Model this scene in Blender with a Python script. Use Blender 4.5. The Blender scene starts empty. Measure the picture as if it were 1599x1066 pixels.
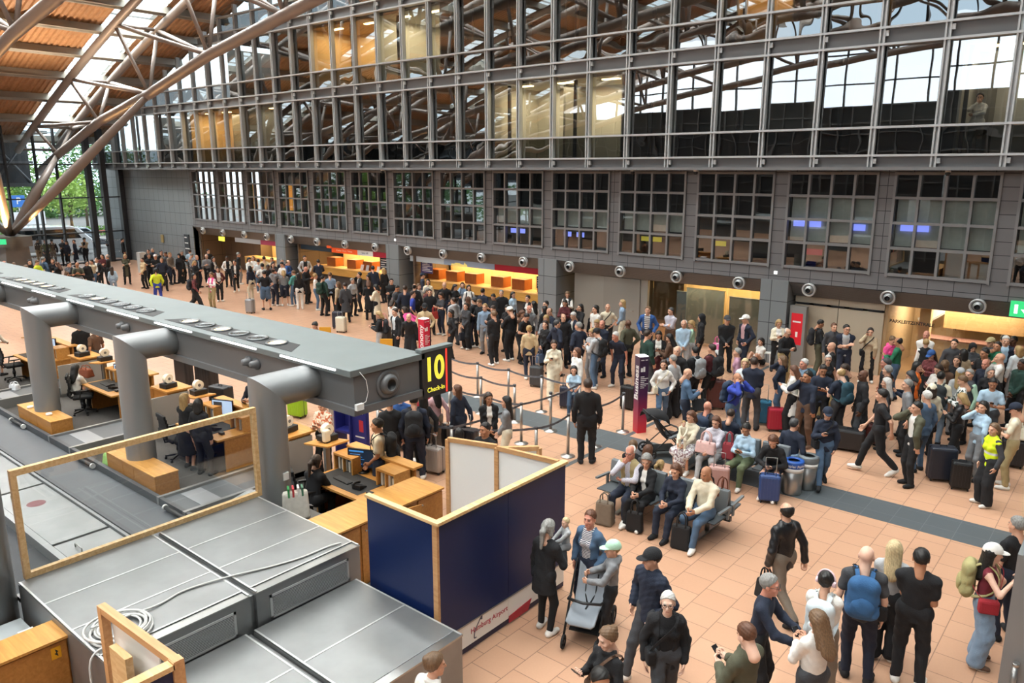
import bpy, bmesh, math, random
import numpy as np
from mathutils import Vector, Matrix, Euler
R = math.radians
PI = math.pi
random.seed(7)
SC = bpy.context.scene
COL = SC.collection

# ------------------------------------------------------------------ camera
cd = bpy.data.cameras.new('camera')
cam = bpy.data.objects.new('camera', cd)
COL.objects.link(cam)
cd.sensor_width = 36.0
cd.lens = 1200.0 / 1599.0 * 36.0
cd.clip_end = 400
cam.location = (0, 0, 6.2)
cam.rotation_euler = (PI / 2 - math.atan(269.0 / 1200.0), 0, R(39.95))
SC.camera = cam

# ------------------------------------------------------------------ sky, daylight, exposure
W = bpy.data.worlds.new('sky')
SC.world = W
W.use_nodes = True
wn = W.node_tree.nodes
wl = W.node_tree.links
bg = wn['Background']
tc = wn.new('ShaderNodeTexCoord')
nz = wn.new('ShaderNodeTexNoise')
nz.inputs['Scale'].default_value = 2.5
nz.inputs['Detail'].default_value = 5
cr = wn.new('ShaderNodeValToRGB')
cr.color_ramp.elements[0].position = 0.35
cr.color_ramp.elements[0].color = (0.62, 0.80, 0.95, 1)
cr.color_ramp.elements[1].position = 0.62
cr.color_ramp.elements[1].color = (1.0, 1.0, 1.0, 1)
wl.new(tc.outputs['Generated'], nz.inputs['Vector'])
wl.new(nz.outputs['Fac'], cr.inputs['Fac'])
wl.new(cr.outputs['Color'], bg.inputs['Color'])
bg.inputs['Strength'].default_value = 3.0

def area(name, loc, rot, sx, sy, power, color=(1, 1, 1), spread=PI):
    l = bpy.data.lights.new(name, 'AREA')
    l.shape = 'RECTANGLE'
    l.size = sx
    l.size_y = sy
    l.energy = power
    l.color = color
    l.spread = spread
    o = bpy.data.objects.new(name, l)
    COL.objects.link(o)
    o.location = loc
    o.rotation_euler = rot
    return o

def roof_z(x):
    return 21.0 - 0.0036 * (x - 3.0) ** 2

TRUSS_Y = [19.9, 11.9, 3.9, -4.1, -12.1]
# daylight coming down through the strip skylights above each truss
for ty in TRUSS_Y:
    for xa, xb in ((-55, -42), (-42, -28), (-28, -14), (-14, 2), (2, 18)):
        xm = (xa + xb) / 2
        sl = math.atan2(roof_z(xb) - roof_z(xa), xb - xa)
        area('skylight_daylight', (xm, ty, roof_z(xm) + 0.45), (0, -sl, 0), xb - xa - 0.6, 2.0, 2200, (1.0, 0.98, 0.95), R(126))
# daylight of the high glazing on the side opposite the facade
area('clerestory_daylight', (-22, -18.9, 13.6), (R(90), 0, 0), 54, 4.6, 1150, (1.0, 0.98, 0.95))

SC.view_settings.view_transform = 'Standard'
SC.view_settings.look = 'None'
SC.view_settings.gamma = 1.0
SC.view_settings.exposure = 0.0
SC.view_settings.use_curve_mapping = False
SC.cycles.max_bounces = 7
SC.cycles.diffuse_bounces = 3
SC.cycles.glossy_bounces = 4
SC.cycles.transmission_bounces = 4
SC.cycles.transparent_max_bounces = 12
SC.cycles.caustics_reflective = False
SC.cycles.caustics_refractive = False
SC.cycles.sample_clamp_indirect = 4.0
SC.cycles.use_denoising = True

# ------------------------------------------------------------------ materials
def lin(c):
    return tuple((x / 12.92 if x <= 0.04045 else ((x + 0.055) / 1.055) ** 2.4) for x in c)
def hx(s):
    s = s.lstrip('#')
    return lin(tuple(int(s[i:i + 2], 16) / 255 for i in (0, 2, 4)))
_M = {}
def mat(name, col='#808080', rough=0.6, metal=0.0, noise=0.0, nscale=6.0, bump=0.0, bscale=60.0, emit=None, estr=1.0, spec=0.5, coat=0.0):
    if name in _M:
        return _M[name]
    m = bpy.data.materials.new(name)
    m.use_nodes = True
    nt = m.node_tree
    b = nt.nodes['Principled BSDF']
    c = hx(col) if isinstance(col, str) else col
    b.inputs['Base Color'].default_value = (*c, 1)
    b.inputs['Roughness'].default_value = rough
    b.inputs['Metallic'].default_value = metal
    b.inputs['Specular IOR Level'].default_value = spec
    if coat:
        b.inputs['Coat Weight'].default_value = coat
    if noise or bump:
        t = nt.nodes.new('ShaderNodeTexCoord')
    if noise:
        n = nt.nodes.new('ShaderNodeTexNoise')
        n.inputs['Scale'].default_value = nscale
        n.inputs['Detail'].default_value = 4
        nt.links.new(t.outputs['Object'], n.inputs['Vector'])
        r = nt.nodes.new('ShaderNodeValToRGB')
        r.color_ramp.elements[0].position = 0.3
        r.color_ramp.elements[1].position = 0.7
        r.color_ramp.elements[0].color = (*[x * (1 - noise) for x in c], 1)
        r.color_ramp.elements[1].color = (*[min(1, x * (1 + noise)) for x in c], 1)
        nt.links.new(n.outputs['Fac'], r.inputs['Fac'])
        nt.links.new(r.outputs['Color'], b.inputs['Base Color'])
    if bump:
        n2 = nt.nodes.new('ShaderNodeTexNoise')
        n2.inputs['Scale'].default_value = bscale
        nt.links.new(t.outputs['Object'], n2.inputs['Vector'])
        bp = nt.nodes.new('ShaderNodeBump')
        bp.inputs['Strength'].default_value = bump
        bp.inputs['Distance'].default_value = 0.02
        nt.links.new(n2.outputs['Fac'], bp.inputs['Height'])
        nt.links.new(bp.outputs['Normal'], b.inputs['Normal'])
    if emit:
        b.inputs['Emission Color'].default_value = (*hx(emit), 1)
        b.inputs['Emission Strength'].default_value = estr
    _M[name] = m
    return m

def glass_mat(name, refl=0.3, tint=(0.8, 0.86, 0.86), rough=0.01, edge=0.9, wavy=0.0):
    if name in _M:
        return _M[name]
    m = bpy.data.materials.new(name)
    m.use_nodes = True
    nt = m.node_tree
    for n in list(nt.nodes):
        nt.nodes.remove(n)
    out = nt.nodes.new('ShaderNodeOutputMaterial')
    mx = nt.nodes.new('ShaderNodeMixShader')
    tr = nt.nodes.new('ShaderNodeBsdfTransparent')
    tr.inputs['Color'].default_value = (*tint, 1)
    gl = nt.nodes.new('ShaderNodeBsdfGlossy')
    gl.inputs['Roughness'].default_value = rough
    gl.inputs['Color'].default_value = (0.95, 0.97, 0.97, 1)
    lw = nt.nodes.new('ShaderNodeLayerWeight')
    lw.inputs['Blend'].default_value = 0.35
    mr = nt.nodes.new('ShaderNodeMapRange')
    mr.inputs['To Min'].default_value = refl
    mr.inputs['To Max'].default_value = edge
    nt.links.new(lw.outputs['Fresnel'], mr.inputs['Value'])
    nt.links.new(mr.outputs['Result'], mx.inputs['Fac'])
    nt.links.new(tr.outputs[0], mx.inputs[1])
    nt.links.new(gl.outputs[0], mx.inputs[2])
    nt.links.new(mx.outputs[0], out.inputs['Surface'])
    if wavy:
        t = nt.nodes.new('ShaderNodeTexCoord')
        n = nt.nodes.new('ShaderNodeTexNoise')
        n.inputs['Scale'].default_value = 0.9
        n.inputs['Detail'].default_value = 1
        nt.links.new(t.outputs['Object'], n.inputs['Vector'])
        bp = nt.nodes.new('ShaderNodeBump')
        bp.inputs['Strength'].default_value = wavy
        bp.inputs['Distance'].default_value = 0.05
        nt.links.new(n.outputs['Fac'], bp.inputs['Height'])
        nt.links.new(bp.outputs['Normal'], gl.inputs['Normal'])
    _M[name] = m
    return m

def wood_mat(name, c1, c2, rough=0.45, scale=(1.2, 14.0, 14.0)):
    if name in _M:
        return _M[name]
    m = mat(name, c1, rough)
    nt = m.node_tree
    b = nt.nodes['Principled BSDF']
    t = nt.nodes.new('ShaderNodeTexCoord')
    mp = nt.nodes.new('ShaderNodeMapping')
    mp.inputs['Scale'].default_value = scale
    n = nt.nodes.new('ShaderNodeTexNoise')
    n.inputs['Scale'].default_value = 1.6
    n.inputs['Detail'].default_value = 6
    n.inputs['Distortion'].default_value = 0.6
    r = nt.nodes.new('ShaderNodeValToRGB')
    r.color_ramp.elements[0].position = 0.32
    r.color_ramp.elements[1].position = 0.72
    r.color_ramp.elements[0].color = (*hx(c1), 1)
    r.color_ramp.elements[1].color = (*hx(c2), 1)
    nt.links.new(t.outputs['Object'], mp.inputs['Vector'])
    nt.links.new(mp.outputs['Vector'], n.inputs['Vector'])
    nt.links.new(n.outputs['Fac'], r.inputs['Fac'])
    nt.links.new(r.outputs['Color'], b.inputs['Base Color'])
    return m

# ------------------------------------------------------------------ mesh builder
class MB:
    def __init__(s):
        s.v = []
        s.f = []
        s.m = []
        s.sm = []
    def _add(s, vs, fs, mi=0, smooth=False):
        o = len(s.v)
        s.v.extend([tuple(p) for p in vs])
        for f in fs:
            s.f.append(tuple(i + o for i in f))
            s.m.append(mi)
            s.sm.append(smooth)
        return s
    def box(s, x0, y0, z0, x1, y1, z1, mi=0):
        vs = [(x0, y0, z0), (x1, y0, z0), (x1, y1, z0), (x0, y1, z0), (x0, y0, z1), (x1, y0, z1), (x1, y1, z1), (x0, y1, z1)]
        return s._add(vs, [(0, 3, 2, 1), (4, 5, 6, 7), (0, 1, 5, 4), (1, 2, 6, 5), (2, 3, 7, 6), (3, 0, 4, 7)], mi)
    def obox(s, mtx, sx, sy, sz, mi=0):
        vs = []
        for z in (-.5, .5):
            for x, y in ((-.5, -.5), (.5, -.5), (.5, .5), (-.5, .5)):
                vs.append(mtx @ Vector((x * sx, y * sy, z * sz)))
        return s._add(vs, [(0, 3, 2, 1), (4, 5, 6, 7), (0, 1, 5, 4), (1, 2, 6, 5), (2, 3, 7, 6), (3, 0, 4, 7)], mi)
    def bar(s, a, b, w, h, mi=0, up=(0, 0, 1)):
        a = Vector(a)
        b = Vector(b)
        d = b - a
        y = d.normalized()
        u = Vector(up)
        if abs(y.dot(u)) > 0.98:
            u = Vector((0, 1, 0)) if abs(y.y) < 0.9 else Vector((1, 0, 0))
        x = y.cross(u).normalized()
        z = x.cross(y)
        M = Matrix(((x.x, y.x, z.x, 0), (x.y, y.y, z.y, 0), (x.z, y.z, z.z, 0), (0, 0, 0, 1)))
        M.translation = (a + b) / 2
        return s.obox(M, w, d.length, h, mi)
    def cyl(s, a, b, r0, r1=None, n=12, mi=0, caps=True):
        r1 = r0 if r1 is None else r1
        a = Vector(a)
        b = Vector(b)
        d = (b - a).normalized()
        u = d.orthogonal().normalized()
        w = d.cross(u)
        vs = []
        for k in range(n):
            t = 2 * PI * k / n
            q = u * math.cos(t) + w * math.sin(t)
            vs.append(a + q * r0)
        for k in range(n):
            t = 2 * PI * k / n
            q = u * math.cos(t) + w * math.sin(t)
            vs.append(b + q * r1)
        s._add(vs, [(k, (k + 1) % n, n + (k + 1) % n, n + k) for k in range(n)], mi, True)
        if caps:
            s._add(vs[:n], [tuple(reversed(range(n)))], mi)
            s._add(vs[n:], [tuple(range(n))], mi)
        return s
    def tube(s, pts, r, n=8, mi=0, closed=False):
        pts = [Vector(p) for p in pts]
        N = len(pts)
        vs = []
        prev = None
        for i in range(N):
            if closed:
                d = pts[(i + 1) % N] - pts[i - 1]
            else:
                d = pts[min(i + 1, N - 1)] - pts[max(i - 1, 0)]
            d.normalize()
            u = d.orthogonal().normalized() if prev is None else (prev - d * prev.dot(d)).normalized()
            prev = u
            w = d.cross(u)
            for k in range(n):
                t = 2 * PI * k / n
                vs.append(pts[i] + (u * math.cos(t) + w * math.sin(t)) * r)
        fs = []
        for i in range(N if closed else N - 1):
            j = (i + 1) % N
            for k in range(n):
                fs.append((i * n + k, i * n + (k + 1) % n, j * n + (k + 1) % n, j * n + k))
        s._add(vs, fs, mi, True)
        if not closed:
            s._add(vs[:n], [tuple(reversed(range(n)))], mi)
            s._add(vs[-n:], [tuple(range(n))], mi)
        return s
    def ribbon(s, pts, w, t, up, mi=0):
        for a, b in zip(pts[:-1], pts[1:]):
            s.bar(a, b, t, w, mi, up)
        return s
    def lathe(s, prof, c=(0, 0, 0), n=20, mi=0, mtx=None, smooth=True):
        vs = []
        for r, z in prof:
            for k in range(n):
                t = 2 * PI * k / n
                p = Vector((r * math.cos(t), r * math.sin(t), z))
                p = mtx @ p if mtx is not None else p + Vector(c)
                vs.append(p)
        fs = []
        for i in range(len(prof) - 1):
            for k in range(n):
                fs.append((i * n + k, i * n + (k + 1) % n, (i + 1) * n + (k + 1) % n, (i + 1) * n + k))
        return s._add(vs, fs, mi, smooth)
    def prism(s, poly, axis, a, b, mi=0):
        def P(u, v, w):
            return (w, u, v) if axis == 'x' else ((u, w, v) if axis == 'y' else (u, v, w))
        n = len(poly)
        vs = [P(u, v, a) for u, v in poly] + [P(u, v, b) for u, v in poly]
        fs = [tuple(range(n)), tuple(reversed(range(n, 2 * n)))]
        fs += [(k, n + k, n + (k + 1) % n, (k + 1) % n) for k in range(n)]
        return s._add(vs, fs, mi)
    def quad(s, *p, mi=0):
        return s._add(p, [tuple(range(len(p)))], mi)
    def build(s, name, mats, parent=None, fix=True, bevel=0.0):
        me = bpy.data.meshes.new(name)
        me.from_pydata(s.v, [], s.f)
        for m in (mats if isinstance(mats, (list, tuple)) else [mats]):
            me.materials.append(m)
        me.polygons.foreach_set('material_index', s.m)
        me.polygons.foreach_set('use_smooth', s.sm)
        if fix:
            bm = bmesh.new()
            bm.from_mesh(me)
            bmesh.ops.remove_doubles(bm, verts=bm.verts, dist=1e-5)
            bmesh.ops.recalc_face_normals(bm, faces=bm.faces)
            bm.to_mesh(me)
            bm.free()
        o = bpy.data.objects.new(name, me)
        COL.objects.link(o)
        if parent is not None:
            o.parent = parent
        if bevel:
            b = o.modifiers.new('bevel', 'BEVEL')
            b.width = bevel
            b.segments = 2
            b.limit_method = 'ANGLE'
        return o

def tag(o, label, cat, group=None):
    o['label'] = label
    o['category'] = cat
    if group:
        o['group'] = group
    return o
def thing(name, label, cat, loc=(0, 0, 0), rz=0.0, group=None):
    o = bpy.data.objects.new(name, None)
    o.empty_display_size = 0.1
    COL.objects.link(o)
    o.location = loc
    o.rotation_euler = (0, 0, rz)
    return tag(o, label, cat, group)
def struct(o):
    o['kind'] = 'structure'
    return o
def stuff(o, label=None, cat=None):
    o['kind'] = 'stuff'
    if label:
        tag(o, label, cat)
    return o
def clone(o, parent=None, first=True):
    c = o.copy()
    COL.objects.link(c)
    if not first:
        c.parent = parent
    for ch in list(o.children):
        clone(ch, c, False)
    return c
def text(name, body, size, loc, rot, m, parent=None, align='CENTER', extrude=0.003, bold=0.0, sx=1.0):
    cu = bpy.data.curves.new(name, 'FONT')
    cu.body = body
    cu.size = size
    cu.align_x = align
    cu.align_y = 'CENTER'
    cu.extrude = extrude
    cu.offset = bold
    cu.materials.append(m)
    o = bpy.data.objects.new(name, cu)
    COL.objects.link(o)
    o.location = loc
    o.rotation_euler = rot
    o.scale = (sx, 1, 1)
    dg = bpy.context.evaluated_depsgraph_get()
    me = bpy.data.meshes.new_from_object(o.evaluated_get(dg))
    bpy.data.objects.remove(o)
    bpy.data.curves.remove(cu)
    o = bpy.data.objects.new(name, me)
    COL.objects.link(o)
    o.location = loc
    o.rotation_euler = rot
    o.scale = (sx, 1, 1)
    if parent is not None:
        o.parent = parent
    return o

steel = mat('brushed_steel', '#a7a8a6', 0.32, 0.9, 0.05, 3.0)
galv = mat('sheet_steel', '#8d8f8f', 0.42, 0.7, 0.10, 2.2)
dark_metal = mat('dark_grey_metal', '#3a3d40', 0.45, 0.5)
grey_paint = mat('grey_paint', '#6f7274', 0.5, 0.25)
black_plastic = mat('black_plastic', '#1b1c1e', 0.45)
white_plastic = mat('white_plastic', '#e4e4e0', 0.4)
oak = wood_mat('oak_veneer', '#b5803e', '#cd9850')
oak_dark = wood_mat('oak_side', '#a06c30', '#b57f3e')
pine = wood_mat('pine_edge', '#caa06a', '#e3c594')
# ================================================================== THE SETTING
ORD = ['first', 'second', 'third', 'fourth', 'fifth', 'sixth', 'seventh', 'eighth', 'ninth', 'tenth', 'eleventh', 'twelfth', 'thirteenth',
       'fourteenth', 'fifteenth', 'sixteenth', 'seventeenth', 'eighteenth', 'nineteenth', 'twentieth']

def brick_mat(name, c1, c2, cm, bw, bh, mortar, offset, rough, axes='xy', shift=(0, 0), var=0.03, spec=0.5, metal=0.0, bump=0.25):
    m = mat(name, c1, rough, metal, spec=spec)
    nt = m.node_tree
    b = nt.nodes['Principled BSDF']
    t = nt.nodes.new('ShaderNodeTexCoord')
    sp = nt.nodes.new('ShaderNodeSeparateXYZ')
    cb = nt.nodes.new('ShaderNodeCombineXYZ')
    nt.links.new(t.outputs['Object'], sp.inputs[0])
    for k, a in enumerate(axes):
        ad = nt.nodes.new('ShaderNodeMath')
        ad.operation = 'ADD'
        ad.inputs[1].default_value = shift[k]
        nt.links.new(sp.outputs['XYZ'.index(a.upper())], ad.inputs[0])
        nt.links.new(ad.outputs[0], cb.inputs[k])
    br = nt.nodes.new('ShaderNodeTexBrick')
    br.offset = offset
    br.squash = 1.0
    br.inputs['Scale'].default_value = 1.0
    br.inputs['Brick Width'].default_value = bw
    br.inputs['Row Height'].default_value = bh
    br.inputs['Mortar Size'].default_value = mortar
    br.inputs['Mortar Smooth'].default_value = 0.1
    br.inputs['Bias'].default_value = 0.0
    br.inputs['Color1'].default_value = (*hx(c1), 1)
    br.inputs['Color2'].default_value = (*hx(c2), 1)
    br.inputs['Mortar'].default_value = (*hx(cm), 1)
    nt.links.new(cb.outputs[0], br.inputs['Vector'])
    n = nt.nodes.new('ShaderNodeTexNoise')
    n.inputs['Scale'].default_value = 38
    n.inputs['Detail'].default_value = 3
    nt.links.new(t.outputs['Object'], n.inputs['Vector'])
    mr = nt.nodes.new('ShaderNodeMapRange')
    mr.inputs['To Min'].default_value = 1 - var
    mr.inputs['To Max'].default_value = 1 + var
    nt.links.new(n.outputs['Fac'], mr.inputs['Value'])
    mu = nt.nodes.new('ShaderNodeVectorMath')
    mu.operation = 'SCALE'
    nt.links.new(br.outputs['Color'], mu.inputs[0])
    nt.links.new(mr.outputs['Result'], mu.inputs['Scale'])
    nt.links.new(mu.outputs[0], b.inputs['Base Color'])
    if bump:
        bp = nt.nodes.new('ShaderNodeBump')
        bp.invert = True
        bp.inputs['Strength'].default_value = bump
        bp.inputs['Distance'].default_value = 0.004
        nt.links.new(br.outputs['Fac'], bp.inputs['Height'])
        nt.links.new(bp.outputs['Normal'], b.inputs['Normal'])
    return m

tile_m = brick_mat('salmon_floor_tiles', '#c1987c', '#bc9276', '#866754', 0.48, 0.502, 0.006, 0.5, 0.34, 'yx', (0.1, 0.0), 0.05, 0.5)
slate_m = brick_mat('slate_strip_tiles', '#53595c', '#4f5558', '#6b7072', 0.502, 0.484, 0.004, 0.0, 0.4, 'xy', (0, 0.51), 0.05)
fl = MB()
fl.quad((-57, -19, 0), (6, -19, 0), (6, 14.13, 0), (-57, 14.13, 0), mi=0)
fl.quad((-57, 14.13, 0), (6, 14.13, 0), (6, 15.1, 0), (-57, 15.1, 0), mi=1)
fl.quad((-57, 15.1, 0), (6, 15.1, 0), (6, 29, 0), (-57, 29, 0), mi=0)
struct(fl.build('floor', [tile_m, slate_m], fix=False))
# narrow slate strips crossing the queue
st = MB()
st.box(-9.12, 9.0, -0.01, -9.0, 14.13, 0.002)
st.box(-9.12, 15.1, -0.01, -9.0, 23.9, 0.002)
struct(st.build('trim_1', slate_m))
carpet_m = mat('dark_carpet', '#4a4744', 0.95, 0, 0.12, 30.0, 0.3, 200)
cp = MB()
for xa, xb in ((-12.55, -8.3), (-17.56, -13.6), (-22.8, -18.8), (-28.0, -23.9)):
    cp.box(xa, 6.22, -0.01, xb, 8.9, 0.012)
struct(cp.build('floor_carpet', carpet_m))
gap = MB()
gap.box(-40, 2.2, -0.01, -10.3, 6.2, 0.006)
struct(gap.build('floor_conveyor_bay', mat('dark_bay_floor', '#2d3033', 0.7, 0, 0.1, 3)))

# ---- lower wall: cladding with window bands, pillars, niches
clad_m = brick_mat('grey_wall_cladding', '#77787a', '#737476', '#343537', 0.66, 0.36, 0.010, 0.0, 0.42, 'xz', (0.24, 0.02), 0.02, 0.4, 0.1, 0.4)
clad_tall = brick_mat('grey_wall_panels', '#7f8588', '#7b8184', '#3c4044', 0.66, 0.72, 0.012, 0.0, 0.36, 'xz', (0.1, 0.1), 0.02, 0.5, 0.15, 0.4)
WX = [-6.01 - 3.055 * k for k in range(-2, 14)]     # left edge of each window
PX = [-9.25 - 9.165 * k for k in range(-1, 5)]      # pillar centres
wb = MB()
wb.box(-46.1, 24.2, 2.72, 2.0, 24.5, 3.14)          # band below the windows
wb.box(-46.1, 24.2, 6.12, 2.0, 24.5, 6.5)
edges = sorted([-46.1, 2.0] + [w for w in WX] + [w + 2.65 for w in WX])
for a, b in zip(edges[0::2], edges[1::2]):
    if b > a:
        wb.box(a, 24.2, 3.14, b, 24.5, 6.12)
struct(wb.build('wall_back', clad_m))
wl_ = MB()
wl_.box(-58.5, 24.2, 0, -46.1, 24.5, 6.5)
struct(wl_.build('wall_back_left', clad_tall))
# blocks of the far left wall end turning out beyond the glazing
for i, px in enumerate(PX[:-1] + [-46.55]):
    p = MB()
    w = 0.45
    p.box(px - w, 24.15, 0, px + w, 24.6, 2.74)
    p.box(px - w, 24.6, 0, px + w, 28.6, 2.4)
    struct(p.build('pillar', clad_tall if i < 5 else clad_tall))

win_frame_m = mat('window_frame_grey', '#828384', 0.45, 0.1)
win_glass = glass_mat('window_glass', 0.15, (0.82, 0.86, 0.85), 0.015, 0.75, 0.03)
blind_m = mat('pale_blind_fabric', '#ccd4cc', 0.8, 0, 0.06, 8)
ZR = [3.2, 3.97, 4.69, 5.40, 6.08]
for n, x0 in enumerate(WX):
    x1 = x0 + 2.65
    f = MB()
    f.box(x0, 24.13, 3.14, x0 + 0.07, 24.3, 6.12)
    f.box(x1 - 0.07, 24.13, 3.14, x1, 24.3, 6.12)
    for c in (1, 2, 3):
        xx = x0 + 2.65 * c / 4
        f.box(xx - 0.035, 24.14, 3.2, xx + 0.035, 24.3, 6.08)
    for z in ZR:
        f.box(x0, 24.145, z - 0.04, x1, 24.3, z + 0.04)
    root = struct(f.build('window_%d' % (n + 1), win_frame_m))
    gq = MB()
    for c in range(4):
        for r in range(4):
            a = x0 + 2.65 * c / 4
            b = a + 2.65 / 4
            ty = random.uniform(-0.012, 0.012)
            tz = random.uniform(-0.008, 0.008)
            gq.quad((a, 24.22 - ty - tz, ZR[r]), (b, 24.22 + ty - tz, ZR[r]), (b, 24.22 + ty + tz, ZR[r + 1]), (a, 24.22 - ty + tz, ZR[r + 1]))
    gq.build('glazing', win_glass, root, fix=False)
    if n <= 3 or 5 <= n <= 7:
        bl = MB()
        z0, z1 = (3.97, 5.4) if n <= 3 else (4.0, 4.69)
        bl.box(x0 + 0.1, 24.42, z0 + 0.05, x1 - 0.1, 24.44, z1 - 0.05)
        bl.build('blind', blind_m, root)

# rooms behind the window band
dark_room = mat('dark_room_wall', '#2a2c2e', 0.8)
rm = MB()
rm.box(-46.1, 29.0, 2.75, 2.0, 29.2, 6.3)
rm.box(-46.1, 24.5, 2.55, 2.0, 29.2, 2.75)
rm.box(-46.1, 24.5, 6.25, 2.0, 29.2, 6.45)
struct(rm.build('wall_upper_rooms', dark_room))

# ---- facade of the floors above
FY = 23.6
def roof_x(z):
    return 3 - math.sqrt(max(0, (21 - z) / 0.0036))
fin_m = mat('facade_fin_metal', '#b2b4b4', 0.42, 0.25)
rail_m = mat('facade_rail_metal', '#b4b6b6', 0.4, 0.3)
span_m = mat('facade_spandrel', '#737475', 0.5, 0.1)
fac_glass = glass_mat('facade_glass', 0.26, (0.72, 0.76, 0.75), 0.004, 0.95, 0.02)
low_glass = glass_mat('facade_low_glass', 0.22, (0.10, 0.115, 0.12), 0.004, 0.9, 0.16)
root = bpy.data.objects.new('facade', None)
COL.objects.link(root)
struct(root)
FX = [-6.52 + 1.6 * k for k in range(-32, 6)]
for x in FX:
    zt = roof_z(x) - 0.25
    if zt < 6.6:
        continue
    f = MB()
    f.box(x - 0.075, 23.40, 6.2, x - 0.03, 23.52, zt)
    f.box(x + 0.03, 23.40, 6.2, x + 0.075, 23.52, zt)
    f.box(x - 0.045, 23.50, 6.2, x + 0.045, 23.63, zt)
    z = 6.35
    while z < zt:
        f.box(x + 0.075, 23.42, z, x + 0.16, 23.5, z + 0.14)
        z += 3.36
    f.build('fin', fin_m, root)
sp = MB()
rl = MB()
tall = MB()
low = MB()
for j in range(5):
    zb = 6.2 + 3.36 * j
    zl = max(-57.5, roof_x(zb + 0.6))
    sp.box(zl, FY - 0.05, zb if j == 0 else zb - 0.05, 2.2, FY + 0.2, zb + 0.36)
    for dz in (0.37, 1.13, 3.30) if j else (0.37, 1.13, 3.30):
        if zb + dz < 20.5:
            a = max(-57.5, roof_x(zb + dz + 0.2))
            rl.box(a, FY - 0.22, zb + dz - 0.03, 2.2, FY + 0.02, zb + dz + 0.03)
    for i in range(len(FX) - 1):
        a, b = FX[i], FX[i + 1]
        for tgt, za, zc in ((low, zb + 0.4, zb + 1.1), (tall, zb + 1.16, zb + 3.28)):
            zt = roof_z(a) - 0.25
            if zt < za + 0.3:
                continue
            zc2 = min(zc, zt)
            ty = random.uniform(-0.006, 0.006)
            tz = random.uniform(-0.006, 0.006)
            tgt.quad((a, FY - ty - tz, za), (b, FY + ty - tz, za), (b, FY + ty + tz, zc2), (a, FY - ty + tz, zc2))
sp.build('spandrel', span_m, root)
rl.build('rail', rail_m, root)
tall.build('tall_glazing', fac_glass, root, fix=False)
low.build('low_glazing', low_glass, root, fix=False)
sf = MB()
sf.box(-57.5, 23.32, 6.17, 2.2, 24.3, 6.26)
struct(sf.build('soffit', span_m))

# office floors behind the facade glass
off_wall = mat('office_wall', '#8d8a82', 0.8)
off_dark = mat('office_floor_slab', '#3c3d3e', 0.8)
warm_wall = mat('office_warm_wall', '#d8b98a', 0.7, 0, 0.05, 2)
white_wall = mat('office_white_wall', '#d6d2c6', 0.7)
for j in range(5):
    zb = 6.2 + 3.36 * j
    xl = max(-57, roof_x(zb + 1.2))
    fl2 = MB()
    fl2.box(xl, 23.85, zb, 2.2, 29.4, zb + 0.3)
    struct(fl2.build('floor_office', off_dark))
    bw = MB()
    bw.box(max(-57, roof_x(zb + 2.6)), 29.2, zb + 0.3, 2.2, 29.4, zb + 3.36)
    struct(bw.build('wall_office', off_wall))
    pw = MB()
    for i in range(0, len(FX) - 1, 3):
        x = FX[i] + 0.8
        if roof_z(x) - 0.4 > zb + 3.3:
            pw.box(x - 0.05, 25.3, zb + 0.3, x + 0.05, 29.2, zb + 3.36)
    if pw.v:
        struct(pw.build('wall_office_partition', off_wall))
    for i in range(1, len(FX) - 1, 2):
        x = FX[i] + 0.4
        if roof_z(x) - 0.4 > zb + 3.3:
            c = MB()
            c.cyl((x, 24.35, zb + 0.3), (x, 24.35, zb + 3.36), 0.075, None, 10)
            struct(c.build('column_office', mat('office_column', '#4a4d50', 0.6)))
led_m = mat('ceiling_panel_lit', '#fff2d8', 0.5, emit='#ffdca0', estr=7.0)
def lit_room(j, xa, xb, depth=2.6, wall=None, power=55, col=(1, 0.72, 0.38)):
    zb = 6.2 + 3.36 * j
    w = MB()
    w.box(xa, 23.9 + depth, zb + 0.3, xb, 24.0 + depth, zb + 3.3)
    w.box(xa, 23.95, zb + 0.3, xa + 0.06, 23.9 + depth, zb + 3.3)
    w.box(xb - 0.06, 23.95, zb + 0.3, xb, 23.9 + depth, zb + 3.3)
    w.box(xa, 23.95, zb + 3.2, xb, 24.0 + depth, zb + 3.3)
    struct(w.build('wall_lit_room', wall or warm_wall))
    l = MB()
    nx = max(1, int((xb - xa) / 1.6))
    for q in range(nx):
        x = xa + (q + 0.5) * (xb - xa) / nx
        l.box(x - 0.35, 24.6, zb + 3.16, x + 0.35, 24.8, zb + 3.2)
    struct(l.build('ceiling_lamp_strip', led_m))
    area('room_light', ((xa + xb) / 2, 23.95 + depth / 2, zb + 3.12), (0, 0, 0), (xb - xa) * 0.8, depth * 0.6, power * (xb - xa) / 3, col)
lit_room(0, -44.9, -39.2, 2.4, warm_wall, 110)
lit_room(0, -21.0, -15.0, 2.8, white_wall, 100, (1, 0.8, 0.5))
lit_room(1, -32.8, -28.0, 2.6, warm_wall, 110)
lit_room(1, -27.9, -23.9, 3.6, white_wall, 110, (1, 0.8, 0.5))
lit_room(1, -11.0, -9.2, 2.4, warm_wall, 60)
lit_room(1, -7.6, -6.4, 2.4, warm_wall, 60)
lit_room(0, -38.6, -36.0, 4.0, white_wall, 30, (1, 0.85, 0.6))
lit_room(0, -4.6, -2.9, 2.2, white_wall, 26, (1, 0.9, 0.75))

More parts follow.
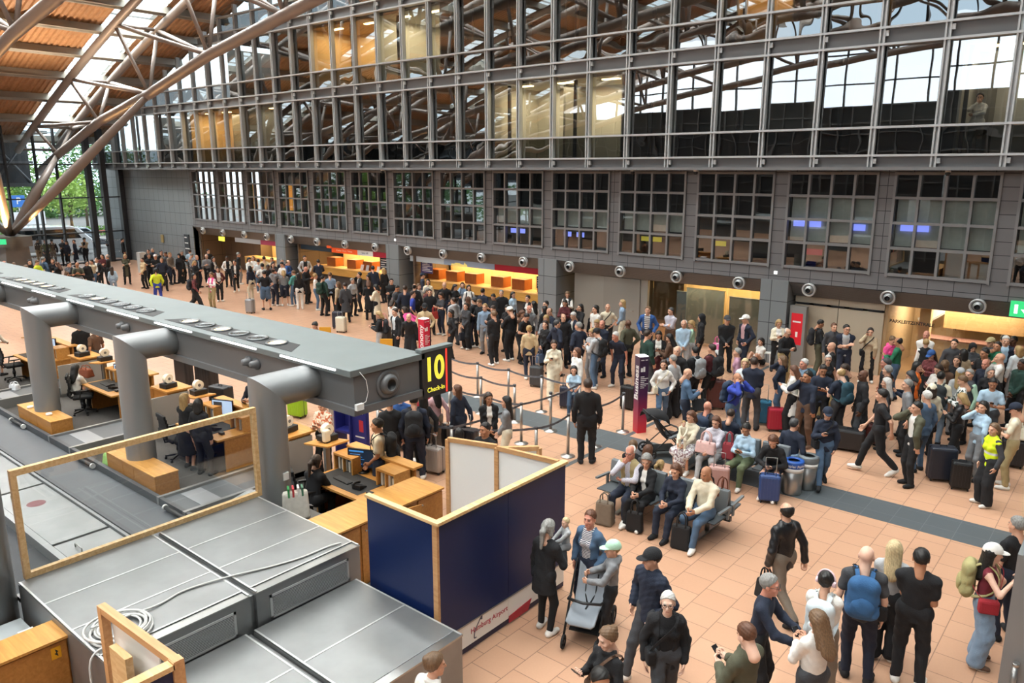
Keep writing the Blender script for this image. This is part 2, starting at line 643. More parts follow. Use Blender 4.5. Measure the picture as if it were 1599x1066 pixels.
# ---- niches below
brown_m = brick_mat('brown_niche_panels', '#6a5a4c', '#665648', '#332c28', 1.25, 0.95, 0.012, 0.0, 0.5, 'xz', (0.3, 0.1), 0.02)
brown_side = brick_mat('brown_niche_side', '#6a5a4c', '#665648', '#332c28', 1.25, 0.95, 0.012, 0.0, 0.5, 'yz', (0.3, 0.1), 0.02)
glow_wall = mat('counter_back_wall', '#e0c08c', 0.6, 0, 0.03, 2)
grey_wall = mat('niche_grey_wall', '#77766f', 0.6)
louvre_m = mat('louvre_metal', '#6c6d6d', 0.45, 0.3)
lv = MB()
for a, b in zip([-46.1] + [p + 0.45 for p in reversed(PX[1:-1])], [p - 0.45 for p in reversed(PX[1:-1])] + [-0.5]):
    N = 13
    for q in range(N):
        z = 2.70 - q * 0.036
        y = 24.22 + q * 0.034
        lv.prism([(y, z), (y + 0.02, z - 0.03), (y + 0.07, z - 0.03), (y + 0.05, z)], 'x', a, b)
    lv.quad((a, 24.32, 2.72), (b, 24.32, 2.72), (b, 24.74, 2.22), (a, 24.74, 2.22))
struct(lv.build('trim_louvre', louvre_m))
nc = MB()
nc.box(-46.1, 24.7, 2.25, -0.4, 28.9, 2.45)
struct(nc.build('ceiling_niche', mat('niche_ceiling', '#b9ad98', 0.7)))
nb = MB()
nb.box(-46.1, 28.5, 0, -0.4, 28.7, 2.4)
struct(nb.build('wall_niche_back', grey_wall))
# ground floor niche with brown panels (left) and the back walls behind the counters
n1 = MB()
n1.box(-46.0, 26.2, 0, -42.0, 26.35, 2.3)
struct(n1.build('wall_niche_brown', brown_m))
n1 = MB()
n1.box(-46.1, 24.6, 0, -46.0, 26.2, 2.3)
n1.box(-35.85, 24.62, 0, -35.75, 26.9, 2.3)
n1.box(-26.68, 24.62, 0, -26.58, 26.9, 2.3)
n1.box(-42.06, 26.2, 0, -41.96, 28.4, 2.3)
struct(n1.build('wall_niche_side', brown_side))
for a, b in ((-41.9, -37.25), (-34.9, -28.1), (-26.5, -18.9)):
    w = MB()
    w.box(a, 26.95, 0, b, 27.1, 2.3)
    for q in range(int((b - a) / 1.3)):
        w.box(a + 1.3 * q + 0.1, 26.93, 0.05, a + 1.3 * q + 0.115, 26.96, 2.25)
    struct(w.build('wall_counter_back', glow_wall))
    area('counter_light', ((a + b) / 2, 26.2, 2.2), (0, 0, 0), (b - a) * 0.95, 0.7, 105 * (b - a) / 3, (1, 0.72, 0.33))
# niche with the frosted glass wall
gw = MB()
gw.box(-17.5, 24.75, 0, -14.2, 24.9, 2.35)
struct(gw.build('wall_niche_grey', mat('niche_grey_panel', '#8f8d86', 0.5, 0.1)))
dr = MB()
dr.box(-16.1, 24.70, 0, -14.5, 24.76, 2.2)
dd = struct(dr.build('door_1', mat('grey_door', '#87857f', 0.5, 0.1)))
h = MB()
h.tube([(-14.75, 24.69, 1.0), (-14.75, 24.63, 1.0), (-14.9, 24.63, 1.0)], 0.012)
h.build('door_handle', steel, dd)
frost = glass_mat('niche_glass', 0.05, (0.93, 0.9, 0.84), 0.05, 0.5)
bk = MB()
bk.box(-14.1, 27.4, 0, -9.8, 27.5, 2.3)
struct(bk.build('wall_glass_room', mat('glass_room_wall', '#c9b48e', 0.7)))
board_m = mat('grey_green_board', '#848d88', 0.7, 0, 0.04, 12)
for q, (a, b, y, z, m) in enumerate(((-13.0, -11.55, 25.5, 1.95, board_m), (-11.2, -9.75, 25.2, 1.85, board_m), (-13.6, -12.7, 25.9, 1.72, mat('blue_grey_board', '#5f7386', 0.7)))):
    b_ = MB()
    b_.box(a, y, 0.0, b, y + 0.08, z)
    b_.box(a - 0.02, y - 0.01, z, b + 0.02, y + 0.09, z + 0.02)
    t_ = b_.build('partition_board', m)
    tag(t_, ['wide grey green partition board behind the frosted glass', 'grey green partition board nearest the pillar by the standing men', 'blue grey partition board behind the glass by the grey door'][q], 'partition')
area('glass_room_light', (-11.9, 26.7, 2.2), (0, 0, 0), 4.0, 0.9, 110, (1, 0.76, 0.4))
area('glass_room_light', (-11.9, 25.12, 2.22), (0, 0, 0), 4.0, 0.15, 28, (1, 0.86, 0.62))  # fill light added to brighten the boards, stands for no fitting
led2 = MB()
for a, b in ((-13.1, -11.6), (-11.3, -10.3), (-10.1, -9.8)):
    led2.box(a, 26.9, 2.1, b, 27.0, 2.14)
struct(led2.build('ceiling_light_line', mat('warm_led', '#ffdf9a', 0.5, emit='#ffcf70', estr=8)))
gp = MB()
for a, b in ((-14.1, -12.75), (-12.72, -11.2), (-11.17, -9.75)):
    gp.box(a, 24.98, 0.02, b, 25.0, 2.3)
struct(gp.build('window_20', frost))
# niche at the right: frosted panels and the parking office
frosted_panel = mat('frosted_panel', '#c4b8a2', 0.4, 0.0, 0.03, 1.5)
fp = MB()
fp.box(-8.75, 24.75, 0, -7.4, 24.8, 1.95)
fp.box(-7.38, 24.75, 0, -6.05, 24.8, 1.95)
fp.box(-8.75, 24.76, 2.02, -7.4, 24.8, 2.3)
fp.box(-7.38, 24.76, 2.02, -6.05, 24.8, 2.3)
struct(fp.build('wall_frosted', frosted_panel))
bs = MB()
for q in range(5):
    bs.box(-8.7 + 0.55 * q, 24.74, 1.955, -8.3 + 0.55 * q, 24.77, 2.015)
struct(bs.build('trim_dashes', black_plastic))
po = MB()
po.box(-6.0, 28.2, 0, -2.3, 28.3, 2.4)
po.box(-6.05, 24.8, 0, -5.95, 28.2, 2.4)
struct(po.build('wall_parking_office', mat('parking_office_wall', '#b79a72', 0.6, 0, 0.05, 2)))
pf = MB()
pf.box(-6.0, 24.8, 0, -0.5, 28.2, 0.01)
struct(pf.build('floor_parking_office', wood_mat('parking_floor', '#8a6a45', '#9a7850')))
area('parking_office_light', (-4.2, 26.6, 2.2), (0, 0, 0), 3.0, 1.5, 190, (1, 0.9, 0.75))
pc = MB()
pc.box(-5.25, 25.6, 0, -4.95, 25.9, 2.3)
struct(pc.build('pillar_parking_office', mat('pale_wood_pillar', '#d8b684', 0.6)))
hd = thing('reception_desk', 'parking office reception desk with wooden hood behind the lettered glass', 'counter', (-3.6, 26.4, 0))
b_ = MB()
b_.box(-1.2, 0.4, 1.35, 1.1, 1.3, 2.0)
b_.build('hood', wood_mat('hood_wood', '#b98e5a', '#c79a66'), hd)
b_ = MB()
b_.box(-1.6, 0, 0.0, 1.1, 0.5, 1.02)
b_.build('desk_front', mat('desk_front_pale', '#a89880', 0.6), hd)
b_ = MB()
b_.box(-1.65, -0.05, 1.02, 1.15, 0.6, 1.06)
b_.build('desk_top', mat('desk_top_red', '#7a5548', 0.5), hd)
b_ = MB()
b_.box(-1.2, 0.37, 2.0, 1.1, 1.3, 2.12)
b_.build('light_strip', mat('cool_led', '#fff4da', 0.5, emit='#ffedc8', estr=5), hd)
rp = MB()
rp.bar((-5.7, 27.9, 1.25), (-4.85, 27.4, 1.95), 0.06, 0.28)
rp.bar((-5.7, 27.9, 1.05), (-4.85, 27.4, 1.75), 0.04, 0.03)
tag(rp.build('stair_balustrade', mat('white_balustrade', '#d2cfc6', 0.5)), 'sloping white stair balustrade inside the parking office', 'balustrade')
gp = MB()
gp.box(-6.0, 24.9, 0.02, -4.4, 24.92, 2.3)
gp.box(-4.38, 24.9, 0.02, -2.4, 24.92, 2.3)
g_ = struct(gp.build('window_21', glass_mat('clear_glass', 0.03, (0.96, 0.97, 0.96), 0.01, 0.4)))
text('lettering', 'PARKLEITZENTRALE', 0.135, (-5.3, 24.885, 1.72), (PI / 2, 0, 0), black_plastic, g_, extrude=0.002, bold=0.004)
text('lettering', 'H', 0.10, (-4.15, 24.885, 1.68), (PI / 2, 0, 0), black_plastic, g_, extrude=0.002)
dk = MB()
dk.box(-2.3, 24.9, 0, -2.1, 28.5, 2.4)
dk.box(-2.1, 28.0, 0, -0.4, 28.2, 2.4)
struct(dk.build('wall_dark_passage', mat('dark_passage', '#4a4643', 0.7)))

# ---- roof: corrugated wooden deck, purlins, strip skylights
deck_m = wood_mat('roof_deck_wood', '#96704f', '#b0855e', 0.6, (0.6, 5, 5))
purlin_m = mat('roof_purlin_paint', '#9a968c', 0.5, 0.1)
sky_glass = glass_mat('skylight_glass', 0.04, (0.9, 0.95, 0.96), 0.01, 0.3)
XS = np.linspace(-57.9, 21, 32)
strips = [(-20, -13.2), (-11.0, -5.2), (-3.0, 2.8), (5.0, 10.8), (13.0, 18.8), (21.0, 24.4)]
for a, b in strips:
    n = int((b - a) / 0.28)
    prof = []
    per = (b - a) / n
    for q in range(n):
        y = a + q * per
        prof += [(y, 0), (y + per * 0.35, 0), (y + per * 0.5, 0.075), (y + per * 0.85, 0.075)]
    prof.append((b, 0))
    vs = []
    for x in XS:
        for y, d in prof:
            vs.append((x, y, roof_z(x) + 0.22 + d))
    m = len(prof)
    fs = [(i * m + k, i * m + k + 1, (i + 1) * m + k + 1, (i + 1) * m + k) for i in range(len(XS) - 1) for k in range(m - 1)]
    d = MB()
    d._add(vs, fs)
    struct(d.build('ceiling', deck_m, fix=False))
    # upper skin so that no daylight passes through the deck edges
    u = MB()
    vs = []
    for x in XS:
        vs += [(x, a, roof_z(x) + 0.22), (x, a, roof_z(x) + 0.5), (x, b, roof_z(x) + 0.5), (x, b, roof_z(x) + 0.22)]
    u._add(vs, [(i * 4 + k, i * 4 + k + 1, (i + 1) * 4 + k + 1, (i + 1) * 4 + k) for i in range(len(XS) - 1) for k in range(3)])
    struct(u.build('ceiling_edge', purlin_m, fix=False))
for k in range(1, 30):
    x = -59.5 + 2.68 * k
    sl = math.atan(-0.0072 * (x - 3))
    M = Matrix.Translation((x, 2.2, roof_z(x))) @ Matrix.Rotation(-sl, 4, 'Y')
    p = MB()
    p.obox(M, 0.16, 44.4, 0.42)
    p.obox(M @ Matrix.Translation((0, 0, -0.19)), 0.34, 44.4, 0.04)
    struct(p.build('roof_beam', purlin_m))
for i, ty in enumerate(TRUSS_Y):
    s_ = MB()
    vs = []
    for x in XS:
        vs += [(x, ty - 1.1, roof_z(x) + 0.32), (x, ty + 1.1, roof_z(x) + 0.32)]
    s_._add(vs, [(2 * q, 2 * q + 1, 2 * q + 3, 2 * q + 2) for q in range(len(XS) - 1)])
    o = struct(s_.build('window_%d' % (30 + i), sky_glass, fix=False))
    br_ = MB()
    for x in np.arange(-57.4, 21, 0.89):
        br_.box(x - 0.06, ty - 1.1, roof_z(x) + 0.24, x + 0.03, ty + 1.1, roof_z(x) + 0.31)
    br_.build('glazing_bar', mat('white_glazing_bar', '#cfd3d2', 0.5), o)

# ---- triangular tube trusses
truss_m = mat('truss_paint', '#857a73', 0.46, 0.15)
LN = [(-57.6, 6.0), (-54.07, 7.11), (-47.6, 8.85), (-41.23, 10.0), (-35.05, 11.37), (-28.9, 12.37), (-22.5, 13.4), (-16.2, 14.2), (-9.9, 14.8), (-3.6, 15.1), (2.7, 15.2), (9.0, 15.1), (15.3, 14.7)]
TX = [-57.4, -54.3, -48.2, -41.9, -35.6, -29.3, -23.0, -16.7, -10.4, -4.1, 2.2, 8.5, 14.8]
for i, ty in enumerate(TRUSS_Y):
    lab = ['steel tube roof truss nearest the glazed facade, rising from the lower left',
           'steel tube roof truss standing second from the glazed facade',
           'steel tube roof truss standing third from the glazed facade',
           'steel tube roof truss standing fourth from the glazed facade',
           'steel tube roof truss farthest from the glazed facade'][i]
    t = thing('roof_truss', lab, 'roof truss', (0, ty, 0), 0, 'roof trusses across the hall')
    for side in (-1.1, 1.1):
        c = MB()
        pts = [(x, side, roof_z(x) - 0.42) for x in np.linspace(-57.6, 18, 24)]
        c.tube(pts, 0.21, 14)
        c.build('top_chord', truss_m, t)
    c = MB()
    c.tube([(x, 0, z) for x, z in LN], 0.25, 14)
    c.build('bottom_chord', truss_m, t)
    for k in range(len(TX)):
        tx = TX[k]
        tz = roof_z(tx) - 0.42
        for side in (-1.1, 1.1):
            for q in (k, k + 1):
                if k == 0 or q >= len(LN):
                    continue
                if i > 2 and q % 1:
                    continue
                lx, lz = LN[q]
                s_ = MB()
                s_.cyl((tx, side, tz), (lx, 0, lz), 0.10, 0.10, 10)
                s_.build('strut', truss_m, t)
        s_ = MB()
        s_.cyl((tx, -1.1, tz), (tx, 1.1, tz), 0.085, None, 8)
        s_.build('cross_tie', truss_m, t)
# pier and raking struts between the first two trusses
for (fy, ys) in ((16.0, (19.9, 11.9)), (0.0, (3.9, -4.1))):
    pr = MB()
    pr.prism([(-0.75, 0), (0.75, 0), (0.6, 1.75), (-0.6, 1.75)], 'x', -53.4, -51.2)
    for v in range(len(pr.v)):
        x, y, z = pr.v[v]
        pr.v[v] = (x, y + fy, z)
    pr.box(-53.5, fy - 0.8, 1.75, -51.1, fy + 0.8, 2.35)
    t = pr.build('support_pier', mat('pier_concrete', '#6d6a65', 0.8, 0, 0.06, 3, 0.2, 30))
    tag(t, 'grey concrete pier with raking steel struts, ' + ('at the left edge behind the queue' if fy > 10 else 'out by the end glazing'), 'pier')
    for yy in ys:
        for lx, lz in ((-54.07, 7.11), (-41.23, 10.0)):
            a = Vector((-52.1, fy, 2.35))
            b = Vector((lx, yy, lz))
            m_ = (a * 0.55 + b * 0.45)
            s_ = MB()
            s_.cyl(a, m_, 0.16, 0.30, 16)
            s_.cyl(m_, b, 0.30, 0.15, 16)
            s_.build('raking_strut', truss_m, t)
    for dx, dy in ((0.35, 0.5), (0.5, -0.4)):
        l = bpy.data.lights.new('pier_uplight', 'SPOT')
        l.energy = 2600
        l.spot_size = R(38)
        l.spot_blend = 0.5
        l.color = (1.0, 0.56, 0.22)
        l.shadow_soft_size = 0.08
        o = bpy.data.objects.new('pier_uplight', l)
        COL.objects.link(o)
        o.location = (-52.0 + dx, fy + dy * 1.4, 2.5)
        d = Vector((-41.23, ys[0] if dy > 0 else ys[1], 10.0)) - o.location
        o.rotation_euler = d.to_track_quat('-Z', 'Y').to_euler()

# warm uplights that wash the wooden roof deck
for x in (-44, -34, -22, -10):
    for y in (8.0, 16.0, 0.0):
        l = bpy.data.lights.new('roof_uplight', 'SPOT')
        l.energy = 2600
        l.spot_size = R(115)
        l.spot_blend = 0.8
        l.color = (1.0, 0.8, 0.58)
        l.shadow_soft_size = 0.3
        o = bpy.data.objects.new('roof_uplight', l)
        COL.objects.link(o)
        o.location = (x, y, roof_z(x) - 5.5)
        o.rotation_euler = (PI, 0, 0)

# ---- end glazing, columns
eg = glass_mat('end_glass', 0.05, (0.93, 0.96, 0.96), 0.005, 0.5)
g_ = MB()
g_.quad((-55.2, -18, 0.1), (-55.2, 24.2, 0.1), (-55.2, 24.2, roof_z(-55.2)), (-55.2, -18, roof_z(-55.2)))
root = struct(g_.build('window_40', eg, fix=False))
mull_m = mat('dark_mullion', '#3a3c3f', 0.45, 0.4)
for y in [24.0, 22.9, 22.0, 20.1, 18.9, 17.2] + [15.2 - 2.4 * k for k in range(14)]:
    m_ = MB()
    w = 0.16 if y in (24.0, 22.9, 22.0) else 0.05
    m_.box(-55.3 - w / 2, y - w, 0, -55.1 + w, y + w, roof_z(-55.2))
    m_.build('mullion', mull_m, root)
for z in (0.06, 2.05, 4.35, 6.5):
    m_ = MB()
    m_.box(-55.3, -18, z - 0.04, -55.1, 24.2, z + 0.04)
    m_.build('transom', mull_m, root)
dots = MB()
for y in np.arange(16.0, 24.0, 0.14):
    dots.box(-55.19, y, 1.42, -55.185, y + 0.05, 1.47)
    dots.box(-55.19, y, 0.62, -55.185, y + 0.05, 0.67)
dots.build('marker_dots', white_plastic, root)

# dark lattice canopy running along the street outside
cn = MB()
cn.box(-62.4, -30, 5.0, -62.2, 20.9, 8.6)
cn.box(-62.4, -30, 8.5, -58.2, 20.9, 8.7)
struct(cn.build('wall_canopy', mat('canopy_dark', '#3b3f43', 0.6)))
cn = MB()
for k in range(20):
    y = 20.7 - 2.4 * k
    cn.cyl((-61.6, y, 5.2), (-61.6, y - 2.4, 8.3), .12, None, 8)
    cn.cyl((-61.4, y - 2.4, 5.2), (-61.4, y, 8.3), .07, None, 8)
    cn.cyl((-61.5, y, 0), (-61.5, y, 5.2), .1, None, 8) if k % 3 == 0 else None
cn.box(-61.7, -30, 5.0, -61.4, 20.9, 5.25)
cn.box(-61.7, -30, 6.6, -61.4, 20.9, 6.75)
struct(cn.build('trim_3', mat('canopy_tube', '#5c6064', 0.5, 0.3)))

# ---- opposite side of the hall (seen only in the reflections)
ow = MB()
ow.box(-57, -18.4, 0, 6, -18.1, 11.2)
for x in np.arange(-56, 6, 1.6):
    ow.box(x - 0.05, -18.1, 1, x + 0.05, -17.95, 11.2, 1)
for z in np.arange(1.2, 11.4, 1.25):
    ow.box(-57, -18.1, z, 6, -18.0, z + .1, 1)
struct(ow.build('wall_front', [mat('opposite_wall', '#26292c', 0.35), mat('opposite_grid', '#5a5d60', 0.5)]))
om = MB()
for x in np.arange(-56, 6, 2.4):
    om.box(x - 0.06, -18.3, 11.2, x + 0.06, -18.1, roof_z(x))
for z in (13.0, 15.2):
    om.box(max(-57, roof_x(z)), -18.3, z - 0.05, 6, -18.1, z + 0.05)
struct(om.build('window_41', mull_m))
rw = MB()
rw.box(6, -18.4, 0, 6.3, 29, 21.2)
struct(rw.build('wall_right', mat('right_wall', '#5a5c5e', 0.7)))
# ================================================================== OUTDOORS beyond the end glazing
g_ = MB()
g_.quad((-170, -60, -0.02), (-55.3, -60, -0.02), (-55.3, 90, -0.02), (-170, 90, -0.02))
struct(g_.build('ground', mat('asphalt_pale', '#7d7c79', 0.9, 0, 0.06, 0.6), fix=False))
kb = MB()
kb.box(-75.0, -30, -0.02, -74.6, 60, 0.12)
struct(kb.build('kerb', mat('kerb_stone', '#c9c6c0', 0.9)))
leaf_ms = [mat('leaf_green', '#7da353', 0.7, 0, 0.25, 3), mat('leaf_bright', '#a3c065', 0.7, 0, 0.25, 3), mat('leaf_deep', '#5f8a4e', 0.7, 0, 0.25, 3)]
bark_m = mat('bark', '#5b4d3f', 0.9)
def foliage(n, rx, ry, rz, cz, size, seed):
    rng = random.Random(seed)
    b = MB()
    for _ in range(n):
        while True:
            u = Vector((rng.uniform(-1, 1), rng.uniform(-1, 1), rng.uniform(-1, 1)))
            if 0.25 < u.length < 1:
                break
        u *= (0.72 + 0.28 * rng.random())
        p = Vector((u.x * rx, u.y * ry, cz + u.z * rz))
        d = Vector((rng.uniform(-1, 1), rng.uniform(-1, 1), rng.uniform(-.6, .6))).normalized()
        e = d.orthogonal().normalized()
        s = size * rng.uniform(.6, 1.3)
        b.quad(p - d * s, p - e * s * .55, p + d * s, p + e * s * .55)
    return b
def tree(x, y, h, r, m, label):
    t = thing('tree', label, 'tree', (x, y, 0), 0, 'trees across the road')
    tr = MB()
    tr.cyl((0, 0, -0.02), (0, 0, h * 0.6), 0.16, 0.08, 8)
    for q in range(5):
        a = q * 1.26
        tr.cyl((0, 0, h * (0.35 + .05 * q)), (math.cos(a) * r * .6, math.sin(a) * r * .6, h * (0.6 + .05 * q)), 0.06, 0.02, 6)
    tr.build('trunk', bark_m, t)
    foliage(1500, r, r, h * 0.36, h * 0.62, 0.2, int(x * 7 + y)).build('crown', leaf_ms[m], t, fix=False)
tl = ['leafy tree outside showing right of the long raking strut', 'tall tree outside between the dark glazing mullions', 'small bright tree outside beside the blue parking sign', 'dark dense tree outside behind the row of cars', 'broad tree outside at the left edge of the glazing', 'tree outside far beyond the red banner']
for (x, y, h, r, m), l in zip(((-79, 29.5, 6.5, 2.6, 1), (-84, 26.0, 9.5, 3.6, 0), (-80, 23.5, 5.5, 2.2, 1), (-92, 36, 11.0, 4.2, 2), (-88, 19.5, 7.5, 3.4, 1), (-98, 44, 9.5, 4.0, 0)), tl):
    tree(x, y, h, r, m, l)
stuff(foliage(9000, 5.0, 34, 3.2, 2.2, 0.32, 3).build('hedge_bank', leaf_ms[2], None, fix=False), 'dense green planting bank behind the outdoor car park', 'hedge').location = (-112, 30, 0)
stuff(foliage(3000, 0.7, 16, 0.6, 0.5, 0.16, 5).build('hedge', leaf_ms[0], None, fix=False), 'low clipped hedge along the road outside', 'hedge').location = (-77, 26, 0)
stuff(foliage(7000, 5.0, 40, 3.4, 2.4, 0.34, 8).build('hedge_bank', leaf_ms[2], None, fix=False), 'dense green planting bank farther along the road away from the facade', 'hedge').location = (-104, -42, 0)
stuff(foliage(3000, 0.8, 22, 0.7, 0.6, 0.18, 9).build('hedge', leaf_ms[0], None, fix=False), 'low clipped hedge farther along the road away from the facade', 'hedge').location = (-77, -14, 0)
for (x, y, h, r, m), l in zip(((-82, 10, 6.5, 2.8, 0), (-86, -2, 7.5, 3.0, 2), (-80, -14, 6.0, 2.4, 1), (-88, -26, 8.0, 3.2, 0)), ('tree outside level with the check-in gantry', 'dark tree outside past the gantry tree', 'small bright tree outside far along the road', 'farthest tree outside along the road')):
    tree(x, y, h, r, m, l)
# road barrier, signs
rb = MB()
for y in np.arange(6, 46, 3.0):
    rb.box(-72.05, y, -0.02, -71.95, y + 0.08, 0.9)
rb.box(-72.03, 6, 0.72, -71.97, 46, 0.92)
tag(rb.build('barrier_rail', mat('barrier_red_white', '#b4574c', 0.6)), 'red road barrier rail running along the street outside', 'barrier')
def signpost(name, label, x, y, z, w, h, col, letter=None):
    t = thing(name, label, 'sign', (x, y, 0))
    p = MB()
    p.cyl((0, 0, -0.02), (0, 0, z + h), 0.05, None, 8)
    p.build('post', steel, t)
    b = MB()
    b.box(0.06, -w / 2, z, 0.1, w / 2, z + h)
    b.build('panel', mat('sign_' + name, col, 0.5), t)
    if letter:
        text('lettering', letter, h * 0.8, (0.105, 0, z + h / 2), (PI / 2, 0, PI / 2), white_plastic, t)
signpost('parking_sign', 'blue parking sign with a white P outside the glazing', -76, 24.3, 3.0, 1.0, 1.0, '#2d6fc0', 'P')
signpost('route_sign', 'white route sign board outside below the blue parking sign', -75.6, 24.8, 1.5, 2.6, 1.1, '#dfe3e6')
signpost('banner_sign', 'tall red banner sign standing outside among the trees', -82, 34.5, 1.0, 0.9, 4.4, '#c0392f')

def car(label, x, y, rz, L, Wd, Hh, col, van=False, name='car'):
    t = thing(name, label, 'van' if van else 'car', (x, y, -0.02), rz)
    l = L / 2
    if van:
        side = [(-l, .35), (l - .1, .35), (l, .8), (l - .15, 1.15), (l - 1.0, Hh * .93), (l - 1.5, Hh), (-l + .1, Hh), (-l, Hh - .2)]
        wn_ = [(-l + .2, Hh * .58), (l - .85, Hh * .58), (l - 1.25, Hh * .9), (-l + .3, Hh * .9)]
    else:
        side = [(-l, .3), (l, .3), (l, .72), (l - .9, .92), (l - 1.7, Hh), (-l + 1.0, Hh), (-l + .3, .95), (-l, .85)]
        wn_ = [(-l + .55, .95), (l - 1.05, .95), (l - 1.75, Hh - .08), (-l + 1.05, Hh - .08)]
    b = MB()
    b.prism(side, 'y', -Wd / 2, Wd / 2)
    b.build('body', mat('car_paint_' + col, col, 0.25, 0.1, coat=0.6), t, bevel=0.08)
    for s in (-1, 1):
        w_ = MB()
        w_.prism(wn_, 'y', s * (Wd / 2 - .02), s * (Wd / 2 + .012))
        w_.build('side_window', mat('car_glass', '#1c2428', 0.08), t)
    w_ = MB()
    w_.quad((l - .95, -Wd / 2 + .1, .95 if not van else 1.2), (l - .95, Wd / 2 - .1, .95 if not van else 1.2), (l - (1.7 if not van else 1.1), Wd / 2 - .18, Hh * .93), (l - (1.7 if not van else 1.1), -Wd / 2 + .18, Hh * .93))
    w_.build('windscreen', mat('car_glass', '#1c2428', 0.08), t)
    for sx in (-1, 1):
        for sy in (-1, 1):
            w_ = MB()
            w_.cyl((sx * (l - .8), sy * (Wd / 2 - .2), .32), (sx * (l - .8), sy * (Wd / 2 + .02), .32), .32, None, 18)
            ww = w_.build('wheel', mat('tyre', '#161616', 0.8), t)
            w_ = MB()
            w_.cyl((sx * (l - .8), sy * (Wd / 2 + .02), .32), (sx * (l - .8), sy * (Wd / 2 + .03), .32), .18, None, 14)
            w_.build('hub', steel, ww)
    for sx in (-1, 1):
        w_ = MB()
        w_.box(sx * l - .02, -Wd / 2 + .1, .62, sx * l + .015, -Wd / 2 + .4, .78)
        w_.box(sx * l - .02, Wd / 2 - .4, .62, sx * l + .015, Wd / 2 - .1, .78)
        w_.build('lamp', mat('car_lamp_red', '#b02020', 0.3) if sx < 0 else white_plastic, t)
    return t
car('white minibus parked outside right behind the end glazing', -62.6, 21.8, R(80), 5.4, 2.0, 2.15, '#e8eaec', True, 'minibus')
car('white car passing outside beyond the minibus', -68.5, 33.0, R(85), 4.6, 1.8, 1.45, '#e2e4e6')
car('dark car parked outside past the minibus', -66.2, 24.6, R(85), 4.5, 1.8, 1.45, '#3b4046')
car('silver car outside with red tail lamps near the barrier', -70.2, 25.8, R(265), 4.5, 1.8, 1.45, '#9aa0a6')
car('dark blue car outside at the corner of the cladding wall', -64.6, 29.5, R(80), 4.4, 1.8, 1.45, '#2c3648')
# ================================================================== CHECK-IN ISLAND
gan = mat('gantry_paint', '#6a6c6d', 0.42, 0.2)
gan_top = mat('gantry_top', '#687070', 0.5, 0.1, 0.06, 1.5)
tubem = mat('gantry_tube_paint', '#858889', 0.36, 0.3)
G0, G1 = -46.0, -9.3
g = thing('check_in_gantry', 'long grey overhead check-in gantry on elbow tube columns', 'gantry', (0, 8.0, 0))
b = MB()
b.box(G0, -0.7, 2.52, G1 - .05, 0.7, 3.02)
b.box(G0, -0.75, 2.40, G1, 0.75, 2.52)
b.build('beam', gan, g)
b = MB()
b.box(G0, -0.8, 3.04, G1, 0.8, 3.15)
b.build('top_slab', gan_top, g, bevel=0.01)
lamp_strip = mat('white_light_strip', '#ffffff', 0.5, emit='#ffffff', estr=1.6)
x = -9.65
for q in range(14):
    b = MB()
    b.box(x - 1.5, -0.825, 3.10, x, -0.79, 3.13)
    b.build('light_strip', lamp_strip, g)
    x -= 2.24
# lamp trays sunk in the top slab
tray_m = mat('tray_dark', '#1d1e20', 0.6)
lampring = mat('tray_lamp_ring', '#777b7c', 0.3, 0.7)
lit = mat('tray_lamp_lit', '#ffe2b0', 0.4, emit='#ffc777', estr=4.5)
unlit = mat('tray_lamp_unlit', '#3c3f41', 0.2, 0.4)
tx = -11.1
for q in range(6):
    b = MB()
    b.prism([(tx - 4.5, -0.62), (tx, -0.62), (tx - 0.35, -0.2), (tx - 4.2, -0.2)], 'z', 3.151, 3.156)
    tr = b.build('lamp_tray', tray_m, g)
    for k in range(6):
        cx = tx - 0.75 - 0.62 * k
        b = MB()
        b.lathe([(0.2, 3.158), (0.2, 3.185), (0.165, 3.185), (0.15, 3.16)], (0, 0, 0), 18)
        for i in range(len(b.v)):
            b.v[i] = (b.v[i][0] + cx, b.v[i][1] - 0.41, b.v[i][2])
        on = (q, k) in ((0, 0), (0, 3), (0, 5), (1, 4), (2, 1), (2, 2), (2, 3), (2, 4), (3, 1), (3, 3))
        b.lathe([(0.15, 3.165), (0.0, 3.172)], (cx, -0.41, 0), 16, 1)
        b.build('lamp', [lampring, lit if on else unlit], tr)
    tx -= 5.0
for bx in (-12.2, -17.3, -22.6, -27.6):
    for dx in (-0.13, 0.13):
        b = MB()
        M = Matrix.Translation((bx + dx, -0.7, 2.8)) @ Matrix.Rotation(R(90), 4, 'X')
        b.lathe([(0.105, 0), (0.105, 0.03), (0.075, 0.04), (0.06, 0.13), (0.02, 0.15), (0, 0.15)], n=16, mtx=M)
        b.build('spot_nozzle', gan, g)
for cx in (-10.45, -15.2, -20.1, -25.1, -30.1, -35.1):
    b = MB()
    cy = -1.55
    zc = 2.78
    r = 0.28
    n = 26
    ring0, ring1, ring2 = [], [], []
    for k in range(n):
        t = 2 * PI * k / n
        ux, uy = math.cos(t) * r, math.sin(t) * r
        ring0.append((cx + ux, cy + uy, 0.0))
        ring1.append((cx + ux, cy + uy, zc - uy))
        ring2.append((cx + ux, -0.68, zc - uy))
    b._add(ring0 + ring1, [(k, (k + 1) % n, n + (k + 1) % n, n + k) for k in range(n)], 0, True)
    b._add(ring1 + ring2, [(k, (k + 1) % n, n + (k + 1) % n, n + k) for k in range(n)], 0, True)
    b.build('elbow_column', tubem, g, fix=False)
# work lights under the beam
for k in range(6):
    x = -11.8 - 5 * k
    b = MB()
    b.box(x - 1.6, -.12, 2.385, x + 1.6, .12, 2.402)
    b.build('work_light', mat('work_light_lit', '#fff0d8', .5, emit='#ffe6c0', estr=2.0), g)
    area('desk_light', (x, 8.0, 2.37), (0, 0, 0), 3.2, .3, 48, (1, .88, .72))
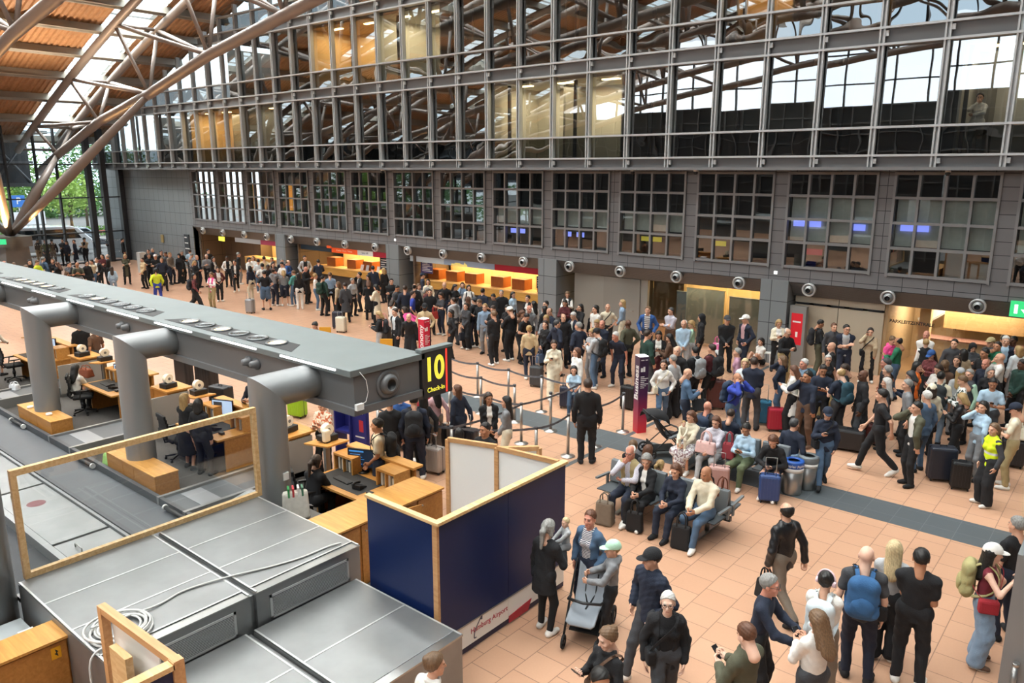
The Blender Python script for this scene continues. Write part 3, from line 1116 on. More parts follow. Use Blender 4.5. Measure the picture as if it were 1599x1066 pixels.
# end face: round nozzle, lettered sign
b = MB()
M = Matrix.Translation((G1 - 0.05, 0.0, 2.77)) @ Matrix.Rotation(R(90), 4, 'Y')
b.lathe([(0.25, 0), (0.25, 0.02), (0.2, 0.03), (0.17, 0.0), (0.165, 0.06), (0.12, 0.10), (0.09, 0.09)], n=26, mtx=M)
b.lathe([(0.09, 0.09), (0.08, 0.02), (0, 0.02)], n=26, mtx=M, mi=1)
b.build('end_nozzle', [gan, black_plastic], g)
b = MB()
b.tube([(G1 + .012, -0.62, 3.1), (G1 + .012, -0.5, 2.95), (G1 + .012, -0.47, 2.75), (G1 + .012, -0.52, 2.6), (G1 + .012, -0.68, 2.57)], 0.006)
b.box(G1 - .0, -0.74, 2.5, G1 + .06, -0.6, 2.6)
b.build('cable_box', white_plastic, g)
sg = thing('check_in_sign', 'black number 10 check-in sign with yellow figures at the gantry end', 'sign', (G1, 8.72, 2.74))
b = MB()
b.box(-0.12, 0.0, -0.4, 0.0, 0.72, 0.42)
b.build('sign_box', mat('sign_charcoal', '#2b2a2a', 0.4), sg)
b = MB()
b.box(-0.14, -0.02, 0.42, 0.02, 0.74, 0.47)
b.build('sign_cap', gan_top, sg)
yel = mat('sign_yellow', '#f2ea4d', 0.4, emit='#f7ef50', estr=0.55)
text('figures', '10', 0.58, (0.004, 0.285, 0.08), (PI / 2, 0, PI / 2), yel, sg, bold=0.016, sx=0.84)
text('lettering', 'Check-In', 0.115, (0.004, 0.32, -0.27), (PI / 2, 0, PI / 2), yel, sg, bold=0.001)
b = MB()
b.box(-0.002, 0.565, -0.38, 0.006, 0.6, 0.40)
b.build('red_bar', mat('sign_red', '#d8382f', 0.4, emit='#ff4030', estr=0.9), sg)

# floor boxes round the columns
def floor_cabinet(x0, label):
    t = thing('floor_cabinet', label, 'cabinet', (x0, 6.33, 0.012))
    for a, bb in ((0, .72), (.735, 1.2), (1.215, 2.1)):
        b = MB()
        b.box(a, -0.23, 0, bb, 0.23, 0.49)
        b.build('module', oak_dark, t)
    b = MB()
    b.box(-0.01, -0.24, 0.49, 2.11, 0.24, 0.51)
    b.build('top', oak, t)
floor_cabinet(-16.03, 'low oak box built around the middle elbow column')
floor_cabinet(-21.06, 'low oak box built around the left elbow column')
floor_cabinet(-26.1, 'low oak box at the column beyond the left edge')
def taperoll(x, y, z, label):
    b = MB()
    b.lathe([(0.07, 0), (0.07, 0.05), (0.05, 0.05), (0.05, 0), (0.07, 0)], (0, 0, 0), 16)
    o = b.build('tape_roll', white_plastic)
    o.location = (x, y, z)
    tag(o, label, 'tape roll')
taperoll(-19.55, 6.28, 0.522, 'white tape roll on the low oak box by the left column')
taperoll(-20.5, 6.2, 0.522, 'white tape roll beside the foot of the left column')

# raised metal edges and injection belts beside the carpets
belt_m = mat('belt_rubber', '#53575b', 0.55, 0, 0.06, 2.5)
edge_m = mat('edge_metal', '#8d8f8f', 0.4, 0.6)
for i, (xa, xb) in enumerate(((-13.6, -12.55), (-18.8, -17.56), (-23.9, -22.8))):
    t = thing('injection_belt', ['short baggage belt between the near and middle check-in bays', 'short baggage belt between the middle and left check-in bays', 'short baggage belt beyond the left check-in bay'][i], 'conveyor', (0, 0, 0))
    b = MB()
    b.box(xa + .08, 6.0, 0.0, xb - .08, 8.6, 0.22)
    b.build('belt', belt_m, t)
    b = MB()
    for q in (xa, xb - .08):
        b.box(q, 5.95, 0.0, q + .08, 8.6, 0.27)
    b.build('side_rail', edge_m, t)
    b = MB()
    b.box(xa + .12, 6.35, 0.222, xb - .12, 6.75, 0.226)
    b.build('guard_plate', mat('white_plate', '#8b8e92', 0.5), t)
b = MB()
for xa, xb in ((-12.5, -10.25), (-17.5, -13.65), (-22.75, -18.85), (-28, -23.95)):
    b.box(xa, 6.13, 0.0, xb, 6.2, 0.06)
struct(b.build('trim_2', edge_m))
t = thing('collector_belt', 'long grey baggage collector belt along the check-in island', 'conveyor', (0, 0, 0))
b = MB()
b.box(-40, 5.1, 0, -10.3, 5.95, 0.12)
b.build('belt', belt_m, t)
b = MB()
b.box(-40, 5.96, 0.0, -10.3, 6.04, 0.26)
b.box(-40, 5.02, 0.0, -10.3, 5.09, 0.2)
b.build('side_rail', mat('belt_side', '#4a4d50', 0.5, 0.3), t)
for q in range(6):
    xx = -12.4 - 3.9 * q
    b = MB()
    b.cyl((xx, 5.9, 0.20), (xx - 0.75, 5.9, 0.20), 0.04, None, 10)
    b.build('roller_bar', black_plastic, t)
    b = MB()
    b.cyl((xx + .04, 5.9, 0.20), (xx, 5.9, 0.20), 0.055, None, 12)
    b.cyl((xx - .75, 5.9, 0.20), (xx - .79, 5.9, 0.20), 0.055, None, 12)
    b.build('roller_end', white_plastic, t)
t = thing('metal_cover', 'sheet metal covers with lifting handle beside the collector belt', 'cover', (0, 0, 0))
xx = -10.35
for q in range(7):
    b = MB()
    b.box(xx - 2.9, 4.05, 0.0, xx - .03, 4.95, 0.14)
    c = b.build('cover_plate', galv, t, bevel=0.01)
    b = MB()
    b.tube([(xx - 2.6, 4.28, 0.14), (xx - 2.6, 4.28, 0.2), (xx - 2.35, 4.28, 0.2), (xx - 2.35, 4.28, 0.14)], 0.012)
    b.build('handle', steel, c)
    b = MB()
    b.lathe([(0.16, 0.142), (0.0, 0.143)], (xx - 2.0, 4.5, 0), 16)
    if q == 1:
        b.build('round_sticker', mat('maroon_sticker', '#6a3238', 0.5), c)
    xx -= 2.95
b = MB()
b.box(-40, 3.92, 0, -10.35, 4.02, 0.18)
b.box(-40, 4.96, 0, -10.35, 5.01, 0.18)
b.build('edge_rail', edge_m, t)

# ---- sheet steel baggage housings in front
def grille(b, x, y0, y1, z0, z1, mi=0):
    b.box(x, y0, z0, x + .012, y1, z0 + .03, mi)
    b.box(x, y0, z1 - .03, x + .012, y1, z1, mi)
    b.box(x, y0, z0, x + .012, y0 + .03, z1, mi)
    b.box(x, y1 - .03, z0, x + .012, y1, z1, mi)
    z = z0 + .04
    while z < z1 - .04:
        b.prism([(y0 + .03, z), (y1 - .03, z), (y1 - .03, z + .008), (y0 + .03, z + .008)], 'x', x, x + .010, mi)
        z += .019
house_labels = [('large sheet steel conveyor housing with grille at lower left', 2.68, 4.36), ('large sheet steel conveyor housing with grille next to the blue partition', 4.44, 6.02)]
for lab, ya, yb in house_labels:
    t = thing('conveyor_housing', lab, 'housing', (0, 0, 0), 0, 'steel conveyor housings')
    b = MB()
    b.box(-10.2, ya, 0, -7.75, yb, 1.2)
    b.build('casing', galv, t)
    for xa, xb in ((-10.2, -9.42), (-9.41, -8.62), (-8.61, -7.9)):
        b = MB()
        b.box(xa, ya + .01, 1.2, xb, yb - .01, 1.225)
        b.build('lid', galv, t, bevel=0.006)
    b = MB()
    for xs in (-9.415, -8.615, -7.9):
        b.box(xs - .012, ya + .01, 1.222, xs + .012, yb - .01, 1.229)
    for ys in (ya + .014, yb - .014):
        b.box(-10.19, ys - .012, 1.222, -7.76, ys + .012, 1.229)
    b.build('seam_batten', mat('seam_bright', '#c9cbca', .35, .6), t)
    b = MB()
    b.box(-7.89, ya, 1.2, -7.74, yb, 1.215)
    b.build('front_lip', steel, t)
    b = MB()
    grille(b, -7.75, ya + .18, yb - .2, .78, 1.1)
    gr = b.build('grille', mat('grille_bright', '#c4c6c5', .4, .3), t)
    b = MB()
    b.box(-7.749, ya + .2, .8, -7.746, yb - .22, 1.08)
    b.build('grille_backing', dark_metal, gr)
t = thing('connecting_duct', 'steel gutter strip between the two conveyor housings', 'duct')
b = MB()
b.box(-10.2, 4.362, 0, -7.8, 4.438, 1.17)
b.box(-7.74, 4.25, 0, -5.8, 4.33, .72)
b.build('gutter', galv, t)
for i, (ya, yb, xe) in enumerate(((2.8, 4.24, -5.72), (4.34, 5.9, -5.72))):
    t = thing('low_housing', ['low sheet steel housing at the bottom edge by the blue wooden frame', 'low sheet steel housing standing against the blue partition'][i], 'housing', (0, 0, 0), 0, 'steel conveyor housings')
    b = MB()
    b.box(-7.70, ya, 0, xe, yb, .76)
    b.build('casing', galv, t)
    for xa, xb in ((-7.70, -6.72), (-6.70, xe - .12)):
        b = MB()
        b.box(xa, ya + .01, .76, xb, yb - .01, .785)
        b.build('lid', galv, t, bevel=0.006)
    b = MB()
    b.box(-6.722, ya + .01, .782, -6.698, yb - .01, .789)
    for ys in (ya + .014, yb - .014):
        b.box(-7.69, ys - .012, .782, xe, ys + .012, .789)
    b.build('seam_batten', mat('seam_bright', '#c9cbca', .35, .6), t)
    b = MB()
    b.box(xe - .11, ya, .76, xe + .015, yb, .785)
    b.build('front_lip', steel, t)
b = MB()
for q in range(3):
    b.box(-10.36 - .0, 2.68 + .0, .98 - .02 * q, -10.22, 6.1, 1.0 + .0)
tag(b.build('steel_ledge', galv), 'narrow steel ledge behind the wooden glass frame', 'ledge')
# cable coil on the housing
cab = mat('grey_cable', '#c3c3bf', 0.5)
pts = []
rng = random.Random(4)
for k in range(150):
    a = k * 0.28
    rr = 0.26 + 0.05 * math.sin(k * 0.061) + 0.03 * math.sin(a * .37)
    pts.append((-8.2 + rr * math.cos(a) + .03 * math.sin(k * .09), 3.05 + rr * math.sin(a) + .03 * math.cos(k * .07), 1.24 + 0.0004 * k + .006 * math.sin(k * .3)))
end = pts[-1]
tail = [(-8.35, 3.5, 1.245), (-8.42, 3.9, 1.24), (-8.3, 4.4, 1.245), (-8.12, 4.9, 1.24), (-8.02, 5.3, 1.24), (-8.0, 5.7, 1.24), (-7.93, 5.86, 1.25)]
s0 = pts[0]
down = [(-7.95, 2.85, 1.26), (-7.97, 2.70, 1.24), (-7.97, 2.62, 1.12), (-7.93, 2.6, .8), (-7.95, 2.6, .1)]
def smooth(p, n=8):
    out = []
    P = [Vector(q) for q in p]
    for i in range(len(P) - 1):
        p0, p1, p2, p3 = P[max(i - 1, 0)], P[i], P[i + 1], P[min(i + 2, len(P) - 1)]
        for k in range(n):
            t = k / n
            out.append(0.5 * ((2 * p1) + (p2 - p0) * t + (2 * p0 - 5 * p1 + 4 * p2 - p3) * t * t + (3 * p1 - p0 - 3 * p2 + p3) * t ** 3))
    out.append(P[-1])
    return out
b = MB()
b.tube(list(reversed(smooth(down))) + [Vector(p) for p in pts] + smooth([end] + tail), 0.013, 8)
tag(b.build('cable', cab), 'pale grey cable coiled on the steel housing', 'cable')

# ---- glazed wooden frame screen
t = thing('glazed_screen', 'clear screen in a pine frame standing on the steel housings', 'screen', (-10.22, 0, 0))
for nm, args in (('frame_rail', (-.035, 2.76, 2.58, .035, 6.08, 2.66)), ('frame_rail', (-.035, 2.76, 1.228, .035, 6.08, 1.30)), ('frame_post', (-.035, 2.76, 1.30, .035, 2.83, 2.58)), ('frame_post', (-.035, 6.01, 1.30, .035, 6.08, 2.58))):
    b = MB()
    b.box(*args)
    b.build(nm, pine, t)
b = MB()
b.box(-.004, 2.83, 1.3, .004, 6.01, 2.58)
b.build('pane', glass_mat('screen_glass', 0.03, (0.93, 0.94, 0.94), 0.02, 0.4), t)
b = MB()
b.cyl((-10.35, 2.35, 0), (-10.35, 2.35, 6.0), 0.33, None, 28)
c = b.build('column', tubem, None)
struct(c)
b = MB()
b.box(-10.02, 2.2, 1.62, -9.99, 2.4, 1.76)
b.build('switch_plate', mat('cream_plate', '#cfcab2', 0.5), c)
b = MB()
b.box(-10.2, 6.46, 1.35, -10.155, 6.56, 1.47)
tag(b.build('switch_box', white_plastic), 'small white switch box on the near elbow column', 'switch')

# ---- blue partition
blue_m = mat('partition_blue', '#13244f', 0.36, 0, 0.05, 1.2, spec=0.3)
whp = mat('partition_white', '#efefe9', 0.45)
raw = wood_mat('raw_wood', '#b98a5a', '#cfa272')
t = thing('blue_partition', 'tall dark blue partition with pine edges and white kick board', 'partition', (0, 0, 0))
b = MB()
b.box(-6.24, 6.02, .43, -6.2, 7.32, 2.0)
b.box(-6.24, 7.325, .43, -6.2, 8.62, 2.0)
b.build('blue_panel', blue_m, t)
b = MB()
b.box(-7.5, 5.98, .02, -6.28, 6.02, 2.0)
b.build('blue_panel', blue_m, t)
b = MB()
b.box(-6.24, 6.02, .1, -6.2, 7.32, .415)
b.box(-6.24, 7.325, .1, -6.2, 8.62, .415)
kb_ = b.build('kick_board', whp, t)
b = MB()
b.box(-6.236, 6.02, 0.02, -6.204, 8.62, .1)
b.build('plinth', mat('plinth_navy', '#1b1b3a', 0.5), t)
b = MB()
b.box(-6.25, 6.02, .415, -6.19, 8.62, .43)
b.build('trim_strip', steel, t)
b = MB()
b.box(-6.26, 5.96, 2.0, -6.16, 8.64, 2.04)
b.box(-7.52, 5.96, 2.0, -6.26, 6.04, 2.04)
b.build('pine_cap', pine, t)
b = MB()
b.box(-6.28, 5.98, .0, -6.2, 6.02, 2.0)
b.build('corner_post', raw, t)
b = MB()
b.prism([(7.33, .03), (7.75, .03), (7.83, .18), (7.33, .13)], 'x', -6.199, -6.19)
b.build('red_flag', mat('flag_red', '#a81d34', 0.4), kb_)
red_txt = mat('logo_red', '#b03048', 0.5)
text('lettering', 'Hamburg Airport', 0.105, (-6.197, 6.93, .275), (PI / 2, 0, PI / 2), red_txt, kb_, extrude=0.001, bold=0.001)
b = MB()
b.tube(smooth([(-6.196, 6.66, .15), (-6.196, 6.62, .16), (-6.196, 6.64, .26), (-6.196, 6.72, .36), (-6.196, 6.745, .385)], 5), 0.006)
b.prism([(6.73, .38), (6.78, .42), (6.775, .36)], 'x', -6.2, -6.19)
b.build('logo_swoosh', mat('logo_grey', '#4a4d58', 0.5), kb_)
# white boards behind
t = thing('white_partition', 'white board partition with raw wood frame behind the blue one', 'partition')
def framed(t, a, bb, z0, z1):
    a = Vector(a)
    bb = Vector(bb)
    q = MB()
    q.bar(a + Vector((0, 0, (z0 + z1) / 2)), bb + Vector((0, 0, (z0 + z1) / 2)), 0.02, z1 - z0)
    q.build('white_board', whp, t)
    q = MB()
    q.bar(a + Vector((0, 0, z1)), bb + Vector((0, 0, z1)), 0.06, 0.07)
    q.build('frame_rail', raw, t)
    for p in (a, bb):
        q = MB()
        q.box(p.x - .035, p.y - .035, 0, p.x + .035, p.y + .035, z1)
        q.build('frame_post', raw, t)
framed(t, (-8.24, 8.25, 0), (-7.42, 8.5, 0), .1, 2.0)
framed(t, (-7.38, 8.46, 0), (-6.3, 8.58, 0), .1, 2.0)
framed(t, (-7.36, 8.56, 0), (-6.95, 8.95, 0), .1, 1.96)

# ---- small blue frame and cupboard at the bottom left
t = thing('blue_panel_frame', 'half finished blue panel with raw wood frame at the bottom left', 'partition', (0, 0, 0))
b = MB()
b.box(-7.52, 2.60, .1, -7.44, 2.68, 2.0)
b.build('frame_post', raw, t)
b = MB()
b.box(-6.16, 2.64, .1, -6.06, 2.74, 2.0)
b.build('frame_post', raw, t)
b = MB()
b.bar((-7.52, 2.64, 1.97), (-6.06, 2.69, 1.97), 0.08, 0.07)
b.build('frame_rail', raw, t)
b = MB()
b.box(-6.14, 1.4, .1, -6.09, 2.64, 1.93)
b.build('blue_board', blue_m, t)
b = MB()
b.box(-6.17, 1.4, 1.93, -6.06, 2.66, 1.98)
b.build('pine_cap', pine, t)
b = MB()
b.bar((-7.44, 2.70, 1.0), (-6.5, 2.72, 1.0), 0.015, 1.85)
b.build('back_board', whp, t)
b = MB()
b.box(-7.2, 2.55, .1, -7.02, 2.62, 1.72)
b.box(-7.02, 2.53, .1, -6.8, 2.60, 1.76)
b.build('loose_plank', pine, t)
t = thing('cupboard', 'light wood cupboard at the bottom left with a yellow warning sticker', 'cupboard', (0, 0, 0))
b = MB()
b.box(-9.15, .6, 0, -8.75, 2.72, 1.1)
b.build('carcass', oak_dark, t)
b = MB()
b.box(-9.17, .6, 1.1, -8.71, 2.74, 1.13)
b.build('top', oak, t)
for ya, yb in ((.62, 1.2), (1.21, 1.79), (1.8, 2.66)):
    b = MB()
    b.box(-8.75, ya, .05, -8.73, yb, 1.08)
    d = b.build('door', oak_dark, t)
    b = MB()
    b.cyl((-8.73, ya + .12, .95), (-8.71, ya + .12, .95), .013)
    b.build('lock', steel, d)
b = MB()
b.box(-8.729, 2.5, .9, -8.727, 2.6, 1.04)
s_ = b.build('warning_sticker', mat('sticker_yellow', '#e0a51c', 0.5), t)
b = MB()
b.prism([(2.54, 1.02), (2.575, .98), (2.56, .975), (2.57, .92), (2.53, .965), (2.55, .97)], 'x', -8.7275, -8.726)
b.build('bolt_mark', black_plastic, s_)
t = thing('side_table', 'grey side table with papers behind the light wood cupboard', 'table', (0, 0, 0))
b = MB()
b.box(-10.0, 1.2, .82, -9.2, 2.6, .86)
b.build('table_top', mat('table_grey', '#a9b0b2', 0.5), t)
for px, py in ((-9.95, 1.25), (-9.25, 1.25), (-9.95, 2.55), (-9.25, 2.55)):
    b = MB()
    b.box(px - .025, py - .025, 0, px + .025, py + .025, .82)
    b.build('leg', steel, t)
for i, (px, py, w, d, a) in enumerate(((-9.62, 1.9, .7, .3, .3), (-9.45, 2.15, .5, .22, .25))):
    b = MB()
    b.obox(Matrix.Translation((px, py, .866 + .01 * i)) @ Matrix.Rotation(a, 4, 'Z'), d, w, .008)
    tag(b.build('paper_sheet', white_plastic), ['wide white paper sheet lying at the back of the grey side table', 'narrow white paper sheet lying in front on the grey side table'][i], 'paper')
b = MB()
b.box(-9.5, 2.4, .861, -9.28, 2.58, .95)
b.box(-9.49, 2.41, .95, -9.29, 2.57, .97)
tag(b.build('white_box', white_plastic), 'small white box on the side table against the steel housing', 'box')

# ---- credenza beside the near desk
t = thing('credenza', 'long low oak sideboard between the steel housing and the check-in desk', 'cupboard', (0, 0, 0))
b = MB()
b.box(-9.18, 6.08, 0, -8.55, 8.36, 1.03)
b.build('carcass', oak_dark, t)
b = MB()
b.box(-9.22, 6.05, 1.03, -8.5, 8.4, 1.06)
b.build('top', oak, t)
for q, ya in enumerate((6.1, 6.68, 7.26, 7.84)):
    b = MB()
    if q == 2:
        b.obox(Matrix.Translation((-8.53, 7.26, .53)) @ Matrix.Rotation(R(-14), 4, 'Z') @ Matrix.Translation((0, .27, 0)), .02, .54, .94)
    else:
        b.box(-8.55, ya, .06, -8.53, ya + .54, 1.0)
    d = b.build('door', oak_dark, t)
    b = MB()
    b.cyl((-8.53, ya + .08, .9), (-8.51, ya + .08, .9), .012)
    b.build('lock', steel, d)

# ---- check-in desks
desk_mat_m = mat('desk_mat', '#26282a', 0.7)
def desk(cx, label, main=True):
    t = thing('check_in_desk', label, 'desk', (cx, 8.2, 0.012), 0, 'check-in desks')
    b = MB()
    b.box(-.75, -.62, .70, 1.0, .42, .74)
    b.build('worktop', oak, t)
    for xa in (-.72, .94):
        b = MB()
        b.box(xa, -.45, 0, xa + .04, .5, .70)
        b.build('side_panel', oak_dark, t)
    b = MB()
    b.box(-.75, .42, 0, 1.0, .46, 1.06)
    b.build('front_panel', oak_dark, t)
    b = MB()
    b.box(-.8, .34, 1.06, 1.05, .58, 1.10)
    b.build('counter_ledge', oak, t)
    b = MB()
    b.box(-.68, -.5, .741, .55, .1, .745)
    b.build('desk_mat', desk_mat_m, t)
    for xa, xb in ((-.75, -.2), (.45, .95)):
        b = MB()
        b.box(xa, -.0, 1.02, xb, .36, 1.06)
        b.box(xa, -.0, .74, xa + .03, .36, 1.02)
        b.box(xb - .03, -.0, .74, xb, .36, 1.02)
        b.box((xa + xb) / 2 - .01, .0, .74, (xa + xb) / 2 + .01, .36, 1.02)
        p = b.build('pigeonhole', oak, t)
        b = MB()
        for k in range(4):
            xx = xa + .06 + .1 * k
            b.box(xx, .06, .745, xx + .05, .3, .97 - .03 * (k % 2))
        b.build('folder_stack', mat('folder_white', '#d8d4c8', 0.7), p)
    b = MB()
    b.obox(Matrix.Translation((-1.15, .15, 1.12)) @ Matrix.Rotation(R(-8), 4, 'Y'), .75, .5, .03)
    b.build('sloped_shelf', oak, t)
    b = MB()
    b.box(-1.2, .1, 0, -1.12, .2, 1.08)
    b.build('shelf_support', steel, t)
    return t
def monitor(x, y, z, rz, label, on=True):
    t = thing('monitor', label, 'monitor', (x, y, z), rz, 'check-in monitors')
    b = MB()
    b.box(-.27, -.02, .1, .27, .02, .45)
    b.build('housing', black_plastic, t)
    b = MB()
    b.box(-.25, -.022, .12, .25, -.02, .43)
    s = b.build('screen', mat('screen_blue_white', '#a8bed6', 0.3, emit='#9fb8d8', estr=0.9) if on else mat('screen_dark', '#15202e', 0.25, emit='#1c2a3c', estr=0.6), t)
    b = MB()
    if on:
        b.box(-.22, -.0235, .28, .0, -.022, .40)
        b.build('window_box', mat('screen_panel_dark', '#39485a', 0.4), s)
    else:
        b.box(-.24, -.0235, .39, .05, -.022, .42)
        for k in range(5):
            b.box(-.22, -.0235, .34 - .045 * k, -.22 + .2 + .04 * (k % 3), -.022, .35 - .045 * k)
        b.build('interface_line', mat('screen_blue', '#2f6fae', 0.4, emit='#3b82c8', estr=0.8), s)
    b = MB()
    b.cyl((0, .02, .02), (0, .02, .25), .025)
    b.lathe([(0, 0), (.12, 0), (.12, .012), (.02, .025)], (0, .02, 0), 16)
    b.build('stand', black_plastic, t)
def keyboard(x, y, z, rz, label):
    b = MB()
    b.box(-.22, -.075, 0, .22, .075, .018)
    o = b.build('keyboard', black_plastic)
    b = MB()
    for r_ in range(4):
        for c_ in range(13):
            b.box(-.205 + .0315 * c_, -.06 + .03 * r_, .018, -.18 + .0315 * c_, -.035 + .03 * r_, .024)
    b.build('key_block', mat('key_grey', '#3a3c3e', 0.6), o)
    o.location = (x, y, z)
    o.rotation_euler = (0, 0, rz)
    tag(o, label, 'keyboard', 'check-in keyboards')
def desk_phone(x, y, z, rz, label):
    t = thing('desk_phone', label, 'telephone', (x, y, z), rz)
    b = MB()
    b.prism([(-.09, 0), (.09, 0), (.09, .03), (-.09, .08)], 'x', -.09, .09)
    b.build('base', black_plastic, t)
    b = MB()
    b.tube([(-.07, -.1, .07), (-.07, -.04, .095), (-.07, .05, .08), (-.07, .09, .06)], .022)
    b.build('handset', black_plastic, t)
def label_printer(x, y, z, rz, label):
    t = thing('label_printer', label, 'printer', (x, y, z), rz, 'bag tag printers')
    b = MB()
    b.box(-.13, -.16, 0, .13, .16, .12)
    b.build('housing', black_plastic, t, bevel=.015)
    b = MB()
    b.cyl((-.06, 0, .22), (.06, 0, .22), .11, None, 20)
    b.cyl((-.065, 0, .22), (.065, 0, .22), .035, None, 14, 1)
    b.build('paper_reel', [mat('paper_cream', '#e6dfcd', 0.8), mat('reel_core', '#6b6a66', 0.7)], t)
def office_chair(x, y, rz, label):
    t = thing('office_chair', label, 'chair', (x, y, .012), rz, 'black office chairs')
    fab = mat('chair_fabric', '#17181a', 0.85)
    b = MB()
    b.box(-.24, -.22, .43, .24, .24, .51)
    b.build('seat', fab, t, bevel=.03)
    b = MB()
    for k in range(6):
        z0 = .56 + .085 * k
        y0 = -.25 - .02 * abs(k - 2.5)
        b.box(-.22, y0 - .03, z0, .22, y0 + .02, z0 + .087)
    b.build('backrest', fab, t, bevel=.01)
    b = MB()
    b.cyl((0, 0, .1), (0, 0, .43), .03)
    b.cyl((0, 0, .2), (0, 0, .3), .045)
    b.build('gas_lift', black_plastic, t)
    b = MB()
    b.tube([(0, -.1, .43), (0, -.27, .44), (0, -.3, .6)], .022)
    b.build('back_bar', black_plastic, t)
    for k in range(5):
        a = 2 * PI * k / 5 + .3
        b = MB()
        b.bar((0, 0, .11), (.28 * math.cos(a), .28 * math.sin(a), .075), .05, .035)
        l = b.build('base_arm', black_plastic, t)
        b = MB()
        cx_, cy_ = .28 * math.cos(a), .28 * math.sin(a)
        b.cyl((cx_ - .02, cy_, .028), (cx_ + .02, cy_, .028), .028, None, 12)
        b.build('caster', black_plastic, l)
    for s in (-1, 1):
        b = MB()
        b.tube([(s * .22, -.05, .45), (s * .29, -.05, .5), (s * .29, -.02, .66)], .016)
        b.box(s * .29 - .03, -.14, .66, s * .29 + .03, .12, .69)
        b.build('armrest', black_plastic, t)
where = ['nearest the blue partition', 'behind the middle elbow column', 'behind the left elbow column', 'at the left edge of the island']
for i, cx in enumerate((-10.45, -15.25, -20.2, -25.2)):
    desk(cx, 'oak check-in desk with raised ledge ' + where[i])
    z = .756
    monitor(cx - .2, 8.42, z, R(24), ('dark screen' if i == 0 else 'lit') + ' check-in monitor on the desk ' + where[i], i != 0)
    keyboard(cx - .15, 7.95, z + .002, R(-4), 'black keyboard on the check-in desk ' + where[i])
    desk_phone(cx + .33, 7.92, z + .002, R(10), 'black telephone on the check-in desk ' + where[i])
    label_printer(cx - 1.15, 8.38, 1.165, 0, 'bag tag printer with reel on the sloped shelf ' + where[i])
    office_chair(cx - .55, 7.5, R(-25 + 20 * (i % 2)), 'black office chair at the desk ' + where[i])
    b = MB()
    b.box(-.06, -.04, 0, .06, .04, .05)
    o = tag(b.build('card_reader', black_plastic), 'small card reader on the desk ' + where[i], 'card reader')
    o.location = (cx + .7, 7.85, z)
where2 = ['in front of the floral shirt passenger', 'right of the left elbow column', 'near the left gantry end']
for i, cx in enumerate((-12.95, -17.9, -22.9)):
    t = thing('bag_drop_desk', 'narrow bag drop desk with grey scale panel ' + where2[i], 'desk', (cx, 8.2, 0.012), 0, 'bag drop desks')
    b = MB()
    b.box(-.35, .0, .0, .35, .5, 1.0)
    b.build('carcass', oak_dark, t)
    b = MB()
    b.box(-.4, -.05, 1.0, .4, .6, 1.04)
    b.build('top', oak, t)
    b = MB()
    b.box(.36, -.6, .15, .4, .5, .95)
    b.build('scale_panel', mat('scale_panel_grey', '#9a9b98', 0.45, 0.4), t)
    b = MB()
    b.box(-.3, -.4, .68, .35, .0, .72)
    b.build('worktop', oak, t)
    label_printer(cx + .05, 8.38, 1.055, R(10), 'bag tag printer on the bag drop desk ' + where2[i])
b = MB()
b.obox(Matrix.Translation((0, 0, .15)), .11, .14, .24)
o = b.build('barcode_scanner', mat('cream_plastic', '#ded7c4', 0.5), bevel=.03)
b = MB()
b.box(-.055, -.03, .0, .055, .05, .04)
b.build('scanner_base', black_plastic, o)
o.location = (-11.5, 8.28, 1.155)
tag(o, 'cream barcode scanner on the sloped shelf of the near desk', 'scanner')
# tote bag with folders, grey suitcase behind the near chair are added with the luggage
# ================================================================== HALL FURNITURE
# service counters in the niches
cw = wood_mat('counter_wood', '#b98a3e', '#caa052', 0.5)
ow_ = wood_mat('orange_wood', '#93511a', '#a85f20', 0.5, (14, 14, 1.5))
def counter(xa, xb, label, boxes, n):
    t = thing('service_counter', label, 'counter', (0, 0, 0), 0, 'lit service counters')
    b = MB()
    b.box(xa, 25.0, .72, xb, 25.1, 1.08)
    b.build('front_panel', cw, t)
    b = MB()
    b.box(xa, 25.12, 0, xb, 25.2, .72)
    b.build('dark_base', mat('counter_base', '#3d3a37', 0.7), t)
    b = MB()
    b.box(xa, 24.97, 1.08, xb, 25.75, 1.12)
    b.build('counter_top', mat('counter_top_pale', '#e0b878', 0.4), t)
    for k, x in enumerate(boxes):
        o = MB()
        o.box(x - .36, 25.35, 1.122, x + .36, 25.9, 1.58)
        tag(o.build('counter_cabinet', ow_, None, bevel=.012), '%s orange wooden cabinet from the left on the %s' % (ORD[k], n), 'cabinet', 'wooden cabinets on the lit counters')
counter(-41.8, -37.3, 'lit service counter in the leftmost niche beside the brown panels', [-38.2], 'leftmost counter')
counter(-34.9, -28.15, 'lit service counter below the orange fascia sign', [-33.9, -32.2, -30.9, -29.4], 'counter below the orange sign')
counter(-26.5, -18.9, 'long lit service counter below the crimson fascia sign', [-26.1, -24.9, -23.7, -22.1, -20.9, -19.5], 'counter below the crimson sign')
for k in range(7):
    b = MB()
    b.obox(Matrix.Translation((-31.2 + .42 * k, 25.25, 1.27)) @ Matrix.Rotation(R(-18), 4, 'X'), .22, .012, .3)
    o = tag(b.build('brochure', mat('brochure_%d' % (k % 3), ['#e8e6e0', '#b9c4d2', '#d06a5a'][k % 3], 0.5)), '%s brochure from the left standing on the counter below the orange sign' % ORD[k], 'brochure', 'brochures on the counter')
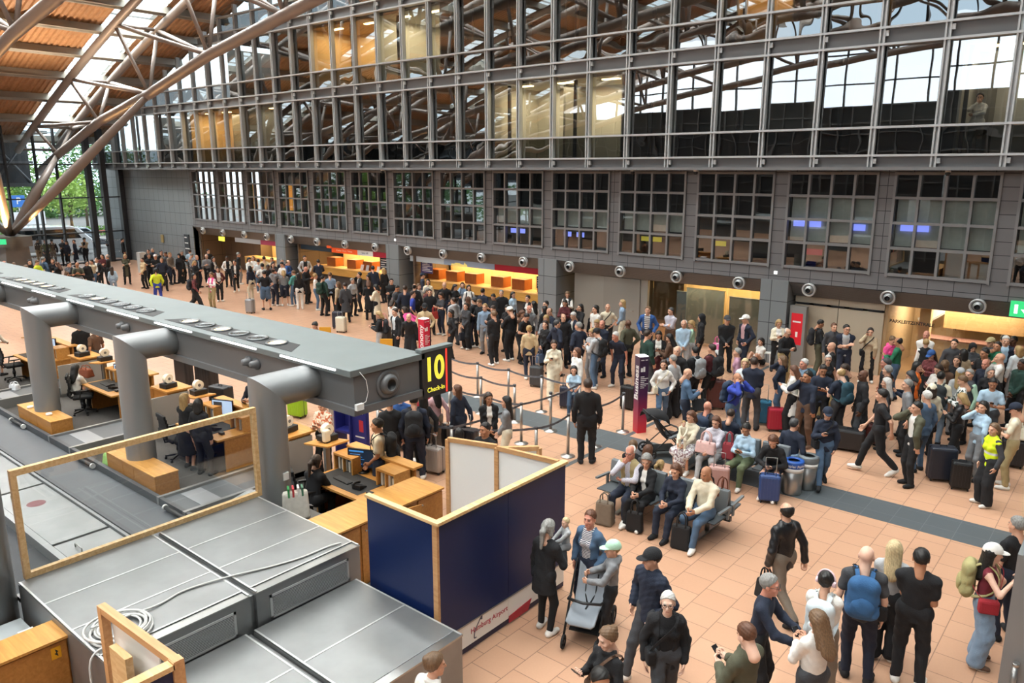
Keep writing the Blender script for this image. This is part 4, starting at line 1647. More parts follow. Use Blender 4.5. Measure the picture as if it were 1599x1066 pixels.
def fascia(xa, xb, col, label, txt=None, tcol='#ffffff', glow=0.0):
    t = thing('fascia_sign', label, 'sign', ((xa + xb) / 2, 24.78, 2.10), 0, 'fascia signs over the counters')
    b = MB()
    w = (xb - xa) / 2
    b.box(-w, -.05, -.13, w, .03, .13)
    b.build('panel', mat('fascia_' + col, col, 0.4, emit=col if glow else None, estr=glow), t)
    if txt:
        for s, dx, sz in txt:
            text('lettering', s, sz, (dx * w, -.053, 0), (PI / 2, 0, 0), mat('letter_' + tcol, tcol, 0.5), t, extrude=.002)
fascia(-42.3, -39.6, '#b9c0c4', 'pale grey fascia sign over the leftmost lit counter', glow=.15)
fascia(-39.58, -37.2, '#b3405f', 'pink red fascia sign beside the pale grey one at the leftmost counter', glow=.1)
fascia(-35.7, -33.0, '#24384a', 'dark navy fascia sign left of the orange one')
fascia(-32.98, -30.9, '#ee5a22', 'orange fascia sign with a white line of lettering', [('Condor  Direct  Tickets', 0, .13)], '#fbe6c8', .35)
fascia(-30.88, -29.7, '#dfe0dc', 'white fascia sign with dark lettering right of the orange one', [('Swiss AIR', 0, .13)], '#2b3350', .2)
fascia(-29.68, -27.75, '#b01f3a', 'crimson red fascia sign next to the white lettered one', glow=.1)
fascia(-27.0, -24.75, '#b4bdc1', 'silver grey fascia sign at the left of the longest counter', glow=.15)
fascia(-24.73, -21.7, '#8f9cae', 'grey blue fascia sign with yellow skyline over the longest counter', glow=.15)
fascia(-21.68, -18.75, '#a5152d', 'deep red fascia sign over the right part of the longest counter', glow=.08)
b = MB()
b.prism([(-24.3, 1.98), (-23.3, 1.98), (-23.32, 2.08), (-23.4, 2.08), (-23.44, 2.17), (-23.5, 2.06), (-23.7, 2.07), (-23.75, 2.11), (-24.0, 2.11), (-24.1, 2.06), (-24.25, 2.06)], 'y', 24.722, 24.727)
tag(b.build('skyline_emblem', mat('skyline_yellow', '#f3dc7c', 0.5, emit='#f3dc7c', estr=.4)), 'yellow skyline emblem on the grey blue fascia sign', 'emblem')
def hang(name, label, x, y, z, w, h, col, glow=0.0, cat='sign', lines=0):
    b = MB()
    b.box(-w / 2, -.03, -h / 2, w / 2, .03, h / 2)
    o = b.build(name, mat('hang_' + col, col, 0.4, emit=col if glow else None, estr=glow))
    o.location = (x, y, z)
    tag(o, label, cat)
    if name == 'hanging_display':
        b = MB()
        b.box(-.02, -.01, h / 2, .02, .01, 2.25 - z)
        b.build('hanger', dark_metal, o)
    if lines:
        b = MB()
        for k in range(lines):
            zz = h * .38 - k * h * .8 / lines
            b.box(-w * .38, -.034, zz, w * (.1 + .2 * (k % 3)), -.031, zz - h * .05)
        b.build('text_lines', white_plastic, o)
    return o
hang('hanging_display', 'dark blue hanging display at the left end of the longest counter', -26.1, 24.95, 1.72, .75, .55, '#3a3560', .1, 'display', 6)
hang('hanging_display', 'small dark hanging display at the right end of the longest counter', -19.35, 24.95, 1.62, .4, .5, '#26242c', 0, 'display', 4)
hang('hanging_display', 'dark navy hanging display over the counter with brochures', -29.1, 24.95, 1.7, .6, .7, '#1d2333', .05, 'display', 5)
hang('exit_sign', 'lit yellow green exit sign hanging in the brown niche', -44.2, 24.95, 2.02, .62, .26, '#d8d64a', 1.6, 'exit sign')
ex = hang('exit_sign', 'green exit sign with white arrow at the right edge', -2.45, 24.15, 2.56, .7, .42, '#2fb36a', 1.1, 'exit sign')
b = MB()
b.box(.0, -.034, -.02, .06, -.031, .17)
b.prism([(-.1, 0), (.16, 0), (.03, -.15)], 'y', -.034, -.031)
b.box(-.25, -.034, -.12, -.17, -.031, .12)
b.build('arrow', mat('exit_white', '#eafff2', 0.5, emit='#eafff2', estr=1.2), ex)
ex = hang('exit_sign', 'small green exit sign on the pier at the left edge', -50.6, 15.0, 2.15, .62, .3, '#30b878', 1.2, 'exit sign')
ex.rotation_euler = (0, 0, R(40))
hang('orange_disc_sign', 'orange disc sign sticking out by the orange fascia', -33.0, 24.6, 2.28, .34, .16, '#f0602a', .4)
hang('wall_display', 'tall dark wall display beside the brown niche', -46.9, 24.12, 1.55, .6, 1.3, '#2c3338', 0, 'display', 3)
hang('wall_notice', 'small gold framed notice on the left cladding wall', -50.2, 24.15, 1.75, .3, .5, '#a8905a')

# air nozzles in the louvre band
dkgrey = mat('nozzle_body', '#8d8f8f', 0.35, 0.5)
rimm = mat('nozzle_rim', '#c9cbca', 0.3, 0.4)
def nozzle():
    t = thing('air_nozzle', '', 'air nozzle', (0, 0, 0), 0, 'round air nozzles along the louvre band')
    M = Matrix.Rotation(R(98), 4, 'X')
    b = MB()
    b.lathe([(.20, -.06), (.2, .0), (.215, .05), (.19, .075), (.15, .03)], n=24, mtx=M)
    b.build('rim', rimm, t)
    b = MB()
    b.lathe([(.15, .03), (.135, .0), (.12, .09), (.075, .12)], n=24, mtx=M)
    b.build('ball', dkgrey, t)
    b = MB()
    b.lathe([(.075, .12), (.07, .04), (0, .04)], n=20, mtx=M)
    b.build('bore', black_plastic, t)
    return t
nz0 = nozzle()
for k in range(19):
    o = nz0 if k == 0 else clone(nz0)
    o.location = (-3.55 - 2.297 * k, 24.16, 2.53)
    o['label'] = '%s round air nozzle from the right in the louvre band' % ORD[k].capitalize() if False else '%s round air nozzle counted from the right along the louvre band' % ORD[k]
# small white call buttons on the pillars
for x, w in ((-9.25, 'pillar right of the frosted glass niche'), (-27.4, 'pillar left of the longest counter')):
    b = MB()
    b.box(x - .05, 24.17, 2.92, x + .05, 24.205, 3.02)
    tag(b.build('beacon', mat('beacon_white', '#ffffff', 0.4, emit='#ffffff', estr=1.0)), 'small white square lamp on the ' + w, 'lamp')
# cameras below the facade lip
for x, w in ((-44.3, 'near the first window'), (-27.6, 'above the orange fascia counter'), (-14.4, 'above the frosted glass niche'), (-12.0, 'left of the right hand windows'), (-4.6, 'near the right edge')):
    t = thing('ceiling_camera', 'small camera under the facade lip ' + w, 'camera', (x, 23.75, 6.17))
    b = MB()
    b.box(-.06, -.06, -.05, .06, .06, 0)
    b.build('bracket', white_plastic, t)
    b = MB()
    b.lathe([(.0, -.15), (.05, -.14), (.07, -.09), (.06, -.05)], n=14)
    b.build('dome', black_plastic, t)
# room things, and reflections built as objects, behind the window band
redb = mat('board_crimson', '#b21d4a', 0.5, emit='#b21d4a', estr=.35)
for i, (x, w) in enumerate(((-8.75, 'left pane of the second window from the right'), (-6.75, 'right pane of the second window from the right'), (-10.0, 'right pane of the third window from the right'))):
    b = MB()
    b.box(x - .22, 26.0, 3.42, x + .3, 26.05, 3.62)
    tag(b.build('counter_board', redb), 'crimson board behind the bottom ' + w, 'board')
yb = mat('yellow_sign_reflection', '#d8c93e', 0.5, emit='#d8c93e', estr=.5)  # mirror images of yellow signs in the panes, built as glowing boards
for i, (x, w) in enumerate(((-11.9, 'third window from the right'), (-14.9, 'fourth window from the right, left one'), (-14.45, 'fourth window from the right, right one'))):
    b = MB()
    b.box(x - .15, 25.6, 3.55, x + .25, 25.65, 3.72)
    tag(b.build('counter_board', yb), 'reflected yellow sign set behind bottom row of the ' + w, 'board')
bs_ = mat('blue_display_glow', '#7f8fe0', 0.4, emit='#8a98ff', estr=1.3)
for i, (x, z) in enumerate(((-8.7, 4.55), (-8.2, 4.55), (-6.9, 4.5), (-5.6, 4.55), (-5.2, 4.55), (-17.6, 3.75), (-17.0, 3.75), (-20.3, 3.75), (-19.9, 3.75), (-21.6, 3.7))):
    b = MB()
    b.box(x - .17, 24.36, z - .09, x + .17, 24.39, z + .09)
    tag(b.build('wall_screen', bs_), '%s small glowing blue screen from the %s behind the window band' % (ORD[i % 5], 'right pair group' if i < 5 else 'left group'), 'screen', 'blue screens behind the window band')
for i, (x, w) in enumerate(((-42.0, 'second window from the left'), (-39.2, 'third window from the left'), (-38.4, 'fourth window from the left'))):  # reflections of the warm truss uplights, built as glowing panels
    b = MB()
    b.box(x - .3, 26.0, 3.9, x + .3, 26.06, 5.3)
    tag(b.build('reflected_glow_panel', mat('orange_reflection', '#d08a3a', 0.5, emit='#d88a34', estr=.9)), 'orange reflection of the truss uplights set behind the ' + w, 'panel')
# hall red info column by the pillar
t = thing('information_stele', 'grey information column with red poster by the right pillar', 'sign', (-8.48, 24.42, 0))
b = MB()
b.box(-.26, -.12, 0, .26, .08, 1.95)
b.build('column', mat('stele_grey', '#8c8b88', 0.5, .2), t)
b = MB()
b.box(-.19, -.125, .7, .17, -.12, 1.72)
p = b.build('poster', mat('poster_red', '#c9202c', 0.45, emit='#c9202c', estr=.25), t)
b = MB()
b.box(-.14, -.128, 1.42, .12, -.1255, 1.47)
b.box(-.03, -.128, .95, .04, -.1255, 1.12)
b.build('lettering_block', white_plastic, p)
b = MB()
b.box(-.2, -.3, 0, .2, .1, 1.25)
o = tag(b.build('white_stele', mat('stele_white', '#c9ccca', 0.5)), 'short white column standing by the far left queue', 'column')
o.location = (-47.6, 21.6, 0)

# totems
def totem(x, y, rz, word, label, grad, h=1.88, s=.24):
    m = mat('totem_' + word, '#ffffff', 0.35)
    nt = m.node_tree
    bs = nt.nodes['Principled BSDF']
    tc_ = nt.nodes.new('ShaderNodeTexCoord')
    se = nt.nodes.new('ShaderNodeSeparateXYZ')
    mr = nt.nodes.new('ShaderNodeMapRange')
    mr.inputs['From Max'].default_value = h
    rp_ = nt.nodes.new('ShaderNodeValToRGB')
    e = rp_.color_ramp.elements
    e[0].position, e[0].color = grad[0][0], (*hx(grad[0][1]), 1)
    e[1].position, e[1].color = grad[-1][0], (*hx(grad[-1][1]), 1)
    for pos, c in grad[1:-1]:
        q = e.new(pos)
        q.color = (*hx(c), 1)
    nt.links.new(tc_.outputs['Object'], se.inputs[0])
    nt.links.new(se.outputs['Z'], mr.inputs['Value'])
    nt.links.new(mr.outputs['Result'], rp_.inputs['Fac'])
    nt.links.new(rp_.outputs['Color'], bs.inputs['Base Color'])
    t = thing('totem', label, 'sign column', (x, y, 0), rz, 'check-in class columns')
    b = MB()
    b.box(-s / 2, -s / 2, 0, s / 2, s / 2, h)
    b.build('column', m, t)
    b = MB()
    b.box(-s / 2 + .005, -s / 2 + .005, h, s / 2 - .005, s / 2 - .005, h + .02)
    b.build('lit_top', mat('totem_top_white', '#ffffff', .4, emit='#ffffff', estr=.8), t)
    o_ = text('lettering', word, .25, (0, -s / 2 - .003, h * .66), (0, 0, 0), white_plastic, t, extrude=.001, bold=.005)
    o_.rotation_euler = (Matrix.Rotation(PI / 2, 3, 'X') @ Matrix.Rotation(PI / 2, 3, 'Z')).to_euler()
    b = MB()
    for k in range(7):
        b.box(s / 2, -.085, h * .74 - .045 * k, s / 2 + .002, -.085 + .10 + .05 * ((k * 5) % 3), h * .74 - .045 * k + .018)
    b.box(s / 2, -.085, h * .81, s / 2 + .002, -.03, h * .86)
    b.box(s / 2, -.02, h * .81, s / 2 + .002, .03, h * .875)
    b.box(s / 2, -.085, h * .955, s / 2 + .002, -.0, h * .965)
    b.box(s / 2, .03, h * .955, s / 2 + .002, .09, h * .965)
    b.build('text_lines', white_plastic, t)
    return t
totem(-9.0, 15.55, R(-31), 'Business', 'purple to red column lettered Business beside the queue barrier', [(0.0, '#c81f33'), (0.22, '#9c2145'), (0.5, '#4a2048'), (0.75, '#38203f'), (1.0, '#33203c')])
totem(-16.35, 15.45, R(2), 'Economy', 'red column lettered Economy behind the number 10 sign', [(0.0, '#c0203c'), (1.0, '#c41f3b')])

# yellow notice boards on posts
for x, y, l in ((-20.5, 14.95, 'yellow notice board on a post showing behind the gantry, left one'), (-17.6, 15.05, 'yellow notice board on a post in front of the waiting bald person')):
    t = thing('notice_stand', l, 'sign', (x, y, 0), R(38), 'yellow notice boards')
    b = MB()
    b.cyl((0, 0, .01), (0, 0, .72), .03, None, 10)
    b.lathe([(0, 0), (.17, 0), (.17, .015), (.03, .03)], n=18)
    b.build('post', steel, t)
    b = MB()
    b.box(-.19, -.02, .72, .19, .02, 1.16)
    b.build('board', mat('notice_yellow', '#d69a2a', .5), t)

# queue barrier posts and belts
post_m = mat('barrier_steel', '#b5b2ad', .3, .85)
belt_tape = mat('barrier_tape', '#5f6167', .7, 0, .25, 9)
POSTS = {'a': (-13.98, 15.2), 'b': (-12.87, 15.22), 'c': (-11.77, 15.25), 'r': (-15.1, 15.2), 's': (-14.01, 14.15), 'd': (-12.9, 14.15), 'e': (-11.77, 14.15), 'j': (-10.67, 14.19),
         'f': (-12.94, 13.04), 'h': (-11.79, 13.05), 'i': (-10.66, 13.06), 'k': (-9.36, 13.1), 'l': (-9.37, 11.97), 'm': (-9.3, 15.27), 'q': (-9.25, 13.98), 'n': (-11.82, 10.78), 'o': (-12.96, 10.75), 'p': (-10.75, 10.87), 't': (-10.6, 15.3)}
PL = {'a': 'behind the number 10 sign in the back row', 'b': 'second visible in the back row', 'c': 'in the back row left of the flower lei passenger', 'r': 'hidden behind the sign at the left of the back row', 's': 'left end of the second row', 'd': 'left visible in the second row', 'e': 'at the right end of the second belt',
      'j': 'on the slate strip before the blue shirted child', 'f': 'under the number 10 sign', 'h': 'behind the two talking passengers', 'i': 'right of the two talking passengers', 'k': 'left of the person in the black suit', 'l': 'near the corner of the white partition', 'm': 'beside the Business column', 'q': 'hidden behind the black suit',
      'n': 'in front of the backpacker by the gantry', 'o': 'below the gantry by the blue kiosk', 'p': 'beside the silver suitcase', 't': 'behind the child in the light blue shirt'}
def post():
    t = thing('barrier_post', '', 'barrier post', (0, 0, 0), 0, 'queue barrier posts')
    b = MB()
    b.lathe([(0, 0), (.16, 0), (.16, .012), (.05, .03), (.034, .05)], n=24)
    b.build('base', post_m, t)
    b = MB()
    b.cyl((0, 0, .03), (0, 0, .93), .034, None, 16)
    b.build('pole', post_m, t)
    b = MB()
    b.cyl((0, 0, .93), (0, 0, .985), .04, None, 16)
    b.build('head', mat('barrier_head', '#44464a', .5), t)
    return t
p0 = post()
for i, (k, (x, y)) in enumerate(POSTS.items()):
    o = p0 if i == 0 else clone(p0)
    o.location = (x, y, 0)
    o['label'] = 'steel queue barrier post ' + PL[k]
BL = [('r', 'a'), ('a', 'b'), ('b', 'c'), ('c', 't'), ('s', 'd'), ('d', 'e'), ('f', 'h'), ('h', 'i'), ('i', 't'), ('l', 'k'), ('q', 'm'), ('o', 'n'), ('n', 'p'), ('p', 'i'), ('p', 'l'), ('k', 'q')]
for a, b2 in BL[:-1]:
    A, B = POSTS[a], POSTS[b2]
    b = MB()
    pts = []
    for k in range(9):
        t_ = k / 8
        pts.append(Vector((A[0] + (B[0] - A[0]) * t_, A[1] + (B[1] - A[1]) * t_, .945 - .06 * (4 * t_ * (1 - t_)))))
    b.ribbon(pts, .05, .003, (0, 0, 1))
    tag(b.build('barrier_belt', belt_tape), 'grey belt strung from the post %s' % PL[a] if len(PL[a].split()) < 9 else 'grey belt from the post ' + PL[a], 'belt', 'queue barrier belts')

# waiting seats
seat_m = mat('seat_grey', '#6f767a', .5, .1)
seat_dark = mat('seat_pad', '#4c5256', .6)
def bank(x0, y0, label):
    t = thing('seat_bank', label, 'seats', (x0, y0, 0), 0, 'grey waiting benches')
    for side in (-1, 1):
        for k in range(4):
            xc = .60 * k
            b = MB()
            b.prism([(side * .05, .40), (side * .52, .43), (side * .54, .46), (side * .06, .44)], 'x', xc - .27, xc + .27)
            b.build('seat', seat_dark, t, bevel=.012)
            b = MB()
            b.prism([(side * .02, .48), (side * .07, .48), (side * .01, .90), (side * -.03, .90)] if False else [(side * .04, .47), (side * .10, .47), (side * .045, .88), (side * .005, .88)], 'x', xc - .275, xc + .275)
            b.build('backrest', seat_m, t, bevel=.02)
    b = MB()
    b.bar((-.32, 0, .37), (2.12, 0, .37), .08, .08)
    b.build('beam', dark_metal, t)
    for xx in (0.1, 1.7):
        b = MB()
        b.cyl((xx, 0, 0.02), (xx, 0, .35), .04)
        b.bar((xx, -.45, .02), (xx, .45, .02), .08, .035)
        b.build('leg', steel, t)
    for xx in (-.31, 2.11):
        for side in (-1, 1):
            b = MB()
            b.bar((xx, side * .03, .60), (xx, side * .48, .63), .05, .035)
            b.bar((xx, side * .1, .40), (xx, side * .1, .6), .03, .06)
            b.build('armrest', seat_m, t)
    return t
bank(-7.05, 11.70, 'double grey seat bench nearest the camera with four passengers in front')
bank(-7.05, 14.47, 'double grey seat bench farther back near the litter bins')

# bins
def litter_bin(x, y, band, txt, label):
    t = thing('litter_bin', label, 'bin', (x, y, 0), R(35), 'steel litter bins')
    b = MB()
    b.lathe([(0, 0), (.17, 0), (.18, .02), (.19, .62), (.0, .62)], n=28)
    b.build('drum', steel, t)
    b = MB()
    b.lathe([(.193, .55), (.197, .56), (.197, .66), (.19, .68), (.12, .69), (.11, .67)], n=28)
    b.build('lid_band', mat('bin_band_' + band, band, .4), t)
    if txt:
        for k, a in enumerate((-.5, .5)):
            text('lettering', txt, .075, (.199 * math.sin(a), -.199 * math.cos(a), .61), (PI / 2, 0, a), white_plastic, t, extrude=.001)
    b = MB()
    b.lathe([(.192, .47), (.194, .47), (.194, .55), (.192, .55)], n=28)
    b.build('white_band', white_plastic, t)
litter_bin(-4.84, 14.33, '#1f4f9c', 'Papier', 'steel litter bin with blue lid band beside the waiting seats')
litter_bin(-4.70, 14.76, '#6c7478', None, 'steel litter bin with grey lid standing behind the blue banded bin')

# blue bag sizer kiosk
t = thing('bag_sizer', 'dark blue hand luggage sizer stand under the gantry end', 'kiosk', (-12.95, 10.05, 0), R(8))
navy = mat('sizer_navy', '#252a72', .4)
b = MB()
b.box(.0, -.05, 0, .42, .05, 1.5)
b.build('sign_panel', navy, t)
b = MB()
b.box(.06, -.052, 1.28, .34, -.05, 1.31)
b.box(.06, -.052, 1.1, .36, -.05, 1.2)
b.box(.06, -.052, 1.04, .34, -.05, 1.07)
b.box(.1, -.052, .5, .36, -.05, .53)
b.build('text_lines', white_plastic, t)
b = MB()
b.box(.22, -.053, .64, .34, -.05, .9)
b.build('red_mark', mat('sizer_red', '#b3303c', .5), t)
b = MB()
b.box(-.46, -.12, .0, -.42, .22, 1.45)
b.box(-.02, -.12, .0, .02, .22, 1.45)
b.box(-.46, .18, .55, .0, .22, 1.45)
b.box(-.44, -.12, .55, .0, .2, .6)
b.build('sizer_frame', navy, t)
b = MB()
b.box(-.46, -.16, 0, .5, .26, .05)
b.build('base', navy, t)

# strollers
def stroller(label, x, y, rz, fab, canopy, a0=100):
    t = thing('stroller', label, 'stroller', (x, y, 0), rz)
    fm = mat('stroller_frame', '#202224', .4, .4)
    b = MB()
    for s in (-1, 1):
        b.tube([(s * .23, .38, .12), (s * .24, .05, .52), (s * .25, -.32, .92), (s * .22, -.46, 1.02)], .016)
        b.tube([(s * .25, -.42, .13), (s * .24, .0, .5)], .014)
    b.tube([(-.22, -.46, 1.02), (-.12, -.5, 1.05), (.12, -.5, 1.05), (.22, -.46, 1.02)], .02)
    b.tube([(-.25, -.42, .13), (.25, -.42, .13)], .012)
    b.build('frame', fm, t)
    b = MB()
    prof = [(.40, .36), (.28, .40), (.16, .44), (-.04, .42), (-.16, .60), (-.30, .88)]
    vs, fs = [], []
    for (yy, zz) in prof:
        for xx, dz in ((-.2, .05), (-.15, .0), (.15, .0), (.2, .05)):
            vs.append((xx, yy, zz + dz))
    for i in range(len(prof) - 1):
        for k in range(3):
            fs.append((i * 4 + k, i * 4 + k + 1, (i + 1) * 4 + k + 1, (i + 1) * 4 + k))
    b._add(vs, fs, 0, True)
    o = b.build('seat_fabric', fab, t, fix=False)
    md = o.modifiers.new('thick', 'SOLIDIFY')
    md.thickness = .025
    b = MB()
    vs, fs = [], []
    n = 9
    for i in range(5):
        a = R(a0 + (26 if a0 < 50 else 22) * i)
        for k in range(n):
            u = -1 + 2 * k / (n - 1)
            w = .23 * u
            drop = .16 * (abs(u) ** 3)
            vs.append((w, -.30 + .34 * math.cos(a) - .02, .82 + .26 * math.sin(a) - drop))
    for i in range(4):
        for k in range(n - 1):
            fs.append((i * n + k, i * n + k + 1, (i + 1) * n + k + 1, (i + 1) * n + k))
    b._add(vs, fs, 0, True)
    o = b.build('canopy', canopy, t, fix=False)
    md = o.modifiers.new('thick', 'SOLIDIFY')
    md.thickness = .015
    b = MB()
    for s in (-1, 1):
        b.tube([(s * .08, -.24, .80), (s * .07, -.12, .56), (s * .02, -.04, .46)], .012)
    b.tube([(0, .12, .46), (0, -.04, .46)], .012)
    b.build('harness', black_plastic, t)
    b = MB()
    b.tube([(-.24, .0, .56), (-.22, .2, .62), (0, .26, .63), (.22, .2, .62), (.24, 0, .56)], .02)
    b.build('bumper_bar', black_plastic, t)
    b = MB()
    b.box(-.2, -.38, .17, .2, .22, .19)
    b.box(-.2, -.38, .19, .2, -.36, .34)
    b.build('basket', mat('basket_black', '#141414', .9), t)
    for wx, wy, r in ((-.26, -.42, .13), (.26, -.42, .13), (-.22, .40, .10), (.22, .40, .10)):
        b = MB()
        b.tube([(wx, wy + r * .82 * math.cos(k * PI / 10), r + r * .82 * math.sin(k * PI / 10)) for k in range(20)], r * .18, 6, 0, True)
        w = b.build('wheel', mat('stroller_tyre', '#17181a', .8), t)
        b = MB()
        b.cyl((wx - .015, wy, r), (wx + .015, wy, r), r * .3, None, 10)
        for k in range(5):
            a = k * 2 * PI / 5
            b.bar((wx, wy, r), (wx, wy + r * .75 * math.cos(a), r + r * .75 * math.sin(a)), .012, .015)
        b.build('hub', fm, w)
    return t
stroller('grey stroller with black harness pushed by the child in the mint cap', -5.22, 7.83, R(199), mat('stroller_grey', '#8d949b', .8), mat('stroller_grey', '#8d949b', .8))
stroller('black empty stroller parked beside the Business column', -7.75, 14.55, R(-40), mat('stroller_black', '#1c1d20', .85), mat('stroller_black', '#1c1d20', .85), 25)

# white folding stool, right hand grey post
t = thing('stool', 'white plastic folding stool beside the person sitting on the floor', 'stool', (-9.2, 24.0 - .3, 0), R(20))
b = MB()
b.box(-.17, -.13, .42, .17, .13, .45)
b.build('seat', white_plastic, t)
for sx in (-1, 1):
    for sy in (-1, 1):
        b = MB()
        b.bar((sx * .13, sy * .1, .43), (sx * .17, sy * .15, 0), .035, .035)
        b.build('leg', white_plastic, t)
t = thing('display_column', 'plain grey display column with round steel knob at the bottom right', 'column', (-.42, 9.5, 0))
b = MB()
b.box(-.26, -.3, 0, .1, .4, 2.2)
b.build('column', mat('display_column_grey', '#77797a', .45, .2), t)
b = MB()
b.cyl((-.12, -.36, .5), (-.12, -.36, .95), .03, None, 14)
b.cyl((-.12, -.36, .95), (-.12, -.36, .99), .036, None, 14)
b.bar((-.12, -.36, .7), (-.12, -.3, .7), .03, .03)
b.build('handle', steel, t)

# ---- luggage
def suitcase(label, x, y, rz, w, d, h, col, handle=0.0, ribs=True, group=None, rough=.4, metal=0.0, z=0.0, lying=False):
    t = thing('suitcase', label, 'suitcase', (x, y, z), rz, group)
    m = mat('case_%s_%d' % (col, int(metal * 10)), col, rough, metal)
    b = MB()
    b.box(-w / 2, -d / 2, .05, w / 2, d / 2, h)
    b.build('shell', m, t, bevel=min(.045, d * .2))
    if ribs:
        b = MB()
        n = 6
        for k in range(n):
            xx = -w * .38 + w * .76 * k / (n - 1)
            b.box(xx - .012, -d / 2 - .006, .1, xx + .012, d / 2 + .006, h - .05)
        b.build('ribs', m, t)
    b = MB()
    b.box(-w / 2 - .003, -.008, .06, w / 2 + .003, .008, h + .003)
    b.build('zip', black_plastic, t)
    for sx in (-1, 1):
        for sy in (-1, 1):
            b = MB()
            b.cyl((sx * w * .38 - .012, sy * d * .32, .028), (sx * w * .38 + .012, sy * d * .32, .028), .028, None, 12)
            b.build('wheel', black_plastic, t)
    b = MB()
    b.tube([(-.06, 0, h), (-.06, 0, h + .03), (.06, 0, h + .03), (.06, 0, h)], .01)
    b.build('grip', black_plastic, t)
    if handle:
        b = MB()
        b.tube([(-w * .26, -d * .3, h - .02), (-w * .26, -d * .3, h + handle), (w * .26, -d * .3, h + handle), (w * .26, -d * .3, h - .02)], .009)
        b.build('telescopic_handle', steel, t)
    if lying:
        t.rotation_euler = (R(90), 0, rz)
        t.location.z = d / 2 + z + .01
    return t
suitcase('royal blue hard suitcase standing by the litter bin', -5.02, 13.62, R(25), .38, .24, .56, '#2d4678', .36)
suitcase('rose gold hard suitcase in front of the back seats', -5.92, 13.35, R(20), .40, .25, .58, '#b48f88', .3)
suitcase('large maroon suitcase beside the person in royal blue jacket', -8.42, 18.45, R(30), .5, .32, .78, '#5b2f2d', .35)
suitcase('teal suitcase beside the person in the navy suit', -6.95, 18.0, R(20), .40, .26, .62, '#1f6685', .42)
suitcase('bright red suitcase beside the white coat', -6.5, 17.72, R(30), .40, .26, .58, '#a01c34')
suitcase('black suitcase behind the brown trousers of the calling person', -5.75, 17.2, R(20), .42, .28, .62, '#17181a', .4)
suitcase('big black holdall case with white tag in the right crowd', -4.72, 17.5, R(10), .62, .36, .5, '#1b1c1e', 0, False)
suitcase('small dark red case behind the black holdall', -4.5, 18.2, R(10), .42, .26, .5, '#5a2420')
suitcase('large navy case with yellow emblem below the leather jacket', -2.75, 16.9, R(25), .5, .32, .72, '#1e2430', 0, False)
suitcase('black backpack trolley standing beside the hi-vis vest', -2.35, 16.65, R(15), .36, .26, .58, '#131416')
suitcase('woven black suitcase below the cream bag at the right edge', -1.75, 18.7, R(10), .44, .3, .62, '#202124')
suitcase('dark grey suitcase left of the beige jacket at the queue', -13.35, 17.05, R(15), .38, .25, .62, '#3a3d40', .3)
suitcase('black suitcase held by the bending person in navy polo', -10.15, 16.9, R(5), .40, .26, .64, '#17181a', .2)
suitcase('navy suitcase behind the child in the light blue shirt', -11.45, 15.95, R(20), .38, .25, .60, '#23283a', .35)
suitcase('navy suitcase in the queue below the orange fascia', -24.55, 18.55, R(20), .42, .28, .7, '#232b3b')
suitcase('cream white suitcase in the queue below the orange fascia', -23.9, 18.2, R(20), .4, .26, .62, '#cfcab8', .2)
suitcase('black suitcase under the pink bag in the middle queue', -21.1, 18.0, R(15), .4, .27, .62, '#17181a', .35)
suitcase('silver suitcase in the crowd before the leftmost counter', -30.3, 18.2, R(10), .4, .26, .62, '#9b9fa3', .3, True, None, .35, .5)
suitcase('black suitcase in front of the long olive coat', -41.2, 19.6, R(20), .48, .3, .75, '#141518', .2)
suitcase('silver suitcase by the barrier post under the gantry end', -10.95, 10.55, R(10), .42, .27, .58, '#b9b1aa', .3, True, None, .35, .4)
suitcase('silver grey suitcase behind the blue luggage sizer', -14.6, 10.9, R(15), .42, .27, .64, '#a7a6a2', .4, True, None, .35, .4)
suitcase('lime green suitcase seen under the gantry', -16.3, 10.9, R(12), .46, .29, .82, '#8fc021', .2)
suitcase('upper of two big black ribbed suitcases under the gantry', -20.2, 10.6, R(12), .62, .34, .82, '#1d1f22', .1)
suitcase('black suitcase with telescopic handle beside the big ribbed one', -21.3, 10.5, R(12), .5, .3, .9, '#232528', .35, False)
suitcase('lower big black ribbed suitcase nearer the desk under the gantry', -18.2, 9.9, R(12), .6, .34, .7, '#1d1f22')
suitcase('black case beside the backpacker at the barrier', -12.4, 11.05, R(12), .42, .28, .68, '#1a1b1d', .4)
suitcase('black case behind the barrier next to the pink blouse', -11.75, 11.55, R(12), .42, .28, .62, '#161719', .4)
suitcase('dark case by the long haired navy jacket', -11.1, 11.75, R(12), .42, .28, .62, '#22242a', .35)
suitcase('grey suitcase lying on the floor behind the near office chair', -12.3, 7.35, R(20), .5, .3, .7, '#a9adb0', 0, True, None, .4, .2, .012, True)

def tote(label, x, y, z, rz, w, d, h, col, name='tote_bag', handle=.22, cat='bag'):
    t = thing(name, label, cat, (x, y, z), rz)
    m = mat('bag_' + col, col, .8, 0, .08, 14)
    b = MB()
    b._add([(-w / 2, -d / 2, 0), (w / 2, -d / 2, 0), (w / 2, d / 2, 0), (-w / 2, d / 2, 0), (-w * .46, -d * .3, h), (w * .46, -d * .3, h), (w * .46, d * .3, h), (-w * .46, d * .3, h)],
           [(0, 3, 2, 1), (4, 5, 6, 7), (0, 1, 5, 4), (1, 2, 6, 5), (2, 3, 7, 6), (3, 0, 4, 7)])
    b.build('bag_body', m, t, bevel=min(d, w) * .18)
    if handle:
        for s in (-1, 1):
            b = MB()
            b.tube(smooth([(-w * .22, s * d * .28, h - .02), (-w * .2, s * d * .2, h + handle * .7), (0, s * d * .12, h + handle), (w * .2, s * d * .2, h + handle * .7), (w * .22, s * d * .28, h - .02)], 4), .012, 6)
            b.build('handle', m, t)
    return t
